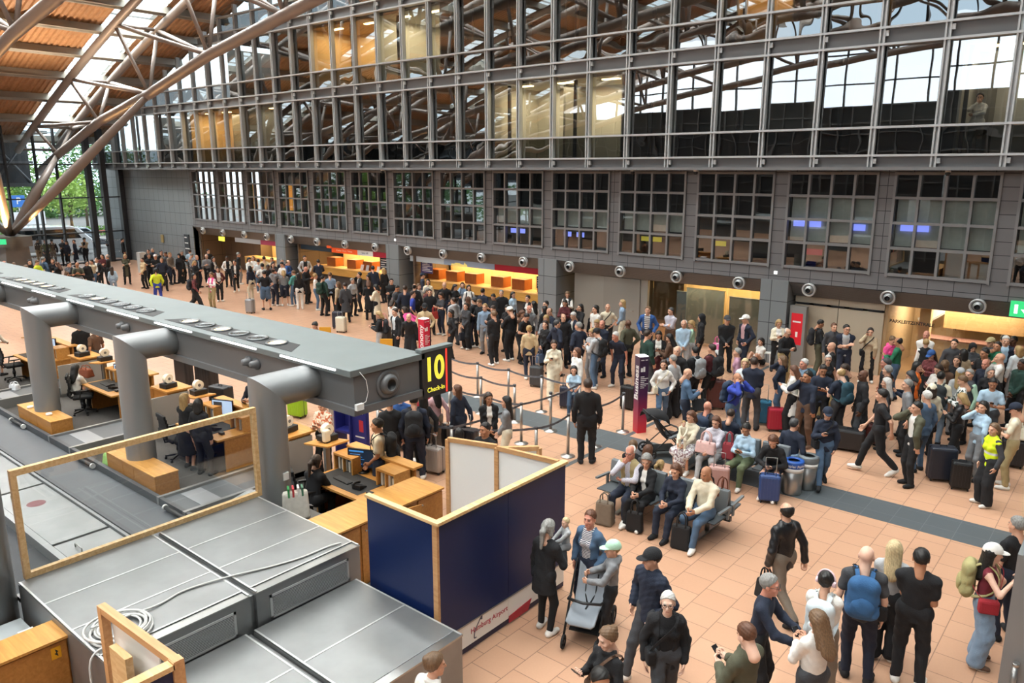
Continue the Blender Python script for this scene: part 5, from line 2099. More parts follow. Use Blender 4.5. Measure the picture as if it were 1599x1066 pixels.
tote('black tote bag on the floor between the knees of the cream jacket', -5.42, 10.88, 0, R(8), .34, .2, .42, '#151517')
tote('taupe backpack standing at the feet of the person in the quilted vest', -6.90, 10.82, 0, R(10), .34, .24, .44, '#6f6457', 'backpack', .16, 'backpack')
tote('black handbag hanging at the knees of the grey haired seated person', -6.33, 10.9, .02, R(10), .3, .16, .36, '#121214')
tote('dark tote bag on the seat beside the small child', -5.62, 12.1, .47, R(80), .4, .25, .34, '#17171a')
tote('blush pink bag on the lap of the person in the white blouse', -6.43, 13.78, .60, R(4), .42, .2, .24, '#d9b3ad')
tote('red patterned bag on the back bench between two passengers', -6.08, 14.1, .47, R(10), .26, .2, .34, '#8c3038')
tote('brown leather bag on the end of the near bench', -5.15, 11.78, .88 - .41, R(70), .3, .2, .36, '#6d3a26')
tote('white canvas bag filled with folders beside the near elbow column', -9.93, 6.5, .772, R(60), .42, .24, .46, '#cbc8bd', 'tote_bag', .0)
tote('brown leather bag lying on the left check-in desk', -21.55, 7.95, .76, R(10), .42, .24, .24, '#7a3f25', 'handbag', .08)
tote('white plastic bag on the carpet by the left desk', -23.85, 6.9, .012, R(20), .3, .24, .36, '#d5d8da', 'plastic_bag', .06)
tote('green lined white waste carton beside the middle oak box', -16.45, 6.35, .012, R(4), .34, .34, .32, '#8fbf6a', 'waste_carton', 0, 'carton')
tote('pink bag resting on the black suitcase in the middle queue', -21.1, 17.98, .63, R(15), .36, .2, .26, '#c98f86')
tote('cream canvas bag on the woven suitcase at the right edge', -1.75, 18.68, .63, R(10), .42, .26, .3, '#d2ccba')
tote('white bag on the floor before the black caps by the glass', -10.6, 23.2, 0, R(10), .4, .26, .4, '#c8cdcf')
tote('pink rucksack behind the legs of the person in black cap', -10.9, 23.75, 0, R(10), .3, .22, .5, '#d870a0')
tote('black suitcase sized bag beside the beige trench coat', -7.0, 24.0, 0, R(10), .4, .3, .55, '#141416')
t = thing('printer_stand', 'grey printer stand beside the near elbow column under the canvas bag', 'stand', (-9.9, 6.52, .012))
b = MB()
b.box(-.24, -.24, 0, .24, .3, .74)
b.build('carcass', mat('stand_grey', '#6d6f70', .5), t)
b = MB()
b.box(-.26, -.26, .74, .26, .32, .76)
b.build('top', mat('stand_top', '#55585a', .5), t)
for k, (dx, c) in enumerate(((-.1, '#2f8a4a'), (-.03, '#c03a40'), (.05, '#d8d8d4'), (.11, '#3b6f55'))):
    b = MB()
    b.box(-.015, -.08, 0, .015, .08, .3)
    o = tag(b.build('folder', mat('folder_' + c, c, .6)), ['green', 'red', 'white', 'dark green'][k] + ' folder sticking out of the white canvas bag', 'folder', 'folders in the canvas bag')
    o.location = (-9.93 + dx * .5, 6.5 + dx * .87, 1.0)
    o.rotation_euler = (0, 0, R(60))
# ================================================================== PEOPLE
V3 = lambda *a: np.array(a, dtype=np.float64)
def unit(v):
    return v / (np.linalg.norm(v) + 1e-12)

class Fld:
    """union of soft shapes turned into one closed skin"""
    def __init__(s):
        s.ops = []
    def cap(s, a, b, ra, rb=None, k=0.03, flat=None, op='u'):
        rb = ra if rb is None else rb
        a = np.asarray(a, float)
        b = np.asarray(b, float)
        m = max(ra, rb) + k
        lo = np.minimum(a, b) - m
        hi = np.maximum(a, b) + m
        s.ops.append((op, 'cap', (a, b, ra, rb, flat), k, lo, hi))
        return s
    def ell(s, c, r, k=0.03, rot=None, op='u'):
        c = np.asarray(c, float)
        r = np.asarray(r, float)
        m = max(r) + k if rot is not None else r + k
        s.ops.append((op, 'ell', (c, r, rot), k, c - m, c + m))
        return s
    def plane(s, p, n):
        s.ops.append(('i', 'pl', (np.asarray(p, float), unit(np.asarray(n, float))), 0, None, None))
        return s
    def fold(s, amp, f, ph):
        s.ops.append(('n', 'fold', (amp, f, ph), 0, None, None))
        return s
    def mesh(s, h):
        lo = np.min([o[4] for o in s.ops if o[4] is not None and o[0] == 'u'], axis=0) - 2 * h
        hi = np.max([o[5] for o in s.ops if o[5] is not None and o[0] == 'u'], axis=0) + 2 * h
        n = np.maximum(3, np.ceil((hi - lo) / h).astype(int) + 1)
        ax = [(lo[i] + h * np.arange(n[i])).astype(np.float32) for i in range(3)]
        v = np.full(n, 1.0, np.float32)
        for op, ty, pr, k, l, u in s.ops:
            if l is not None:
                i0 = np.clip(np.floor((l - lo) / h).astype(int) - 1, 0, n - 1)
                i1 = np.clip(np.ceil((u - lo) / h).astype(int) + 2, 1, n)
                if np.any(i1 <= i0):
                    continue
            else:
                i0 = np.zeros(3, int)
                i1 = n
            sl = tuple(slice(i0[q], i1[q]) for q in range(3))
            X = ax[0][sl[0]][:, None, None]
            Y = ax[1][sl[1]][None, :, None]
            Z = ax[2][sl[2]][None, None, :]
            if ty == 'cap':
                a, b, ra, rb, flat = pr
                px, py, pz = X - a[0], Y - a[1], Z - a[2]
                d = b - a
                if flat is not None:
                    fd, ff = flat
                    q = (px * fd[0] + py * fd[1] + pz * fd[2]) * (1 / ff - 1)
                    px, py, pz = px + fd[0] * q, py + fd[1] * q, pz + fd[2] * q
                    d = d + fd * (d @ fd) * (1 / ff - 1)
                dd = d @ d + 1e-9
                t = np.clip((px * d[0] + py * d[1] + pz * d[2]) / dd, 0, 1)
                ds = np.sqrt((px - t * d[0]) ** 2 + (py - t * d[1]) ** 2 + (pz - t * d[2]) ** 2) - (ra + (rb - ra) * t)
            elif ty == 'ell':
                c, r, rot = pr
                px, py, pz = X - c[0], Y - c[1], Z - c[2]
                if rot is not None:
                    px, py, pz = (px * rot[0, 0] + py * rot[1, 0] + pz * rot[2, 0], px * rot[0, 1] + py * rot[1, 1] + pz * rot[2, 1], px * rot[0, 2] + py * rot[1, 2] + pz * rot[2, 2])
                q = np.sqrt((px / r[0]) ** 2 + (py / r[1]) ** 2 + (pz / r[2]) ** 2)
                ds = (q - 1) * min(r)
            elif ty == 'pl':
                p, nn = pr
                ds = (X - p[0]) * nn[0] + (Y - p[1]) * nn[1] + (Z - p[2]) * nn[2]
            if ty == 'fold':
                amp, f, ph = pr
                v += amp * np.sin(X * f * 1.3 + Z * f + ph) * np.sin(Y * f * 1.1 - Z * f * .6 + ph * 1.7)
                continue
            w = v[sl]
            if op == 'u':
                if k > 0:
                    hh = np.clip(.5 + .5 * (w - ds) / k, 0, 1)
                    w[...] = w * (1 - hh) + ds * hh - k * hh * (1 - hh)
                else:
                    np.minimum(w, ds, out=w)
            elif op == 's':
                np.maximum(w, -ds, out=w)
            else:
                np.maximum(w, ds, out=w)
        return nets(v, lo, h)

def nets(v, lo, h):
    ins = v < 0
    c = np.zeros(tuple(x - 1 for x in v.shape), np.int8)
    for dx in (0, 1):
        for dy in (0, 1):
            for dz in (0, 1):
                c += ins[dx:ins.shape[0] - 1 + dx, dy:ins.shape[1] - 1 + dy, dz:ins.shape[2] - 1 + dz]
    act = (c > 0) & (c < 8)
    idx = np.argwhere(act)
    if len(idx) == 0:
        return np.zeros((0, 3)), np.zeros((0, 4), int)
    num = np.full(act.shape, -1, np.int64)
    num[act] = np.arange(len(idx))
    acc = np.zeros((len(idx), 3))
    cnt = np.zeros(len(idx))
    i, j, k = idx.T
    for axis in range(3):
        o = [0, 0, 0]
        o[axis] = 1
        others = [q for q in range(3) if q != axis]
        for a in (0, 1):
            for b in (0, 1):
                s = [0, 0, 0]
                s[others[0]] = a
                s[others[1]] = b
                v0 = v[i + s[0], j + s[1], k + s[2]]
                v1 = v[i + s[0] + o[0], j + s[1] + o[1], k + s[2] + o[2]]
                m = (v0 < 0) != (v1 < 0)
                t = np.where(m, v0 / (v0 - v1 + 1e-12), 0)
                p = np.zeros((len(idx), 3))
                p[:, others[0]] = a
                p[:, others[1]] = b
                p[:, axis] = t
                acc[m] += p[m]
                cnt[m] += 1
    vert = lo + (idx + acc / np.maximum(cnt, 1)[:, None]) * h
    qs = []
    for axis in range(3):
        o1, o2 = [(1, 2), (2, 0), (0, 1)][axis]
        sa = [slice(None)] * 3
        sb = [slice(None)] * 3
        sa[axis] = slice(0, -1)
        sb[axis] = slice(1, None)
        e = ins[tuple(sa)] != ins[tuple(sb)]
        sgn = ins[tuple(sa)]
        e[tuple(slice(0, 1) if q == o1 else slice(None) for q in range(3))] = False
        e[tuple(slice(0, 1) if q == o2 else slice(None) for q in range(3))] = False
        lim = act.shape
        w = np.argwhere(e)
        if len(w) == 0:
            continue
        ok = (w[:, o1] < lim[o1]) & (w[:, o2] < lim[o2]) & (w[:, axis] < lim[axis])
        w = w[ok]
        def nid(d1, d2):
            q = w.copy()
            q[:, o1] -= d1
            q[:, o2] -= d2
            return num[q[:, 0], q[:, 1], q[:, 2]]
        f = np.stack([nid(1, 1), nid(0, 1), nid(0, 0), nid(1, 0)], 1)
        s = sgn[w[:, 0], w[:, 1], w[:, 2]]
        f[~s] = f[~s][:, ::-1]
        qs.append(f[(f >= 0).all(1)])
    return vert, np.concatenate(qs) if qs else np.zeros((0, 4), int)

def to_mesh(name, parts, mats, smooth=True):
    """parts: list of (verts, quads, material indices or int)"""
    vs, fs, ms, o = [], [], [], 0
    for v, f, m in parts:
        if len(v) == 0:
            continue
        vs.append(v)
        fs.append(f + o)
        ms.append(np.full(len(f), m, np.int32) if np.isscalar(m) else m)
        o += len(v)
    v = np.concatenate(vs).astype(np.float32)
    f = np.concatenate(fs).astype(np.int32)
    me = bpy.data.meshes.new(name)
    me.vertices.add(len(v))
    me.vertices.foreach_set('co', v.ravel())
    me.loops.add(len(f) * 4)
    me.loops.foreach_set('vertex_index', f.ravel())
    me.polygons.add(len(f))
    me.polygons.foreach_set('loop_start', np.arange(0, len(f) * 4, 4, dtype=np.int32))
    me.polygons.foreach_set('material_index', np.concatenate(ms).astype(np.int32))
    me.polygons.foreach_set('use_smooth', np.ones(len(f), bool))
    for m in mats:
        me.materials.append(m)
    me.update(calc_edges=True)
    me.validate()
    return me
def link(name, me, parent):
    o = bpy.data.objects.new(name, me)
    COL.objects.link(o)
    o.parent = parent
    return o

CLR = dict(bk='#17181b', nv='#1d2536', wh='#dedcd6', cr='#d9d0b8', bg='#b3a184', gy='#7d7f82', dg='#3c3e42', lg='#a9acae', lb='#a9c4d8', dn='#4c6580', bl='#2f5590',
           rb='#2c3f9a', gn='#1f6b4c', dk='#1e3b33', ol='#4d4d3c', br='#5a4232', mr='#552328', pk='#d64a86', rs='#c9a2a6', rd='#9d2530', og='#d9691f', yl='#c9d832', mt='#a9cdb4',
           tl='#4f8f8a', kh='#a3946c', pp='#8d7f90', pl='#b98fa4', wn='#6b1f2c', sd='#c2ac86', tp='#7b7063', ic='#cfd8dc', hv='#d8f020', gr='#5f6a4e', lj='#7f96ad')
CN = dict(bk='black', nv='navy', wh='white', cr='cream', bg='beige', gy='grey', dg='dark grey', lg='light grey', lb='light blue', dn='blue denim', bl='blue', rb='royal blue', gn='green',
          dk='dark green', ol='olive', br='brown', mr='maroon', pk='pink', rs='pale pink', rd='red', og='orange', yl='neon yellow', mt='mint', tl='teal', kh='khaki', pp='mauve', pl='dusty pink', wn='wine red',
          sd='sand', tp='taupe', ic='ice blue', hv='hi-vis yellow', gr='moss green', lj='light denim')
HAIRC = dict(k='#15120f', b='#33241a', l='#6b5138', y='#a88a5a', Y='#c9b48a', g='#8a8985', w='#c9c7c2', r='#5d3a25', t='#3f3f40')
SKINC = dict(l='#d0a085', p='#dcb39c', t='#b07d5e', d='#5d3d2c', r='#c98a74')
def cloth(c, kind='cloth'):
    return mat('%s_%s' % (kind, c), CLR.get(c, c), .88 if kind != 'leather' else .35, 0, .10, 9, .25, 70)
def skin_m(c):
    return mat('skin_' + c, SKINC[c], .55, 0, .04, 20)
eye_m = mat('eye_dark', '#1d1613', .3)
eyew_m = mat('eye_white', '#a89a90', .4)
lip_m = {c: mat('lip_' + c, {'l': '#a8675c', 'p': '#b2706a', 't': '#8d5546', 'd': '#4a2b24', 'r': '#a0574c'}[c], .5) for c in SKINC}
def hair_m(c):
    if 'hair_' + c in _M:
        return _M['hair_' + c]
    m = wood_mat('hair_' + c, HAIRC[c], HAIRC[c], .55, (60, 60, 4))
    cr_ = [n for n in m.node_tree.nodes if n.type == 'VALTORGB'][0]
    base = hx(HAIRC[c])
    cr_.color_ramp.elements[0].color = (*[q * .6 for q in base], 1)
    cr_.color_ramp.elements[1].color = (*[min(1, q * 1.25) for q in base], 1)
    return m

_HEAD = {}
def head_template(h, fem):
    key = (round(h, 4), fem)
    if key in _HEAD:
        return _HEAD[key]
    f = Fld()
    f.ell((0, -.012, .03), (.075, .095, .092), .02)
    f.ell((0, .028, -.045), (.055 if fem else .06, .062, .072), .035)
    f.cap((-.018, .066, -.096), (.018, .066, -.096), .018, .018, .03)
    f.cap((-.036, .078, .028), (.036, .078, .028), .012, .012, .02)
    f.ell((-.042, .058, -.03), (.022, .025, .022), .02)
    f.ell((.042, .058, -.03), (.022, .025, .022), .02)
    f.cap((0, .088, .012), (0, .112, -.026), .008, .013, .012)
    f.cap((-.012, .096, -.03), (.012, .096, -.03), .008, .008, .01)
    f.cap((-.018, .087, -.06), (.018, .087, -.06), .0075, .0075, .012)
    f.cap((-.014, .086, -.071), (.014, .086, -.071), .008, .008, .010)
    for s in (-1, 1):
        f.ell((s * .033, .097, .006), (.017, .016, .011), op='s', k=0)
        f.ell((s * .033, .076, .006), (.014, .014, .012), .003)
        f.ell((s * .078, -.008, -.008), (.011, .022, .033), .008)
    f.cap((0, -.012, -.07), (0, -.035, -.20), .05 if fem else .056, .056 if fem else .064, .03)
    v, q = f.mesh(h)
    c = v[q].mean(1)
    m = np.zeros(len(q), np.int32)
    ax = np.abs(c[:, 0])
    eye = ((ax - .033) / .013) ** 2 + ((c[:, 2] - .006) / .008) ** 2
    m[(eye < 1) & (c[:, 1] > .06)] = 2
    m[(((ax - .033) / .0075) ** 2 + ((c[:, 2] - .006) / .009) ** 2 < 1) & (c[:, 1] > .06)] = 1
    m[(ax > .014) & (ax < .05) & (np.abs(c[:, 2] - .027 + .12 * np.abs(ax - .03)) < max(.0055, h * .55)) & (c[:, 1] > .06)] = 4
    m[(ax < .019) & (np.abs(c[:, 2] + .0655) < max(.007, h * .6)) & (c[:, 1] > .08)] = 3
    _HEAD[key] = (v, q, m)
    return _HEAD[key]

_HAIR = {}
def hair_template(style, h):
    key = (style, round(h, 4))
    if key in _HAIR:
        return _HAIR[key]
    f = Fld()
    if style in 'slmbupch':
        g = {'c': .026, 's': .0095}.get(style, .016)
        f.ell((0, -.016, .036), (.077 + g, .097 + g, .092 + g), .01)
        nape = {'s': -.055, 'c': -.06}.get(style, -.08)
        # hairline: cut away everything in front of and below the face plane
        f.plane((0, .052, .07), (0, .62, -.55))
        f.plane((0, 0, nape), (0, -.25, -1))
        if style == 's':
            f.ell((0, .088, -.02), (.05, .06, .085), op='s', k=0)
    if style == 'b':        # bald crown with a fringe of hair
        f.ell((0, -.018, .03), (.084, .104, .1), .01)
        f.plane((0, .015, .0), (0, 1, .35))
        f.plane((0, 0, .05), (0, .5, 1))
        f.plane((0, 0, -.06), (0, .3, -1))
    if style in 'lpm':
        L = {'l': -.34, 'm': -.13, 'p': -.09}[style]
        for s in (-1, 1):
            f.cap((s * .06, -.03, .03), (s * .075, -.035, L * .75), .036, .03, .03)
        if style != 'p':
            f.cap((0, -.07, .03), (0, -.095, L), .075, .072, .04, (V3(0, 1, 0), .55))
            f.cap((-.05, -.06, .0), (-.06, -.085, L * .95), .04, .03, .04)
            f.cap((.05, -.06, .0), (.06, -.085, L * .95), .04, .03, .04)
        else:
            f.cap((0, -.1, .05), (0, -.15, -.03), .035, .038, .02)
            f.cap((0, -.15, -.03), (0, -.13, -.26), .04, .02, .03)
    if style == 'u':
        f.ell((0, -.10, .075), (.042, .042, .04), .015)
    if style == 'c':
        f.cap((-.05, -.05, 0), (-.07, -.06, -.09), .045, .04, .03)
        f.cap((.05, -.05, 0), (.07, -.06, -.09), .045, .04, .03)
    if style == 'k':        # cap
        f.ell((0, -.012, .040), (.100, .121, .114), .0)
        f.plane((0, 0, .035), (0, .12, -1))
        f.ell((0, .10, .04), (.075, .095, .012), .012)
    if style == 'h':
        pass
    if style == 'o':        # hood or headscarf
        f.ell((0, -.02, .025), (.1, .12, .12), .02)
        f.cap((0, -.03, -.06), (0, -.03, -.17), .085, .11, .04)
        f.ell((0, .10, -.015), (.058, .09, .085), op='s', k=0)
    if style not in 'ko':
        f.fold(.003, 85, 1.0)
    _HAIR[key] = f.mesh(h)
    return _HAIR[key]

_HAND = {}
def hand_template(kind, h):
    key = (kind, round(h, 4))
    if key in _HAND:
        return _HAND[key]
    f = Fld()
    f.ell((0, 0, .05), (.040, .016, .052), .01)
    f.cap((0, 0, -.03), (0, 0, .03), .026, .028, .02, (V3(0, 1, 0), .75))
    curl = {'r': .45, 'g': 1.25, 'f': .12}[kind]
    for q, (x0, L) in enumerate(((-.030, .062), (-.011, .078), (.010, .083), (.030, .075))):
        p = V3(x0, 0, .088)
        a = 0
        for sgm, frac in ((0, .45), (1, .32), (2, .23)):
            a += curl * (.75 + .08 * q if sgm else .55)
            d = V3(x0 * .25 * (1 - curl * .5), math.sin(a), math.cos(a))
            d = unit(d)
            e = p + d * L * frac
            f.cap(p, e, .0098 - .001 * sgm, .0092 - .001 * sgm, .004)
            p = e
    f.cap((.034, .004, .02), (.058, .018, .055), .0125, .011, .012)
    f.cap((.058, .018, .055), (.056 - .01 * curl, .034, .086), .0105, .0088, .003)
    _HAND[key] = f.mesh(h)
    return _HAND[key]

def ik(a, w, l1, l2, pole):
    d = w - a
    L = np.linalg.norm(d)
    mx = (l1 + l2) * .995
    if L > mx:
        w = a + d / L * mx
        d = w - a
        L = mx
    u = d / L
    x = (l1 * l1 - l2 * l2 + L * L) / (2 * L)
    hh = math.sqrt(max(0, l1 * l1 - x * x))
    p = pole - u * (pole @ u)
    return a + u * x + unit(p) * hh, w

ARM = {  # hand targets from the shoulder in the torso frame: outward, forward, up
    's': ((.07, .05, -.52), (.07, .05, -.52)), 'p': ((-.09, .28, -.19), (-.10, .27, -.20)), 'P': ((-.05, .29, -.14), (.06, .04, -.52)),
    'k': ((-.045, .10, .13), (.05, .06, -.5)), 'x': ((-.24, .20, -.19), (-.25, .23, -.22)), 'c': ((-.13, .17, -.45), (-.14, .17, -.46)),
    'o': ((.03, .07, -.44), (.03, .07, -.44)), 'h': ((.0, .05, -.37), (.0, .05, -.37)), 'm': ((-.13, .16, .07), (-.22, .19, -.24)),
    'g': ((.10, -.13, -.5), (.06, .06, -.52)), 'd': ((-.03, .42, -.27), (-.03, .40, -.28)), 'u': ((-.02, .36, -.28), (-.02, .36, -.28)),
    't': ((-.10, .30, -.36), (-.11, .31, -.36)), 'w': ((.05, .2, -.46), (.06, -.18, -.46)), 'i': ((-.05, .46, -.16), (-.08, .3, -.3)),
    'z': ((-.05, .30, -.30), (-.10, .31, -.34)), 'e': ((-.06, .10, .18), (-.06, .10, .18)), 'b': ((-.05, .22, -.05), (-.2, .22, -.18)), 'y': ((-.04, .26, -.06), (.02, .1, -.45))}

def joints(legs, arms, rng, lean, fem, hyaw, hpitch):
    J = {}
    sh = .150 if fem else .170
    lean = lean + rng.uniform(-.03, .04)
    t = V3(0, math.sin(lean), math.cos(lean))
    fw = V3(0, math.cos(lean), -math.sin(lean))
    rt = V3(1, 0, 0)
    if legs == 'T':
        P = V3(0, 0, .53)
    elif legs == 'F':
        P = V3(0, 0, .14)
    else:
        P = V3(0, -.45 * math.sin(lean) * .6, .93 - .05 * abs(math.sin(lean)))
    N = P + t * .515
    J.update(P=P, t=t, fw=fw, N=N)
    tw = rng.uniform(-.12, .12)
    J['tw'] = tw
    for i, s in enumerate((1, -1)):
        S = N - t * .07 + rt * s * sh
        J['S', s] = S
        o = ARM[arms][i if rng.random() < .5 or arms not in 'Pkgmwiby' else i]
        W = S + rt * s * o[0] + fw * o[1] + t * o[2] + rng.uniform(-.015, .015, 3)
        if legs in 'TF' and arms == 't':
            W = V3(s * .07, .40 + rng.uniform(-.05, .05), P[2] + .14)
        pole = V3(s * .4, .9, -.7) if arms in 'kemyb' else V3(s * .45, .1, -1) if arms in 'pP' else V3(s * .75, -.7, -.35)
        J['E', s], J['W', s] = ik(S, W, .285, .255, pole)
        H = P + V3(s * .085, 0, -.02)
        J['H', s] = H
        if legs == 'T':
            A = V3(s * (.10 + rng.uniform(-.02, .05)), .42 + rng.uniform(-.1, .12), .075)
            J['K', s], J['A', s] = ik(H, A, .43, .42, V3(s * .15, 1, .8))
        elif legs == 'F':
            A = V3(s * .12, .50, .075)
            J['K', s], J['A', s] = ik(H, A, .43, .42, V3(s * .1, .3, 1))
        elif legs == 'W':
            A = V3(s * .07, .30, .085) if s > 0 else V3(s * .07, -.34, .17)
            J['K', s], J['A', s] = ik(H, A, .43, .42, V3(0, 1, 0))
        else:
            A = V3(s * (.10 + rng.uniform(-.015, .05)), rng.uniform(-.06, .07), .075)
            J['K', s], J['A', s] = ik(H, A, .43, .42, V3(s * .2, 1, 0))
        J['toe', s] = s * rng.uniform(.05, .35)
        J['lift', s] = -.75 if (legs == 'W' and s < 0) else 0.0
    hd = unit(t * .8 + V3(0, .12, .5))
    J['C'] = N + hd * .165
    cy, sy = math.cos(hyaw), math.sin(hyaw)
    cp, sp_ = math.cos(hpitch), math.sin(hpitch)
    J['HR'] = np.array([[cy, -sy, 0], [sy, cy, 0], [0, 0, 1]]) @ np.array([[1, 0, 0], [0, cp, -sp_], [0, sp_, cp]])
    return J

def body_field(J, fem, child=False):
    P, t, fw, N = J['P'], J['t'], J['fw'], J['N']
    f = Fld()
    fl = (fw, .62)
    f.cap(P + t * .02, P + t * .18, .135 if fem else .13, .115 if fem else .128, .04, fl)
    f.cap(P + t * .18, N - t * .13, .118 if fem else .13, .138 if fem else .152, .05, fl)
    f.cap(J['S', -1] - t * .02, J['S', 1] - t * .02, .052, .052, .05)
    f.cap(N - t * .03, J['C'] - (J['C'] - N) * .3, .055, .05, .03)
    for s in (1, -1):
        f.cap(J['S', s], J['E', s], .046, .037, .03)
        f.cap(J['E', s], J['W', s], .036, .025, .015)
        f.cap(J['H', s], J['K', s], .082, .052, .05)
        f.cap(J['K', s], J['A', s], .05, .034, .02)
        foot(f, J, s, .0)
    f.plane((0, 0, .004), (0, 0, -1))
    return f
def foot(f, J, s, e):
    A = J['A', s]
    a = J['toe', s]
    d = V3(-math.sin(a) * -1 if False else math.sin(a), math.cos(a), 0)
    li = J['lift', s]
    d = unit(d + V3(0, 0, li))
    hl = A + V3(0, -.035, -.035) if li == 0 else A + V3(0, .0, -.04)
    f.cap(hl, hl + d * .10, .036 + e, .038 + e, .02)
    f.cap(hl + d * .10, hl + d * .185, .038 + e, .028 + e, .02)
def torso_cloth(J, e, hem, fem, slim=0.0):
    P, t, fw, N = J['P'], J['t'], J['fw'], J['N']
    f = Fld()
    fl = (fw, .66)
    f.cap(P + t * (-hem - .02), P + t * .16, .142 + e - slim, .125 + e - slim, .05, fl)
    f.cap(P + t * .16, N - t * .12, .125 + e - slim, .150 + e if not fem else .138 + e, .05, fl)
    f.cap(J['S', -1] - t * .02, J['S', 1] - t * .02, .042 + e * .8, .042 + e * .8, .06)
    for s in (-1, 1):
        f.cap(N + t * .0 + V3(s * .04, 0, 0), J['S', s] - t * .0, .045 + e * .5, .036 + e * .5, .04)
    if fem:
        for s in (-1, 1):
            f.ell(N - t * .2 + V3(s * .065, 0, 0) + fw * .075, (.06 + e * .6, .055 + e * .5, .06 + e * .6), .04)
    return f
def sleeve(f, J, s, e, frac, loose=0.0):
    S, E, W = J['S', s], J['E', s], J['W', s]
    if frac <= 1:
        f.cap(S, S + (E - S) * frac, .044 + e, .044 + e + loose, .04)
    else:
        f.cap(S, E, .045 + e, .037 + e, .04)
        f.cap(E, E + (W - E) * (frac - 1), .037 + e, .030 + e + loose, .02)

def person(spec, label, group=None):
    (x, y, h, yaw, build, pose, top, bottom, hair, shoe, skin, hy, hp, seed) = spec
    rng = np.random.default_rng(seed)
    fem = build in 'fg'
    child = build in 'cg'
    dist = math.hypot(x, y)
    legs, arms = pose[0], pose[1]
    lean = {'B': .75, 'b': .38}.get(legs, 0.0)
    if len(pose) > 2:
        lean = {'1': .12, '2': .25, '3': .42, '4': .8}[pose[2]]
    L = 'S' if legs in 'Bb' else legs
    J = joints(L, arms, rng, lean, fem, hy, hp)
    root = thing('person', label, 'person', (x, y, 0), yaw, group)
    sc = h / 1.74
    root.scale = (sc * (1.04 if build == 'M' else 1.0), sc * (1.06 if build == 'M' else 1), sc)
    near = dist < 15.5
    mid = dist < 27
    hb = .0125 if near else (.017 if mid else .026)
    hhd = .0062 if near else (.0095 if mid else .015)
    hh = .0046 if near else (.0065 if mid else .011)
    sk = skin_m(skin)
    hs, hc = hair.split('.')[:2] if '.' in hair else (hair, 'b')
    brow = hair_m(hc if hc in HAIRC else 'b')
    # ---- body: one mesh with head and hands
    parts = []
    v, q = body_field(J, fem).mesh(hb * 1.25)
    parts.append((v, q, 0))
    v, q, m = head_template(hhd, fem)
    HR, C = J['HR'], J['C']
    hs_ = 1.12 if child else 1.0
    parts.append((v @ HR.T * hs_ + C, q, m))
    for s in (1, -1):
        kind = 'r' if arms in 'sxcohwt' else ('g' if not (arms == 'k' and s < 0) else 'r')
        v, q = hand_template(kind, hh)
        d = unit(J['W', s] - J['E', s])
        if arms in 'pPkmbyei':
            n0 = C - J['W', s]
        else:
            n0 = V3(-s, .15, 0)
        n = unit(n0 - d * (n0 @ d))
        u = np.cross(n, d)
        # thumb towards the front / up
        ref = V3(0, .6, .6)
        flip = 1 if u @ ref > 0 else -1
        M = np.stack([u * flip, n, d], 1)
        qq = q if np.linalg.det(M) > 0 else q[:, ::-1]
        parts.append((v @ M.T + J['W', s] - d * .0, qq, 0))
    me = to_mesh('body', parts, [sk, eye_m, eyew_m, lip_m[skin], brow])
    link('body', me, root)
    ph = rng.uniform(0, 6)
    P, t, fw, N = J['P'], J['t'], J['fw'], J['N']
    # ---- clothing
    tk, tc_ = (top.split('.') + ['bk'])[:2]
    inner = top.split('.')[2] if top.count('.') > 1 else None
    def neck(f, r, up=.055):
        f.ell(N + t * up + fw * .02, (r, r, .07), op='s', k=0)
    e = {'te': .012, 'sh': .013, 'sw': .017, 'jk': .021, 'jo': .023, 'ct': .024, 'co': .024, 'hd': .022, 'vs': .030, 'tk': .010, 'pf': .034, 'bl': .019, 'dr': .013}[tk]
    hem = {'te': .10, 'sh': .12, 'sw': .09, 'jk': .13, 'jo': .15, 'ct': .15, 'co': .15, 'hd': .12, 'vs': .17, 'tk': .06, 'pf': .13, 'bl': .15, 'dr': .1}[tk]
    if L in 'TF':
        hem = min(hem, .06)
    frac = {'te': .62, 'tk': 0, 'dr': .55, 'vs': 0}.get(tk, 1.93)
    nm = {'te': 't_shirt', 'sh': 'shirt', 'sw': 'sweater', 'jk': 'jacket', 'jo': 'jacket', 'ct': 'coat', 'co': 'coat', 'hd': 'hoodie', 'vs': 'vest', 'tk': 'tank_top', 'pf': 'puffer_jacket', 'bl': 'blazer', 'dr': 'dress_top'}[tk]
    opened = tk in ('jo', 'co', 'bl') or (tk == 'vs' and inner and tc_ != 'hv')
    f = torso_cloth(J, e, hem, fem)
    f.plane(P - t * hem, -t)
    long_ = tk in ('ct', 'co')
    if frac:
        for s in (1, -1):
            sleeve(f, J, s, e, frac, .006 if tk == 'te' else 0)
    if long_ and L not in 'TF':
        f.cap(P + t * .0, V3(P[0], P[1] - .01, .50 if tk == 'ct' else .7), .165, .215 if tk == 'ct' else .185, .04, (fw, .72))
        f.plane((0, 0, .46 if tk == 'ct' else .68), (0, 0, -1))
    neck(f, .068 if tk not in ('te', 'tk', 'dr') else .078)
    if tk in ('jk', 'jo', 'ct', 'co', 'pf', 'hd', 'sh', 'bl', 'vs'):
        for k in range(8):
            a0, a1 = k * PI / 4, (k + 1) * PI / 4
            if opened and k in (1, 2):
                continue
            r = .072
            p0_ = N + t * .012 + V3(r * math.cos(a0), 0, 0) + fw * (r * math.sin(a0))
            p1_ = N + t * .012 + V3(r * math.cos(a1), 0, 0) + fw * (r * math.sin(a1))
            f.cap(p0_, p1_, .016 + e * .25, .016 + e * .25, .012)
    if tk in ('hd',):
        f.ell(N - fw * .095 + t * .0, (.1, .055, .075), .03)
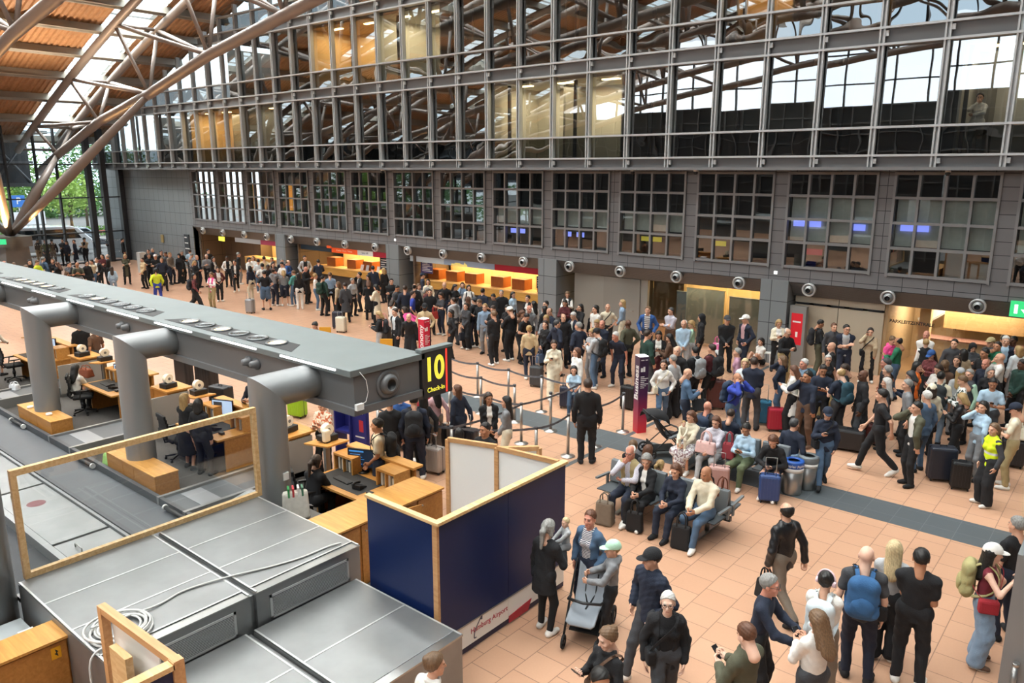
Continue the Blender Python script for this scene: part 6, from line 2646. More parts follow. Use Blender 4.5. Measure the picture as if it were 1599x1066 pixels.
    if opened:
        w = .035 if tk == 'bl' else .05
        f.ops.append(('s', 'cap', (P + fw * .26 - t * .35, N + fw * .19 + t * .05, w * 1.5 if tk != 'vs' else w, w * 1.9 if tk != 'vs' else w * 1.2, (fw, 3.2)), 0, P - .9, N + .9))
    amp = {'te': .004, 'pf': .0}.get(tk, .006)
    if tk == 'pf':
        f.ops.append(('n', 'fold', (.006, 48, 0.0), 0, None, None))
    else:
        f.fold(amp, 30, ph)
    v, q = f.mesh(hb)
    kind = 'leather' if tc_.endswith('!') else 'cloth'
    link(nm, to_mesh(nm, [(v, q, 0)], [special_cloth(tc_.strip('!'), kind)]), root)
    if inner:
        f = torso_cloth(J, e - .016, .09, fem)
        f.plane(P - t * .09, -t)
        neck(f, .07)
        if tk in ('vs', 'tk', 'dr'):
            for s in (1, -1):
                sleeve(f, J, s, .014, 1.93 if tk == 'vs' else .6)
        v, q = f.mesh(hb)
        link('shirt', to_mesh('shirt', [(v, q, 0)], [special_cloth(inner, 'cloth')]), root)
    bk, bc = (bottom.split('.') + ['bk'])[:2]
    f = Fld()
    hemz = .05
    if bk in ('tr', 'jn', 'wd', 'sh', 'lg'):
        e2 = {'tr': .018, 'jn': .014, 'wd': .03, 'sh': .03, 'lg': .007}[bk]
        f.cap(J['H', -1] + t * .05, J['H', 1] + t * .05, .105 + e2 * .5, None, .05, (fw, .9))
        f.cap(P + t * .02, P + t * .10, .130 + e2 * .4, .122 + e2 * .3, .04, (fw, .66))
        for s in (1, -1):
            H, K, A = J['H', s], J['K', s], J['A', s]
            if bk == 'sh':
                f.cap(H, H + (K - H) * .85, .086 + e2, .078 + e2, .04)
            else:
                f.cap(H, K, .084 + e2, .055 + e2 + (.02 if bk == 'wd' else 0), .04)
                f.cap(K, A + (K - A) * .06, .053 + e2 + (.02 if bk == 'wd' else 0), (.075 if bk == 'wd' else .040) + e2, .03)
        f.plane(P + t * .12, t)
        f.plane((0, 0, .045), (0, 0, -1))
        f.fold(.006 if bk != 'lg' else .002, 26, ph)
        nm = {'tr': 'trousers', 'jn': 'jeans', 'wd': 'wide_trousers', 'sh': 'shorts', 'lg': 'leggings'}[bk]
    else:
        z1 = {'sk': .36, 'dr': .42, 'ab': .06}[bk]
        if L in 'TF':
            for s in (1, -1):
                f.cap(J['H', s], J['K', s] + V3(0, 0, 0), .12, .10, .06)
            f.cap(J['K', -1], J['K', 1], .09, None, .06)
            f.cap((J['K', 1] + J['K', -1]) / 2, (J['K', 1] + J['K', -1]) / 2 - V3(0, 0, .18), .13, .14, .06)
        else:
            f.cap(P + t * .10, P - t * .12, .128, .158, .04, (fw, .7))
            f.cap(P - t * .12, V3(0, P[1], z1), .155, .215, .05, (fw, .8))
            f.plane((0, 0, z1), (0, 0, -1))
        f.plane(P + t * .12, t)
        f.fold(.008, 30, ph)
        nm = 'skirt'
    v, q = f.mesh(hb)
    link(nm, to_mesh(nm, [(v, q, 0)], [special_cloth(bc, 'cloth')]), root)
    sole = {'wh': 'wh', 'bk': 'bk'}.get(shoe, 'wh')
    for s in (1, -1):
        f = Fld()
        foot(f, J, s, .009)
        f.cap(J['A', s] + V3(0, -.01, -.02), J['A', s] + V3(0, 0, .01), .046, .042, .03)
        f.plane((0, 0, .0), (0, 0, -1))
        v, q = f.mesh(hb * .8)
        m = np.where(v[q].mean(1)[:, 2] < .026, 1, 0).astype(np.int32)
        link('shoe', to_mesh('shoe', [(v, q, m)], [cloth(shoe, 'shoe'), cloth(sole, 'sole')]), root)
    # ---- hair and headwear
    def on_head(style, m, name):
        v, q = hair_template(style, hhd * 1.15)
        link(name, to_mesh(name, [(v @ HR.T * hs_ * 1.0 + C, q, 0)], [m]), root)
    if hs in ('s', 'l', 'm', 'b', 'u', 'p', 'c'):
        on_head(hs, hair_m(hc), 'hair')
    elif hs == 'k':
        cc = hair.split('.')[2] if hair.count('.') > 1 else 'bk'
        on_head('s' if not fem else 'm', hair_m(hc), 'hair')
        on_head('k', cloth(cc), 'cap')
    elif hs == 'K':
        cc = hair.split('.')[2]
        on_head('l', hair_m(hc), 'hair')
        on_head('k', cloth(cc), 'cap')
    elif hs == 'h':
        on_head('o', cloth(hc), 'headscarf')
    elif hs == 'o':
        on_head('o', cloth(hc), 'hood')
    root['_n'] = 0
    del root['_n']
    return root, J

def special_cloth(c, kind):
    if c == 'hv':
        if 'hivis' in _M:
            return _M['hivis']
        m = mat('hivis', CLR['hv'], .7)
        nt = m.node_tree
        tc_ = nt.nodes.new('ShaderNodeTexCoord')
        se = nt.nodes.new('ShaderNodeSeparateXYZ')
        r = nt.nodes.new('ShaderNodeValToRGB')
        r.color_ramp.interpolation = 'CONSTANT'
        e = r.color_ramp.elements
        y_, s_ = (*hx(CLR['hv']), 1), (*hx('#d3d6d8'), 1)
        e[0].position, e[0].color = 0.0, y_
        e[1].position, e[1].color = 1.0, y_
        for p_, c_ in ((.94, s_), (.99, y_), (1.10, s_), (1.15, y_)):
            q = e.new(p_ / 1.25)
            q.color = c_
        mu = nt.nodes.new('ShaderNodeMath')
        mu.operation = 'MULTIPLY'
        mu.inputs[1].default_value = .8
        nt.links.new(tc_.outputs['Object'], se.inputs[0])
        nt.links.new(se.outputs['Z'], mu.inputs[0])
        nt.links.new(mu.outputs[0], r.inputs['Fac'])
        nt.links.new(r.outputs['Color'], nt.nodes['Principled BSDF'].inputs['Base Color'])
        return m
    if c in CLR:
        return cloth(c, kind)
    if c in _M:
        return _M[c]
    two = {'stripe': ('#e2e2de', '#2a3350', 'z', 26), 'bstripe': ('#dedcd6', '#1d2536', 'z', 9), 'plaid': ('#7a3a3c', '#2a2326', 'xz', 16), 'floral': ('#d9cfc0', '#b8603c', 'n', 22), 'leaf': ('#d8dad6', '#3b4640', 'n', 16), 'check': ('#c9c6cc', '#8a8fa8', 'xz', 30), 'camo': ('#8a7c52', '#4f4a30', 'n', 20), 'pinkflo': ('#dedfe0', '#8a7078', 'n', 22)}[c]
    m = mat(c, two[0], .88)
    nt = m.node_tree
    b = nt.nodes['Principled BSDF']
    tc_ = nt.nodes.new('ShaderNodeTexCoord')
    if two[2] == 'n':
        w = nt.nodes.new('ShaderNodeTexNoise')
        w.inputs['Scale'].default_value = two[3]
        nt.links.new(tc_.outputs['Object'], w.inputs['Vector'])
        src = w.outputs['Fac']
        lo, hi = .5, .54
    else:
        w = nt.nodes.new('ShaderNodeTexWave')
        w.wave_type = 'BANDS'
        w.bands_direction = 'Z'
        w.inputs['Scale'].default_value = two[3] * .55
        w.inputs['Distortion'].default_value = .3
        nt.links.new(tc_.outputs['Object'], w.inputs['Vector'])
        src = w.outputs['Fac']
        lo, hi = .5, .62
        if two[2] == 'xz':
            w2 = nt.nodes.new('ShaderNodeTexWave')
            w2.bands_direction = 'X'
            w2.inputs['Scale'].default_value = two[3] * .55
            nt.links.new(tc_.outputs['Object'], w2.inputs['Vector'])
            mx = nt.nodes.new('ShaderNodeMath')
            mx.operation = 'MULTIPLY'
            nt.links.new(w.outputs['Fac'], mx.inputs[0])
            nt.links.new(w2.outputs['Fac'], mx.inputs[1])
            src = mx.outputs[0]
            lo, hi = .2, .5
    r = nt.nodes.new('ShaderNodeValToRGB')
    r.color_ramp.elements[0].position = lo
    r.color_ramp.elements[1].position = hi
    r.color_ramp.elements[0].color = (*hx(two[0]), 1)
    r.color_ramp.elements[1].color = (*hx(two[1]), 1)
    nt.links.new(src, r.inputs['Fac'])
    nt.links.new(r.outputs['Color'], b.inputs['Base Color'])
    return m

# ---- things people carry
_PACK = {}
def backpack(root, J, col, label, size=1.0):
    sc = root.scale[2]
    P, t, fw, N = J['P'], J['t'], J['fw'], J['N']
    t_ = thing('backpack', label, 'backpack', (0, 0, 0), 0)
    M = Matrix.LocRotScale(root.location, root.rotation_euler.to_quaternion(), root.scale)
    th = math.atan2(t[1], t[2])
    off = Vector(N - t * .23 - fw * .215)
    t_.matrix_world = M @ Matrix.Translation(off) @ Matrix.Rotation(-th, 4, 'X') @ Matrix.Diagonal((size, size, size, 1))
    if 'b' not in _PACK:
        f = Fld()
        f.cap((-.09, 0, -.17), (.09, 0, -.17), .085, None, .04)
        f.cap((-.08, 0, .15), (.08, 0, .15), .075, None, .04)
        f.ell((0, 0, 0), (.165, .095, .26), .05)
        f.fold(.004, 28, 2)
        _PACK['b'] = to_mesh('pack_body', [(*f.mesh(.012), 0)], [])
        f = Fld()
        f.ell((0, -.085, -.09), (.125, .05, .12), .02)
        f.fold(.003, 30, 1)
        _PACK['p'] = to_mesh('front_pocket', [(*f.mesh(.012), 0)], [])
        for s in (1, -1):
            b = MB()
            pts = smooth([(s * .07, .06, .2), (s * .085, .14, .26), (s * .10, .25, .235), (s * .115, .335, .13), (s * .14, .33, -.02), (s * .165, .22, -.14), (s * .15, .07, -.2)], 5)
            b.ribbon(pts, .012, .045, (0, 1, 0))
            o = b.build('strap_mesh', [])
            _PACK[s] = o.data
            bpy.data.objects.remove(o)
    m = special_cloth(col, 'cloth')
    for nm, k in (('pack_body', 'b'), ('front_pocket', 'p'), ('strap', 1), ('strap', -1)):
        me = _PACK[k]
        if len(me.materials) == 0:
            me.materials.append(m)
        o = link(nm, me, t_)
        o.material_slots[0].link = 'OBJECT'
        o.material_slots[0].material = m
    return t_
def place(root, J, key, off=(0, 0, 0)):
    M = Matrix.LocRotScale(root.location, root.rotation_euler.to_quaternion(), root.scale)
    return M @ Vector(np.asarray(J[key] if not isinstance(key, np.ndarray) else key) + np.asarray(off))
def phone(root, J, s, label, col='#1a1b1e'):
    d = unit(J['W', s] - J['E', s])
    w = place(root, J, J['W', s] + d * .10 + V3(0, .0, .015))
    b = MB()
    b.box(-.037, -.005, -.075, .037, .005, .075)
    o = b.build('phone', mat('phone_' + col, col, .25), bevel=.004)
    o.location = w
    o.rotation_euler = (R(-50), 0, root.rotation_euler.z)
    tag(o, label, 'phone')
def crossbag(root, J, col, label, side=1, size=1.0):
    P, t, fw, N = J['P'], J['t'], J['fw'], J['N']
    M = Matrix.LocRotScale(root.location, root.rotation_euler.to_quaternion(), root.scale)
    t_ = thing('shoulder_bag', label, 'bag')
    t_.matrix_world = M
    m = cloth(col)
    c = P + V3(side * .19, .06, 0) + t * .02
    b = MB()
    b.obox(Matrix.Translation(Vector(c)) @ Matrix.Rotation(.3 * side, 4, 'Z'), .11 * size, .24 * size, .19 * size)
    b.build('bag_body', m, t_, bevel=.03)
    b = MB()
    s2 = -side
    pts = [c + V3(0, .08, .08), P + t * .25 + V3(side * .09, 0, 0) + fw * .155, N - t * .06 + V3(s2 * .08, 0, 0) + fw * .155, N + t * .02 + V3(s2 * .12, 0, 0), N - t * .10 + V3(s2 * .06, 0, 0) - fw * .155, P + t * .22 + V3(side * .1, 0, 0) - fw * .15, c + V3(0, -.08, .08)]
    b.ribbon(smooth(pts, 4), .008, .03, (0, 1, 0))
    b.build('strap', m, t_)
def handbag(root, J, s, col, label, w=.3, hgt=.28, d=.14):
    d_ = unit(J['W', s] - J['E', s])
    p = place(root, J, J['W', s] + d_ * .08)
    hd = min(.2, max(.06, p.z - hgt - .02))
    return tote(label, p.x, p.y, max(.01, p.z - hgt - hd * .9), root.rotation_euler.z + R(90), w, d, hgt, CLR.get(col, col), 'handbag', hd)
LOCS = 'outside behind the glazing|by the end glazing|below the cladding wall|crossing the far floor|by the brown niche|before the leftmost counter|below the orange fascia|near the Economy column|before the longest counter|by the grey niche pillar|before the grey door|before the frosted glass|behind the Business column|by the maroon suitcase|by the poster pillar|by the teal suitcase|before the lettered glass|before the reception hood|in the right crowd|on the near bench|on the farther bench|under the gantry end|at the check-in desks|by the blue partition|on the near open floor'.split('|')
# x y height heading build pose top bottom hair shoes skin head-turn head-tilt carried; label; place
PEOPLE = """
-56.14 18.73 1.76 -1.13 m Sp jk.bk tr.bg s.k bk l 0.02 -0.42 ;black jacket and beige trousers, looking at a phone;0
-55.25 18.88 1.76 -1.73 m So sh.gr tr.dg s.b bk l 0.01 -0.07 ;moss green shirt and dark grey trousers, hands in pockets;0
-55.41 19.33 1.76 1.27 m Ss jk.bk jn.gy s.k wh l 0.01 -0.12 ;black jacket and grey jeans, seen from behind;0
-54.89 19.79 1.76 -1.86 m Sx jk.dg tr.bk s.k bk l -0.37 -0.02 ;dark grey jacket and black trousers, with arms crossed;0
-54.40 19.84 1.66 -2.78 f Ss jk.nv tr.bk l.k bk l 0.28 -0.13 ;navy jacket and black trousers, standing;0
-53.80 20.09 1.76 2.86 m So ct.nv tr.nv s.b bk l 0.43 -0.14 ;navy coat and navy trousers, hands in pockets;0
-54.81 21.11 1.76 -2.54 m Sx jo.bg.bk tr.bk k.k.bk bk l 0.10 -0.04 ;beige open jacket over black and black trousers;0
-55.30 21.98 1.76 -0.52 m Ss jk.bk tr.bk s.k bk l 0.03 -0.15 ;black jacket and black trousers beside the beige open jacket;0
-55.22 22.93 1.66 -2.93 f Sp ct.bk tr.bk l.k bk l -0.09 -0.42 ;black coat and black trousers, looking at a phone;0
-52.36 22.51 1.76 -0.51 m Ss jk.bk tr.bk s.k bk l -0.03 -0.14 ;black jacket and black trousers behind the olive coat;0
-43.93 13.05 1.76 -2.67 m Sc jk.mr tr.bk b.g bk r 0.02 -0.01 ;maroon jacket and black trousers, hands held together;1
-43.58 13.36 1.66 -1.81 f Sp jk.rs tr.bk m.l bk l -0.00 -0.42 ;pale pink jacket and black trousers, looking at a phone;1
-41.96 13.34 1.66 -1.03 f Sp sw.br tr.bk c.l bk l -0.01 -0.42 ;brown sweater and black trousers, looking at a phone;1
-43.32 13.98 1.76 -1.97 m Ss jk.bk tr.bk s.k bk l 0.45 0.02 ;black jacket and black trousers beside the neon yellow jacket;1
-42.89 14.17 1.76 -0.97 m Sp jk.yl tr.dg s.l bk l 0.06 -0.42 ;neon yellow jacket and dark grey trousers;1
-44.29 14.94 1.76 0.39 m Ss jk.dn jn.dn s.g bk l -0.19 -0.11 bp:#5a6676;denim blue jacket and blue jeans, with backpack;1
-43.93 15.25 1.66 -2.08 f Sc sw.bk tr.bk m.l bk l -0.09 -0.02 ;black sweater and black trousers, hands held together;1
-42.20 14.86 1.66 2.16 f Sp ct.bk tr.bk l.r bk l -0.03 -0.42 ;black coat and black trousers, looking at a phone;1
-39.49 14.18 1.50 -0.95 f Sp2 hd.br tr.bk o.br bk l 0.10 -0.42 ;brown hoodie and black trousers;1
-40.92 14.91 1.76 -1.34 m Sm jk.dg tr.bk s.k bk l 0.37 -0.11 ;dark grey jacket and black trousers, hand at the mouth;1
-40.50 15.13 1.76 -1.94 m Sp te.ol tr.gy z.b wh t 0.14 -0.42 bp:#2f322f;olive t-shirt and grey trousers;1
-40.76 15.67 1.76 -1.19 m Ss jk.bk tr.bk s.k bk l 0.12 -0.14 ;black jacket and black trousers beside the beige jacket;1
-41.17 16.07 1.76 -2.62 m Sx jk.bg jn.dn s.k wh l -0.37 -0.10 ;beige jacket and blue jeans, with arms crossed;1
-41.87 16.61 1.76 -2.80 m So jo.bk.wh tr.bk s.b bk l 0.23 0.01 ;black open jacket over white and black trousers;1
-44.21 17.84 1.66 -2.11 f Ss jk.mr tr.bk m.b bk l -0.36 -0.11 ;maroon jacket and black trousers, standing;1
-43.01 17.63 1.76 2.58 m Sx bl.bk.wh tr.bk b.g bk l -0.29 -0.01 ;black blazer over white and black trousers, with arms crossed;1
-39.99 16.53 1.45 1.20 f Ss jk.lb jn.lj l.b wh l -0.17 -0.07 ;light blue jacket and pale denim jeans, seen from behind;1
-43.25 18.65 1.66 -1.89 f Sx ct.ol tr.bk m.y bk l 0.13 -0.13 ;olive coat and black trousers, with arms crossed;1
-40.95 18.54 1.66 -2.93 f Sc jk.sd tr.bk s.b bk l -0.26 -0.08 ;sand jacket and black trousers, hands held together;2
-41.65 19.21 1.76 -2.09 m Sx jk.bk tr.bk s.k bk t 0.27 0.02 ;black jacket and black trousers, with arms crossed;2
-44.04 20.30 1.76 -2.08 m Ss jk.bk tr.bk s.k bk l -0.26 0.00 ;black jacket and black trousers, standing;2
-44.56 20.82 1.76 -2.84 m Ss jk.nv tr.dg s.g bk l 0.13 -0.00 ;navy jacket and dark grey trousers, standing;2
-41.06 19.28 1.76 -2.17 m Sx sw.bk tr.bk k.g.wh bk l -0.26 0.02 ;black sweater and black trousers, white cap, with arms crossed;2
-42.79 20.42 1.76 -1.33 m Ss bl.bk.wh tr.bk s.k bk l -0.15 -0.02 ;black blazer over white and black trousers, standing;2
-39.30 18.76 1.76 -2.10 m So jk.nv tr.bk s.l bk l -0.37 -0.14 ;navy jacket and black trousers, hands in pockets;2
-41.92 20.27 1.76 -2.77 m Sp jk.dg tr.bk s.b bk t -0.08 -0.42 ;dark grey jacket and black trousers, looking at a phone;2
-41.41 20.24 1.76 -1.20 m Sc jk.tp jn.nv s.y bk l -0.04 -0.09 ;taupe jacket and navy jeans, hands held together;2
-41.30 20.71 1.66 -2.64 f Ss ct.bk ab.bk h.bk bk l 0.07 -0.07 ;black coat and black robe, black headscarf, standing;2
-41.91 21.15 1.76 -1.11 m Sp jk.bk tr.bk s.g bk l -0.10 -0.42 ;black jacket and black trousers, looking at a phone;2
-42.20 21.81 1.76 0.96 m Ss sh.lb tr.dg s.b bk l 0.17 0.00 ;light blue shirt and dark grey trousers, seen from behind;2
-40.17 20.83 1.76 0.21 m Sp sw.gy tr.dg s.g bk l -0.09 -0.42 ;grey sweater and dark grey trousers, looking at a phone;2
-39.06 20.53 1.76 -1.17 m So bl.nv.lb tr.nv b.g bk l -0.27 0.01 ;navy blazer over light blue and navy trousers;2
-37.46 19.56 1.66 -1.09 f Sp ct.bk tr.bk m.y bk l 0.11 -0.42 ;black coat and black trousers, looking at a phone;2
-35.73 16.73 1.68 1.17 m Sw jk.yl tr.rb c.k bk l -0.21 -0.08 ;neon yellow jacket and royal blue trousers, walking;2
-32.82 17.02 1.66 -0.66 f Ww sh.plaid wd.bk c.k bk l -0.24 0.01 bp:#23262c;plaid shirt and black wide trousers, walking with backpack;3
-32.63 17.77 1.66 -2.77 f Sp vs.pk.wh tr.kh m.l bk l -0.07 -0.42 ;pink vest over white and khaki trousers;3
-34.13 18.94 1.66 -1.95 f Sh jo.mr.wh tr.bk m.b wh l -0.19 -0.05 ;maroon open jacket over white and black trousers;3
-38.96 21.04 1.76 -2.20 m Sp jk.gy tr.bk b.g bk l 0.07 -0.42 ;grey jacket and black trousers, looking at a phone;4
-41.42 22.49 1.76 -1.46 m Ss jk.bk tr.bk s.k bk l 0.05 -0.11 ;black jacket and black trousers, standing;4
-38.37 21.08 1.66 -1.15 f Ss jo.bk.wh jn.nv m.k wh l -0.20 -0.05 ;black open jacket over white and navy jeans, standing;4
-38.10 21.72 1.66 -1.92 f So jo.wh.bk tr.bk u.k bk d -0.44 -0.12 ;white open jacket over black and black trousers;4
-36.16 21.02 1.66 -2.19 f Wc bl.bk.wh tr.bk u.b wh l -0.40 -0.07 ;black blazer over white and black trousers, walking;4
-38.53 22.64 1.76 -0.66 m Ss jk.bk tr.gy s.g wh l 0.06 -0.09 ;black jacket and grey trousers, in profile;5
-36.64 22.14 1.66 -1.48 f Sp jk.wh jn.lj m.k wh l -0.04 -0.42 ;white jacket and pale denim jeans, looking at a phone;5
-37.02 22.63 1.66 -2.75 f Ss sh.wh tr.bk m.l wh l 0.14 0.02 ;white shirt and black trousers, standing;5
-34.94 21.62 1.76 1.09 m Ss te.ic jn.dn s.b wh l -0.19 -0.05 ;ice blue t-shirt and blue jeans, seen from behind;5
-35.75 22.47 1.76 0.82 m Ss jk.sd tr.bk s.k bk l 0.22 -0.15 ;sand jacket and black trousers, seen from behind;5
-34.95 22.41 1.76 -2.06 m Sm jk.bg tr.bk s.k bk t -0.43 0.01 ;beige jacket and black trousers, hand at the mouth;5
-34.10 21.96 1.66 -1.30 f Ss jk.bk tr.bk m.k bk l 0.21 -0.07 ;black jacket and black trousers, standing;5
-33.38 20.19 1.66 1.74 f Ss jk.nv tr.cr m.k wh l -0.38 0.02 ;navy jacket and cream trousers, seen from behind;5
-33.10 20.68 1.76 1.03 m Sh te.wh jn.lj s.k wh t 0.22 -0.02 ;white t-shirt and pale denim jeans, hands on hips;5
-30.41 19.07 1.80 1.11 M Sh te.bk sh.dn s.k bk l 0.16 -0.03 ;black t-shirt and denim blue shorts, hands on hips;5
-32.46 20.58 1.76 -1.97 m Sp jk.bk tr.bk s.k bk d -0.04 -0.42 ;black jacket and black trousers, looking at a phone;5
-33.69 21.65 1.66 -2.07 f Ss jk.dg tr.bk l.k bk l 0.33 0.00 ;dark grey jacket and black trousers, standing;5
-31.02 19.91 1.76 0.18 m Sk hd.gy tr.nv b.b wh r 0.33 -0.02 ;grey hoodie and navy trousers, phoning;5
-30.68 20.24 1.66 1.02 f Sp hd.gy sh.nv m.y wh l 0.02 -0.42 tb:#b8b2a0;grey hoodie and navy shorts, looking at a phone;5
-32.83 21.62 1.76 -2.99 m Sp te.wh tr.dg s.k bk l 0.02 -0.42 ;white t-shirt and dark grey trousers, looking at a phone;5
-34.08 22.43 1.76 -2.11 m Ss jk.nv tr.bk s.g bk l 0.13 -0.14 ;navy jacket and black trousers, standing;5
-33.03 22.06 1.80 -1.18 M Sp jk.bl tr.nv b.l bk l 0.11 -0.42 bp:#1f2c44;blue jacket and navy trousers;5
-30.31 20.53 1.66 1.85 f Sp hd.tl jn.dn s.l wh l -0.03 -0.42 ;teal hoodie and blue jeans, looking at a phone;5
-29.39 20.16 1.66 1.06 f Ss jk.bk tr.wh l.k wh l -0.03 -0.05 ;black jacket and white trousers, seen from behind;5
-30.45 21.28 1.76 -1.26 m Sp ct.bk tr.bk z.b bk r -0.12 -0.42 ;black coat before the light grey open jacket;6
-34.09 23.83 1.80 -2.08 M So jo.lg.bk tr.bk s.k bk l 0.09 -0.14 ;light grey open jacket over black and black trousers;6
-32.36 23.41 1.76 0.94 m Sd jk.nv tr.bk s.k bk l 0.04 -0.11 ;navy jacket and black trousers, reaching forward;6
-28.66 20.51 1.66 -0.62 f Sc te.wh jn.dn u.y wh l 0.38 -0.05 ;white t-shirt and blue jeans, hands held together;6
-27.25 19.89 1.76 0.06 m Ss jk.dk tr.bk s.k bk l -0.18 -0.15 bp:#1f3a30;dark green jacket and black trousers, with backpack;6
-27.87 20.74 1.76 1.00 m Ss sh.lj tr.bk s.l bk l -0.18 -0.12 ;pale denim shirt and black trousers, seen from behind;6
-25.80 19.60 1.66 1.87 f Sg jk.bg tr.bk m.l bk l -0.05 -0.04 ;beige jacket and black trousers, holding luggage;6
-25.33 19.57 1.66 1.07 f Ss ct.dg tr.bk s.b bk l 0.09 -0.09 ;dark grey coat and black trousers, seen from behind;6
-26.24 20.66 1.66 -1.57 f So jk.lg tr.bk s.g bk l 0.28 -0.08 ;light grey jacket and black trousers, hands in pockets;6
-26.92 21.62 1.76 2.63 m Sk bl.bk.wh tr.bk s.k bk l -0.10 -0.00 ;black blazer over white and black trousers, phoning;6
-26.47 21.74 1.66 -3.01 f Ss jk.bk tr.bk m.k bk l -0.33 -0.10 ;black jacket and black trousers, standing;6
-25.08 20.59 1.66 0.88 f Sp ct.bk tr.bk m.r bk l 0.06 -0.42 ;black coat and black trousers beside the cream coat;6
-23.98 20.09 1.66 1.80 f Sp ct.cr tr.bk m.k bk l 0.06 -0.42 ;cream coat and black trousers, looking at a phone;6
-27.95 23.25 1.80 1.06 M Ss bl.nv tr.nv s.k bk l -0.18 -0.10 ;navy blazer and navy trousers, seen from behind;6
-27.77 23.75 1.66 1.63 f Ss jk.bk tr.bk m.y bk l -0.26 -0.10 ;black jacket and black trousers, seen from behind;6
-24.26 21.14 1.76 -2.32 m Sx jk.bk tr.bk s.k bk l -0.01 -0.04 ;black jacket and black trousers, with arms crossed;7
-23.53 20.66 1.35 -3.15 f Ss te.rs tr.wh m.k wh l 0.43 -0.01 ;pale pink t-shirt and white trousers, standing;7
-22.18 20.01 1.80 0.82 M Ss jk.nv tr.bk s.b bk l -0.25 -0.14 ;navy jacket and black trousers, seen from behind;7
-21.14 18.43 1.55 0.22 f Sp jk.wh tr.wh m.b wh l -0.14 -0.42 ;white jacket and white trousers, looking at a phone;7
-19.35 13.75 1.66 -2.89 f Sp jk.bk tr.bk u.k bk l 0.02 -0.42 ;black jacket and black trousers, looking at a phone;7
-19.26 16.20 1.66 2.37 f Sp jk.bk jn.lg m.y wh l 0.09 -0.42 bp:#202226;black jacket and light grey jeans;7
-18.88 16.58 1.76 -3.27 m Sg jo.bk.ic tr.bk s.b bk l -0.04 -0.13 ;black open jacket over ice blue and black trousers;7
-18.05 16.43 1.76 -2.50 m Sg2 ct.bk tr.bk z.b bk l -0.24 -0.01 ;black coat and black trousers, holding luggage;7
-18.77 17.80 1.76 -2.47 m So jk.sd tr.bk k.k.bk bk d 0.12 -0.14 ;sand jacket and black trousers, black cap, hands in pockets;7
-21.16 19.44 1.76 -0.76 m So te.rb tr.bk s.b bk l 0.14 -0.04 ;royal blue t-shirt and black trousers, hands in pockets;7
-19.89 18.14 1.66 1.75 f So4 jk.pk tr.dg m.b bk l 0.17 -0.24 ;pink jacket and dark grey trousers, bending forward;7
-22.43 20.73 1.76 0.70 m Ss jk.bk tr.bk b.k bk l -0.17 -0.07 ;black jacket and black trousers, seen from behind;7
-22.65 20.03 1.76 -1.71 m Sp jk.dg tr.bk s.k bk t -0.01 -0.42 ;dark grey jacket and black trousers, looking at a phone;7
-22.81 21.32 1.66 -1.45 f Ss jk.lg tr.bk m.l bk l -0.20 -0.12 ;light grey jacket and black trousers, standing;7
-23.47 22.48 1.66 -2.40 f Ss sh.cr tr.bk l.k bk l 0.02 -0.03 ;cream shirt and black trousers, standing;8
-24.59 23.22 1.76 -0.71 m Ss jk.nv tr.nv k.k.nv bk l -0.10 -0.02 ;navy jacket and navy trousers, navy cap, in profile;8
-21.80 20.81 1.66 -1.43 f Sp sh.plaid tr.wh m.g bk l 0.12 -0.42 ;plaid shirt and white trousers, looking at a phone;8
-20.96 20.15 1.76 -2.51 m Ss hd.bk tr.bk s.b bk l 0.20 0.01 ;black hoodie and black trousers, standing;8
-20.51 20.31 1.66 -3.28 f Sp te.dg jn.nv m.b wh l -0.01 -0.42 hb:#a8342c;dark grey t-shirt and navy jeans, looking at a phone;8
-21.71 21.69 1.80 -2.31 M So sw.bk jn.nv z.g bk l -0.11 0.00 ;black sweater and navy jeans, hands in pockets;8
-21.57 22.14 1.66 -1.56 f Sp jk.bk jn.gy l.k bk l 0.11 -0.42 ;black jacket and grey jeans, looking at a phone;8
-21.70 22.73 1.66 -2.26 f Sk jk.lj tr.nv l.k bk l -0.03 0.01 ;pale denim jacket and navy trousers, phoning;8
-21.01 22.38 1.66 -2.33 f Ss jk.wh tr.wh l.k wh l 0.20 -0.12 bp:#26282c;white jacket and white trousers, with backpack;8
-19.56 21.60 1.76 0.08 m Ss jk.nv tr.bk s.k bk l 0.20 -0.04 ;navy jacket and black trousers, seen from behind;8
-18.93 19.37 1.76 1.44 m Ss hd.lg tr.dg s.b bk l 0.43 0.00 ;light grey hoodie and dark grey trousers, seen from behind;8
-17.61 17.89 1.66 2.54 f So jk.bk tr.bk c.k bk t 0.26 -0.06 ;black jacket and black trousers, hands in pockets;8
-18.17 19.22 1.66 3.04 f Sc jk.dg wd.bk m.b wh l 0.32 0.00 hb:#20242e;dark grey jacket and black wide trousers, hands held together;8
-19.05 20.25 1.66 0.69 f Ss jk.gy jn.lj l.r bk l -0.03 -0.14 ;grey jacket and pale denim jeans, seen from behind;8
-18.37 19.86 1.76 1.55 m Ss jk.bk jn.nv k.k.dg bk l -0.01 -0.02 ;black jacket and navy jeans;8
-17.94 19.67 1.76 2.91 m Sp jk.bk tr.bk s.l wh l 0.09 -0.42 ;black jacket and black trousers beside the grey jacket;8
-17.20 19.11 1.76 -2.59 m Ss jk.lj tr.gy s.y bk l -0.29 -0.01 ;pale denim jacket and grey trousers, standing;8
-16.74 19.02 1.76 3.01 m Sp jk.bk tr.bk s.b bk l 0.09 -0.42 ;black jacket and black trousers before the light blue jacket;8
-15.93 18.13 1.80 1.36 M Sc jk.bk tr.bk s.l wh l 0.01 -0.12 ;black jacket and black trousers, hands held together;8
-18.74 21.29 1.66 3.16 f Sp jk.bk tr.br u.k bk l 0.10 -0.42 ;black jacket and brown trousers, looking at a phone;8
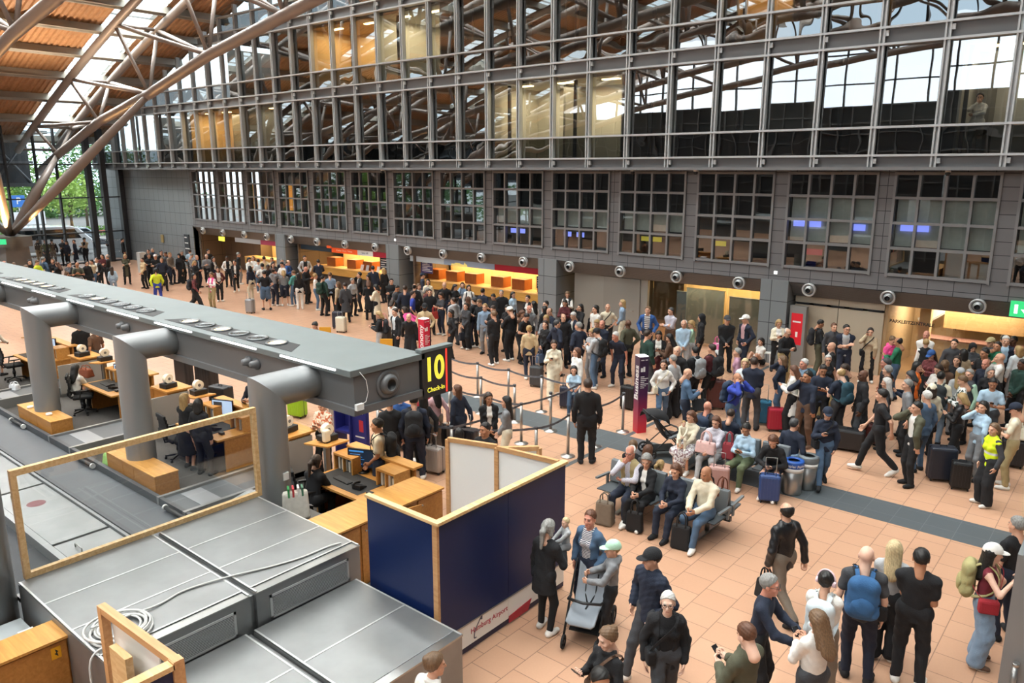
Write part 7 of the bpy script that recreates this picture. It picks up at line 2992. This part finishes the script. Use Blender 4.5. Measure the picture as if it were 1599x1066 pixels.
-18.75 21.76 1.76 -2.35 m Ss ct.bk tr.bk s.g bk l -0.01 0.01 ;black coat and black trousers, standing;8
-18.56 22.19 1.66 -1.48 f Ss jk.lb tr.bk l.k bk l -0.25 -0.14 ;light blue jacket and black trousers, standing;8
-15.90 18.90 1.82 1.50 M Sp sw.bk tr.bk k.l.wh wh l -0.06 -0.42 ;black sweater and black trousers;8
-16.82 19.84 1.66 3.15 f Sp jk.bk tr.bk m.k bk l 0.04 -0.42 ;black jacket and black trousers beside the black sweater;8
-17.57 21.90 1.66 3.04 f Ss bl.bk.wh tr.bk u.b bk l 0.05 -0.01 ;black blazer over white and black trousers, standing;8
-16.61 21.02 1.66 1.38 f Ss ct.wh tr.wh l.k wh l 0.31 -0.09 ;white coat and white trousers, seen from behind;8
-15.86 19.83 1.76 -2.30 m Ss jk.gy tr.bk z.b bk r 0.32 -0.11 ;grey jacket and black trousers, standing;8
-15.80 19.36 1.66 -1.49 f Sp jk.br tr.bk m.r bk l 0.01 -0.42 ;brown jacket and black trousers, looking at a phone;8
-15.41 18.95 1.76 -1.65 m Sp3 te.bk tr.bk s.k bk l -0.09 -0.67 ;black t-shirt and black trousers, bending forward;8
-14.02 17.53 1.66 0.69 f Ss jk.sd jn.nv u.y wh l 0.06 -0.06 ;sand jacket and navy jeans, seen from behind;9
-15.96 20.90 1.76 2.82 m Ss sh.ic tr.bk s.k bk l 0.01 0.01 ;ice blue shirt and black trousers, standing;9
-15.72 20.49 1.66 1.40 f Ss ct.bk tr.bk l.k bk l 0.06 -0.01 ;black coat and black trousers, seen from behind;9
-15.00 19.83 1.76 3.00 m Sp jk.nv tr.bk b.l bk l 0.06 -0.42 ;navy jacket and black trousers, looking at a phone;9
-14.65 19.19 1.66 -2.66 f Sp sw.gy tr.bk l.y bk l 0.01 -0.42 ;grey sweater and black trousers, looking at a phone;9
-14.09 18.43 1.66 2.97 f Sc sw.bk tr.bk m.b bk l 0.38 0.01 hb:#4b5f7c;black sweater and black trousers, hands held together;9
-13.62 18.36 1.76 -0.24 m So hd.nv tr.nv s.t bk l -0.34 -0.07 ;navy hoodie and navy trousers, hands in pockets;9
-14.05 19.30 1.76 -2.54 m Ss jk.bk tr.bk b.k bk l 0.36 -0.01 ;black jacket and black trousers, standing;9
-13.98 19.76 1.76 2.97 m Sp bl.nv.wh tr.nv s.w bk l -0.05 -0.42 ;navy blazer over white and navy trousers;9
-12.78 18.34 1.80 1.27 M So bl.nv tr.nv s.g bk l 0.38 -0.04 ;navy blazer and navy trousers, hands in pockets;9
-16.99 23.58 1.66 -2.67 f Sp vs.bk.wh tr.bk m.l bk l 0.08 -0.42 ;black vest over white and black trousers;9
-15.94 21.97 1.66 -2.70 f Sp sh.mr tr.bk l.k bk l -0.09 -0.42 ;maroon shirt and black trousers, looking at a phone;9
-14.98 21.56 1.66 2.85 f Sk jk.bk tr.bk m.k bk l -0.16 -0.03 ;black jacket and black trousers, phoning;9
-12.25 16.41 1.66 -2.56 f WP sh.cr wd.cr l.b wh l 0.04 -0.25 ;cream shirt and cream wide trousers, walking;9
-11.23 16.06 1.66 2.81 f Sg hd.wh tr.lg l.r wh l -0.34 -0.03 ;white hoodie and light grey trousers, holding luggage;9
-10.80 15.31 1.38 -2.52 g Sd te.lb jn.dn l.k wh l -0.09 -0.11 ;light blue t-shirt and blue jeans, reaching forward;9
-14.52 21.65 1.45 2.96 c Ss jk.bk tr.bk s.l bk l -0.11 -0.08 ;black jacket and black trousers, standing;10
-14.11 21.21 1.76 2.91 m Sc te.wh tr.bk c.k bk l -0.31 -0.06 ;white t-shirt and black trousers, hands held together;10
-14.01 21.79 1.76 -2.69 m Sh te.cr tr.bk z.b bk l 0.12 -0.04 cb:bk;cream t-shirt and black trousers, hands on hips;10
-14.03 22.77 1.76 2.14 m Sc jk.lj tr.cr m.y wh l 0.10 -0.01 ;pale denim jacket and cream trousers, hands held together;10
-12.52 19.19 1.76 3.08 m Sc jk.nv tr.nv b.r bk r 0.22 -0.11 ;navy jacket and navy trousers, hands held together;10
-12.98 19.61 1.66 3.07 f Sp sw.bg tr.bk m.y bk l 0.12 -0.42 ;beige sweater and black trousers, looking at a phone;10
-12.31 18.34 1.66 2.88 f Sp hd.lg tr.gy m.y bk l -0.06 -0.42 ;light grey hoodie and grey trousers, looking at a phone;10
-11.94 18.04 1.76 1.54 m Sp hd.lg jn.dn k.b.bk wh l -0.08 -0.42 bp:#17181a;light grey hoodie and blue jeans, black cap, with backpack;10
-11.49 18.47 1.76 3.12 m Ss3 te.nv jn.nv s.w wh r -0.33 -0.25 ;navy t-shirt and navy jeans, bending forward;10
-11.85 19.59 1.80 1.23 M So jk.ol tr.bk z.k bk d -0.22 -0.03 ;olive jacket and black trousers, hands in pockets;10
-12.60 22.03 1.80 -2.78 M So jo.bl.bstripe jn.nv s.l bk l -0.07 -0.01 ;blue open jacket over wide striped and navy jeans;11
-12.00 22.50 1.76 2.96 m Sx sh.check tr.br s.t bk l -0.09 -0.13 ;checked shirt and brown trousers, with arms crossed;11
-10.67 20.85 1.76 -2.60 m Sc sh.lb tr.lg b.w bk l -0.27 -0.15 ;light blue shirt and light grey trousers, hands held together;11
-10.63 21.32 1.66 2.11 f Sp sw.mt wd.lg c.y bk l 0.12 -0.42 ;mint sweater and light grey wide trousers;11
-10.70 22.08 1.76 2.21 m Ss jk.bk tr.bk o.bk bk l 0.01 -0.13 ;black jacket and black trousers, hood up, in profile;11
-9.86 22.11 1.80 -2.62 M Sc sw.bk tr.bk k.t.dg bk l 0.17 -0.06 ;black sweater and black trousers;11
-9.45 22.57 1.80 2.63 M So jo.nv.rs tr.nv k.g.wh bk l -0.35 -0.14 ;navy open jacket over pale pink and navy trousers;11
-10.55 18.47 1.84 -0.45 M Ss sw.dk tr.dg s.b wh l 0.01 -0.06 ;dark green sweater and dark grey trousers, seen from behind;12
-10.66 19.31 1.66 -2.61 f Sp jo.bk.wh sk.mr l.k bk l -0.11 -0.42 ;black open jacket over white and maroon skirt;12
-10.21 19.17 1.66 1.93 f Sp jk.br jn.lj l.k bk l -0.09 -0.42 ;brown jacket and pale denim jeans, looking at a phone;12
-9.04 17.42 1.80 2.97 M Ss ct.bk tr.bk b.w bk l 0.38 0.02 ;black coat and black trousers, standing;12
-8.92 16.96 1.66 1.11 f Ss sw.lg wd.bk s.g bk l 0.41 -0.14 ;light grey sweater and black wide trousers, seen from behind;12
-8.85 16.35 1.66 -2.66 f Wo jk.wh jn.dn m.b wh l -0.16 -0.02 cb:cr;white jacket and blue jeans, walking;12
-8.74 17.78 1.76 1.23 m Ss hd.bk tr.bk s.k bk l -0.06 -0.06 bp:#8d9193;black hoodie and black trousers, with backpack;12
-8.46 18.16 1.80 1.27 M Ss sh.mr tr.bk s.b bk l 0.18 -0.15 bp:#1b1c1f;maroon shirt and black trousers, with backpack;12
-7.86 15.62 1.76 -0.97 m Sp bl.dn tr.nv z.b bk l -0.10 -0.42 hb:#2a2c30;denim blue blazer and navy trousers, looking at a phone;12
-8.00 18.74 1.66 1.96 f Sg sh.pl tr.dg s.g bk l -0.09 -0.02 ;dusty pink shirt and dark grey trousers, holding luggage;13
-7.38 17.75 1.66 -2.87 f Ss te.ic jn.lj m.Y wh l 0.01 -0.12 ;ice blue t-shirt and pale denim jeans, standing;13
-7.01 17.38 1.83 0.19 M Sc bl.nv tr.dg s.b bk l 0.16 0.00 ;navy blazer and dark grey trousers, hands held together;13
-6.87 16.04 1.76 -1.87 m Se1 jk.rb jn.dn z.g wh t 0.12 -0.00 bp:#27364a;royal blue jacket and blue jeans;13
-9.33 23.64 1.66 2.69 f Fx sh.wh tr.bk c.k bk l 0.00 -0.05 ;white shirt and black trousers, sitting on the floor;14
-8.66 23.23 1.66 -2.59 f Sp jo.cr.wh tr.bk m.y bk l 0.09 -0.42 ;cream open jacket over white and black trousers;14
-7.83 21.64 1.76 -2.11 m Sp1 ct.bk tr.kh b.w bk l 0.12 -0.42 gl:1;black coat and khaki trousers, looking at a phone;14
-7.51 23.51 1.76 -1.16 m Sp sh.bk tr.ol s.k bk t 0.08 -0.42 bp:#1b1d22;black shirt and olive trousers;14
-6.60 23.04 1.80 -2.73 M Sx jo.nv.lg tr.nv s.k bk l 0.36 -0.08 gl:1;navy open jacket over light grey and navy trousers;14
-7.02 23.26 1.76 -2.70 m Ss jk.dg tr.bk s.r bk l 0.24 -0.03 ;dark grey jacket and black trousers, standing;14
-6.20 20.57 1.76 1.97 m Ss jo.bk.wh tr.bk z.l bk l 0.20 -0.08 ;black open jacket over white and black trousers, in profile;14
-6.79 18.66 1.66 1.75 f Sk jk.nv jn.dn m.l wh l -0.03 -0.09 ;navy jacket and blue jeans, phoning;15
-6.18 17.82 1.66 1.71 f Sp ct.wh wd.bk l.r bk l -0.04 -0.42 bp:#cfcabc;white coat and black wide trousers;15
-6.12 18.28 1.76 2.74 m Ss sh.lj tr.bk s.w bk r -0.24 -0.04 bp:#33515e;pale denim shirt and black trousers, with backpack;15
-5.60 17.03 1.80 2.85 M Sk jk.nv tr.br s.k br t -0.15 -0.04 ;navy jacket and brown trousers, phoning;15
-5.95 19.48 1.66 -2.78 f Ss tk.bk tr.kh s.w bk l 0.03 -0.05 gl:1;black tank top and khaki trousers, standing;15
-5.58 17.98 1.76 -2.89 m Sp te.nv tr.bk s.k bk t 0.15 -0.42 ;navy t-shirt and black trousers, looking at a phone;15
-5.13 17.85 1.76 1.13 m Sp te.nv tr.dg b.y bk p 0.06 -0.42 bp:#234552;navy t-shirt and dark grey trousers;15
-5.20 18.38 1.76 1.95 m Sp te.bk tr.bk s.b bk l 0.14 -0.42 ;black t-shirt and black trousers, looking at a phone;15
-6.11 23.70 1.66 -3.08 f Sk ct.bg tr.bk u.k wh l 0.21 -0.05 cb:bk;beige coat and black trousers, phoning;16
-5.36 22.94 1.66 -2.23 f Sp1 hd.pk jn.dn u.l wh l -0.03 -0.42 ;pink hoodie and blue jeans, looking at a phone;16
-5.01 22.28 1.76 1.61 m Sp sw.gn jn.dn b.k bk t -0.09 -0.42 ;green sweater and blue jeans, looking at a phone;16
-4.66 23.81 1.76 -3.00 m Sx te.wh jn.dn z.l bk r -0.22 -0.13 ;white t-shirt and blue jeans, with arms crossed;16
-4.50 23.09 1.66 0.35 f Ss vs.bk.wh tr.bk s.y bk l 0.00 -0.06 ;black vest over white and black trousers, seen from behind;16
-4.07 21.68 1.66 2.73 f Sp sh.plaid tr.bk K.b.bl bk l 0.02 -0.42 ;plaid shirt and black trousers;16
-4.66 17.92 1.80 2.02 M Ss ct.bk tr.dg z.k bk d 0.28 -0.04 ;black coat and dark grey trousers, in profile;16
-4.58 19.42 1.80 1.63 M Sh te.bk tr.bk s.t bk r 0.23 -0.05 gl:1;black t-shirt and black trousers, hands on hips;16
-4.39 18.90 1.76 1.62 m Ss jk.br tr.dg s.g bk l -0.31 0.01 ;brown jacket and dark grey trousers, in profile;16
-4.20 18.07 1.66 1.79 f Ss ct.dg tr.bk l.w bk l -0.00 -0.12 ;dark grey coat and black trousers, in profile;16
-3.94 19.08 1.66 1.82 f Sp jk.nv tr.bk m.t bk l -0.13 -0.42 ;navy jacket and black trousers, looking at a phone;16
-3.71 17.89 1.76 1.95 m Ss1 te.gy tr.bk s.g bk l 0.02 -0.08 ;grey t-shirt and black trousers, in profile;16
-4.05 20.11 1.66 -1.34 f Ss sw.og tr.bk m.k bk l -0.19 -0.09 ;orange sweater and black trousers, in profile;16
-3.59 20.17 1.66 2.59 f Sp jk.wh tr.bk m.b bk l 0.02 -0.42 ;white jacket and black trousers, looking at a phone;16
-3.33 19.04 1.76 0.09 m Ss te.cr jn.lj s.k bk l -0.11 -0.03 bp:#2c3236;cream t-shirt and pale denim jeans, with backpack;16
-3.31 18.14 1.66 0.77 f Ss jk.cr tr.bk k.b.cr bk l -0.41 -0.11 ;cream jacket and black trousers, cream cap, seen from behind;16
-3.56 20.67 1.66 0.03 f Ss jk.br tr.bk c.l bk l -0.06 -0.02 ;brown jacket and black trousers, seen from behind;16
-3.82 23.07 1.76 -2.82 m Ss hd.dg tr.bk s.k bk l -0.40 -0.02 ;dark grey hoodie and black trousers, standing;17
-3.42 23.33 1.66 -2.80 f Sp jk.dg tr.bk h.bk bk l 0.13 -0.42 ;dark grey jacket beside the dark grey hoodie;17
-3.46 22.35 1.66 0.77 f Ss jk.bg tr.bk m.k bk l -0.06 0.00 ;beige jacket and black trousers, seen from behind;17
-3.44 21.40 1.66 -2.99 f Ss sw.bk tr.bk m.b bk l -0.23 0.02 ;black sweater and black trousers, standing;17
-3.09 23.85 1.76 2.49 m Sx jk.dg tr.bk k.l.kh bk l 0.20 0.01 ;dark grey jacket and black trousers beside the green shirt;17
-2.86 23.43 1.76 2.47 m Sm sh.gn tr.bk s.k bk t 0.29 0.02 ;green shirt and black trousers, hand at the mouth;17
-2.80 24.24 1.80 -2.99 M Ss jo.nv.lb tr.bk s.w bk l 0.11 -0.13 ;navy open jacket over light blue and black trousers, standing;17
-2.88 24.50 1.76 0.88 m Ss jk.bk tr.bk s.k bk l -0.40 -0.12 ;black jacket and black trousers, seen from behind;17
-2.96 22.11 1.80 2.50 M Ss te.bk tr.bk s.k bk t -0.05 -0.13 ;black t-shirt and black trousers, standing;17
-2.57 21.79 1.80 1.76 M Sk te.wh tr.bk z.l bk l -0.21 -0.07 ;white t-shirt and black trousers, phoning;17
-2.76 21.07 1.76 2.52 m Ss jk.nv tr.bk b.l bk r 0.25 -0.08 ;navy jacket and black trousers, standing;17
-2.59 20.63 1.66 -3.00 f Ss jk.bk tr.bk m.g bk l 0.41 0.02 ;black jacket and black trousers, standing;17
-2.34 19.18 1.76 -2.93 m Sp te.lb tr.dg s.k bk t -0.08 -0.42 ;light blue t-shirt and dark grey trousers;17
-2.42 23.70 1.66 0.73 f Ss jk.ic tr.gy m.y bk l 0.26 0.00 ;ice blue jacket and grey trousers, seen from behind;17
-2.09 21.57 1.76 2.50 m Sc jk.dk tr.bk s.k bk d -0.21 -0.09 ;dark green jacket and black trousers, hands held together;17
-2.65 24.50 1.76 2.54 m Ss jk.mr tr.bk s.k bk d 0.08 -0.05 ;maroon jacket and black trousers, standing;17
-3.12 20.09 1.66 0.21 f Ss te.lg tr.gy K.y.lg bk l -0.17 -0.02 ;light grey t-shirt and grey trousers;17
-2.87 19.69 1.76 2.40 m Ss vs.dg.mt tr.bk s.g bk l 0.37 0.02 ;dark grey vest over mint and black trousers, standing;17
-2.87 18.97 1.76 1.87 m Sp sh.leaf tr.bk s.l bk l -0.14 -0.42 ;leaf print shirt and black trousers, looking at a phone;17
-3.17 16.19 1.76 2.37 m Sk jo.ol.wh tr.bk s.k bk l -0.07 -0.10 ;olive open jacket over white and black trousers, phoning;18
-3.20 17.13 1.76 1.02 m Ss jk.dn jn.dn s.w bk l 0.04 -0.13 ;denim blue jacket and blue jeans, seen from behind;18
-2.70 18.01 1.60 1.55 f Sp jk.bk! tr.bk m.y bk l -0.12 -0.42 ;black leather jacket and black trousers, looking at a phone;18
-2.23 17.40 1.66 2.55 f Sk sh.lb tr.gy l.k bk l 0.12 -0.06 ;light blue shirt and grey trousers, phoning;18
-1.64 17.28 1.76 1.62 m Sp te.cr tr.kh k.b.nv wh l -0.01 -0.42 hb:#2c2f3a;cream t-shirt and khaki trousers;18
-1.83 16.12 1.62 2.35 f Ss vs.hv.dg wd.bk p.l wh l 0.22 -0.09 ;hi-vis yellow vest over dark grey and black wide trousers;18
-3.87 16.40 1.84 1.94 M Ww te.bk tr.bk s.k wh l -0.34 -0.14 ;black t-shirt and black trousers, walking;18
-4.50 15.01 1.66 -2.73 f WP jk.nv jn.dn k.b.nv bk l 0.04 -0.25 cb:bk;navy jacket and blue jeans, navy cap, walking;18
-6.76 11.39 1.76 3.25 m Tm vs.kh.check jn.nv b.w wh r -0.07 -0.11 gl:1;khaki vest over checked and navy jeans, seated;19
-6.41 11.39 1.66 3.14 f Tt bl.bk.wh tr.bk c.g wh l 0.28 -0.30 ;black blazer over white and black trousers, seated;19
-5.80 11.39 1.66 3.07 f Tt1 sw.nv tr.nv m.r bk l 0.14 -0.30 ;navy sweater and navy trousers, seated;19
-5.26 11.39 1.76 3.03 m Tt jk.cr jn.dn z.l wh t -0.16 -0.30 ;cream jacket and blue jeans, seated;19
-7.08 12.01 1.55 0.11 c Tt te.bk tr.bk s.l bk l 0.13 -0.30 ;black t-shirt and black trousers, seated;19
-6.74 12.01 1.55 0.07 f Tt jk.dg tr.bk l.r bk l -0.04 -0.30 ;dark grey jacket and black trousers, seated;19
-6.49 12.01 1.22 -0.03 g Tt te.wh tr.wh p.y wh l -0.22 -0.30 ;white t-shirt and white trousers, seated;19
-6.98 14.16 1.66 3.15 f Tt sh.cr sk.pinkflo m.r wh l -0.38 -0.30 ;cream shirt and flowered skirt, seated;20
-6.42 14.16 1.66 3.15 f Tt sh.check tr.lg l.r wh l 0.06 -0.30 ;checked shirt and light grey trousers, seated;20
-5.76 14.16 1.66 3.09 f Tp sh.lb tr.gr u.k wh t 0.06 -0.42 ;light blue shirt and moss green trousers, seated;20
-5.15 14.16 1.70 3.26 f Tp3 jk.bk jn.nv m.r wh l 0.08 -0.67 ;black jacket and navy jeans, seated;20
-6.39 14.78 1.66 0.04 f Tp sw.nv tr.dg s.b bk l -0.05 -0.42 ;navy sweater and dark grey trousers, seated;20
-6.91 14.78 1.76 -0.06 m Ts jk.dg tr.bk z.g bk r -0.11 -0.14 bp:#27344a;dark grey jacket and black trousers, seated with backpack;20
-5.08 14.78 1.76 -0.12 m Ts1 jk.nv jn.lj s.t bk l -0.20 -0.03 ;navy jacket and pale denim jeans, seated;20
-11.53 11.17 1.66 1.44 f Sg sh.rs tr.tp l.k wh l 0.20 -0.09 ;pale pink shirt and taupe trousers, holding luggage;21
-11.01 10.07 1.80 0.78 M Ss jk.nv tr.nv s.k wh l 0.11 -0.13 bp:#24262a;navy jacket and navy trousers, with backpack;21
-11.15 11.51 1.66 1.59 f Sg1 jk.nv tr.nv l.r bk l 0.40 0.01 ;navy jacket and navy trousers, holding luggage;21
-10.26 11.49 1.66 -2.25 f Sc bl.bk.wh tr.bk m.b bk t 0.27 -0.08 ;black blazer over white and black trousers, hands held together;21
-9.79 11.53 1.66 2.20 f Sc jk.gy tr.cr l.k bk l -0.09 -0.10 ;grey jacket and cream trousers, hands held together;21
-8.82 9.78 1.76 3.26 m Ss te.bk tr.bk s.k bk t -0.23 0.00 ;black t-shirt and black trousers, standing;21
-9.49 9.80 1.50 0.71 f Ss jk.wh tr.bk m.k bk l -0.07 -0.09 ;white jacket and black trousers, seen from behind;21
-10.40 8.62 1.80 2.41 M Sc te.cr jn.nv s.k bk t -0.27 -0.08 bp:#1b1c1e;cream t-shirt and navy jeans, hands held together with backpack;21
-11.98 11.43 1.66 -1.52 f Sg jk.rd tr.bk m.r bk l 0.04 -0.01 ;red jacket and black trousers, holding luggage;21
-11.52 10.15 1.76 0.98 m Ss jk.bl tr.nv s.k bk l -0.17 -0.05 ;blue jacket and navy trousers, seen from behind;21
-11.33 9.72 1.76 0.96 m Ss jk.bk tr.bk s.k bk l -0.12 -0.00 ;black jacket and black trousers, seen from behind;21
-11.22 10.51 1.66 1.42 f Sg jk.bk tr.bk m.k bk l 0.04 -0.06 ;black jacket and black trousers, holding luggage;21
-8.80 13.00 1.90 0.62 M Ss bl.bk tr.bk s.b bk l 0.08 0.01 ;black blazer and black trousers, seen from behind;21
-10.80 7.40 1.70 0.28 f Td2 bl.bk.wh tr.bk p.b bk l -0.13 -0.30 ;black blazer over white and black trousers, seated;22
-15.08 7.36 1.66 0.31 f Sd1 bl.bk sk.bk l.y bk l -0.12 -0.02 ;black blazer and black skirt, reaching forward;22
-15.41 7.40 1.75 0.15 m Td3 jk.bk tr.bk s.k bk l 0.07 -0.55 ;black jacket and black trousers, seated;22
-20.99 7.40 1.66 0.60 f Td2 sh.wh tr.bk l.k bk l -0.12 -0.30 ;white shirt and black trousers, seated;22
-26.73 7.36 1.66 0.55 f Sd1 vs.bk.wh sk.bk u.r bk l 0.07 -0.13 ;black vest over white and black skirt, reaching forward;22
-28.94 9.03 1.66 -1.03 f Sc sh.lg tr.wh m.k bk l -0.25 -0.11 ;light grey shirt and white trousers, hands held together;22
-24.41 8.98 1.76 -1.79 m Ss jk.bk tr.bk s.l bk l 0.24 -0.06 ;black jacket and black trousers, standing;22
-23.45 9.00 1.76 1.97 m Ss te.br tr.dg s.k bk t 0.42 -0.09 ;brown t-shirt and dark grey trousers, seen from behind;22
-20.89 8.98 1.66 -2.68 f Sd sh.mt tr.bk m.b bk t 0.01 -0.07 ;mint shirt and black trousers, reaching forward;22
-14.99 8.98 1.80 -2.79 M Sp sh.nv tr.nv s.k bk l 0.06 -0.42 ;navy shirt and navy trousers, looking at a phone;22
-12.54 8.98 1.66 -2.79 f Sp sh.floral tr.bk s.b bk l -0.03 -0.42 ;floral shirt and black trousers, looking at a phone;22
-14.48 7.36 1.66 0.41 f Ss jk.bk tr.bk m.k bk l 0.32 -0.04 ;black jacket and black trousers, seen from behind;22
-5.70 7.51 1.66 -0.02 f SP1 co.bk.bk lg.bk p.g wh p 0.10 -0.25 ;black open cardigan and black leggings, holding a phone;23
-5.43 8.15 1.66 3.10 f So jo.dn.stripe tr.nv s.r bk r 0.13 0.01 ;denim blue open jacket over striped and navy trousers;23
-4.94 7.97 1.42 2.14 c Su hd.gy tr.bk k.y.mt bk l 0.27 -0.03 ;grey hoodie and black trousers, mint cap, pushing the stroller;23
-4.13 7.56 1.76 2.83 m Wo pf.nv jn.dg k.b.bk wh l -0.32 -0.08 ;navy puffer jacket and dark grey jeans, black cap, walking;23
-3.60 6.98 1.66 -2.57 f Ws jo.bk.bk tr.dg s.w bk p -0.11 0.02 cb:bk gl:1;black open jacket and dark grey trousers, walking;23
-3.73 6.00 1.66 2.78 f WP sh.bk tr.bk u.l bk p -0.09 -0.25 cb:br;black shirt and black trousers, walking;23
-3.36 5.28 1.76 -2.60 m Ss jk.dg tr.bk s.k bk t 0.42 -0.10 ;dark grey jacket and black trousers, standing;23
-4.83 4.48 1.66 -0.15 f Ss2 sh.wh tr.bk u.l bk l -0.35 -0.10 ;white shirt and black trousers, seen from behind;23
-3.37 9.89 1.76 1.17 m Wg jk.bk! tr.tp b.k bk l -0.29 -0.02 hb:#17181b;black leather jacket and taupe trousers, walking;24
-2.88 7.90 1.76 -1.40 m Sd1 sw.nv tr.bk s.g bk r 0.03 -0.07 gl:1;navy sweater and black trousers, reaching forward;24
-2.61 6.80 1.76 1.32 m Sp jk.ol tr.dg s.r bk p -0.14 -0.42 ;olive jacket and dark grey trousers;24
-2.40 8.54 1.66 0.12 f Sc sw.wh wd.tp u.k bk l -0.15 -0.12 bp:#cbd6da hp:1;white sweater and taupe wide trousers;24
-2.19 7.65 1.66 0.96 f Sp sh.wh tr.dg l.l bk l 0.07 -0.42 ;white shirt and dark grey trousers;24
-2.15 9.19 1.80 0.27 M Ss te.dg jn.nv z.l bk p -0.17 -0.11 bp:#2f5a86 cb:bk;dark grey t-shirt and navy jeans, with backpack;24
-2.00 9.86 1.66 0.11 f Sc sw.lg wd.bk l.Y wh l 0.14 -0.12 ;light grey sweater and black wide trousers;24
-1.64 9.56 1.80 0.10 M Sc te.bk tr.bk s.k wh t 0.17 -0.06 ;black t-shirt and black trousers, hands held together;24
-1.05 10.55 1.66 -1.48 f Sy tk.wn wd.lj K.k.wh br p 0.35 -0.11 bp:#a39c6c cb:rd;wine red tank top and pale denim wide trousers;24
-0.89 11.42 1.76 1.03 m Ss te.bk jn.nv s.g bk l 0.04 -0.09 ;black t-shirt and navy jeans, seen from behind;24
"""
def build_people():
    n = 0
    for ln in PEOPLE.strip().split('\n'):
        a, lab, li = ln.split(';')
        a = a.split()
        loc = LOCS[int(li)]
        n += 1
        spec = (float(a[0]), float(a[1]), float(a[2]), float(a[3]), *a[4:11], float(a[11]), float(a[12]), 1000 + n)
        label = 'person in %s, %s' % (lab, loc)
        root, J = person(spec, label, 'people ' + loc)
        who = 'the person in ' + lab.split(',')[0]
        def short(pre, mid):
            w = (pre + ' ' + mid + ' ' + who).split()
            return ' '.join(w[:16])
        tail = ', ' + loc
        def lb(pre):
            s = pre + ' ' + lab.split(',')[0] + tail
            return s if len(s.split()) <= 16 else ' '.join((pre + ' ' + lab.split(',')[0]).split()[:16])
        for e in a[13:]:
            k, c = e.split(':')
            if k in ('gl', 'hp'):
                HR, C = J['HR'], J['C']
                b = MB()
                if k == 'gl':
                    for s in (-1, 1):
                        b.tube([C + HR @ V3(s * .034 + .024 * math.cos(q * .52), .104, .004 + .018 * math.sin(q * .52)) for q in range(12)], .0028, 5, 0, True)
                        b.tube([C + HR @ V3(s * .058, .10, .01), C + HR @ V3(s * .084, .0, .008)], .0025, 5)
                    b.tube([C + HR @ V3(-.01, .106, .008), C + HR @ V3(.01, .106, .008)], .0025, 5)
                    b.build('glasses', black_plastic, root)
                else:
                    b.tube([C + HR @ V3(.107 * math.cos(q * PI / 12), -.01, .02 + .13 * math.sin(q * PI / 12)) for q in range(13)], .010, 8)
                    for s in (-1, 1):
                        b.cyl(C + HR @ V3(s * .085, -.01, -.005), C + HR @ V3(s * .118, -.01, -.005), .042, .036, 16)
                    b.build('headphones', mat('headphone_pink_white', '#e4c6cc', .5), root)
                continue
            cn = BAGC.get(c, CN.get(c, 'dark'))
            if k == 'bp':
                backpack(root, J, c if c in CLR else bagmat(c), lb(cn + ' backpack worn over'))
            elif k == 'cb':
                crossbag(root, J, c, lb(cn + ' shoulder bag worn with'))
            elif k == 'hb':
                handbag(root, J, -1, c, lb(cn + ' bag held beside'))
            elif k == 'tb':
                handbag(root, J, 1, c, lb(cn + ' tote bag held beside'), .36, .36, .1)
        d = math.hypot(spec[0], spec[1])
        if d < 25 and spec[5][1] in 'pPky':
            phone(root, J, 1, lb('phone held by person in'))
BAGC = {'#5a6676': 'slate', '#2f322f': 'dark', '#23262c': 'black', '#1f2c44': 'navy', '#1f3a30': 'dark green', '#202226': 'black', '#26282c': 'black', '#17181a': 'black', '#8d9193': 'light grey', '#1b1c1f': 'black', '#27364a': 'navy', '#1b1d22': 'black',
        '#cfcabc': 'cream', '#33515e': 'petrol', '#234552': 'petrol', '#2c3236': 'black', '#24262a': 'black', '#1b1c1e': 'black', '#cbd6da': 'pale blue', '#2f5a86': 'blue', '#a39c6c': 'khaki', '#27344a': 'navy',
        '#b8b2a0': 'beige', '#a8342c': 'red', '#20242e': 'navy', '#4b5f7c': 'blue', '#2a2c30': 'black', '#2c2f3a': 'navy', '#17181b': 'black'}
def bagmat(c):
    CLR[c] = c
    return c
build_people()

# small children carried by seated or standing people
def small(x, y, z, yaw, H, top, bottom, hair, label):
    root, J = person((x, y, H, yaw, 'c', 'Tt', top, bottom, hair, 'wh', 'p', 0.3, -.1, 77), label, 'carried children')
    root.location.z = z
small(-5.62, 7.86, .93, R(150), .86, 'sw.lg', 'tr.gy', 's.Y', 'toddler in grey top and trousers carried by the person in the long black cardigan')
small(-6.98, 13.86, .57, R(200), .74, 'sw.cr', 'tr.cr', 's.y', 'baby in cream clothes held on the lap of the person in cream shirt')

root, J = person((-4.25, 24.85, 1.72, R(175), 'f', 'Sm', 'sh.wh', 'tr.wh', 'u.b', 'wh', 'l', .1, -.1, 91), 'person in white shirt and trousers standing behind the upper facade glass', 'people in the offices')
root.location.z = 6.5
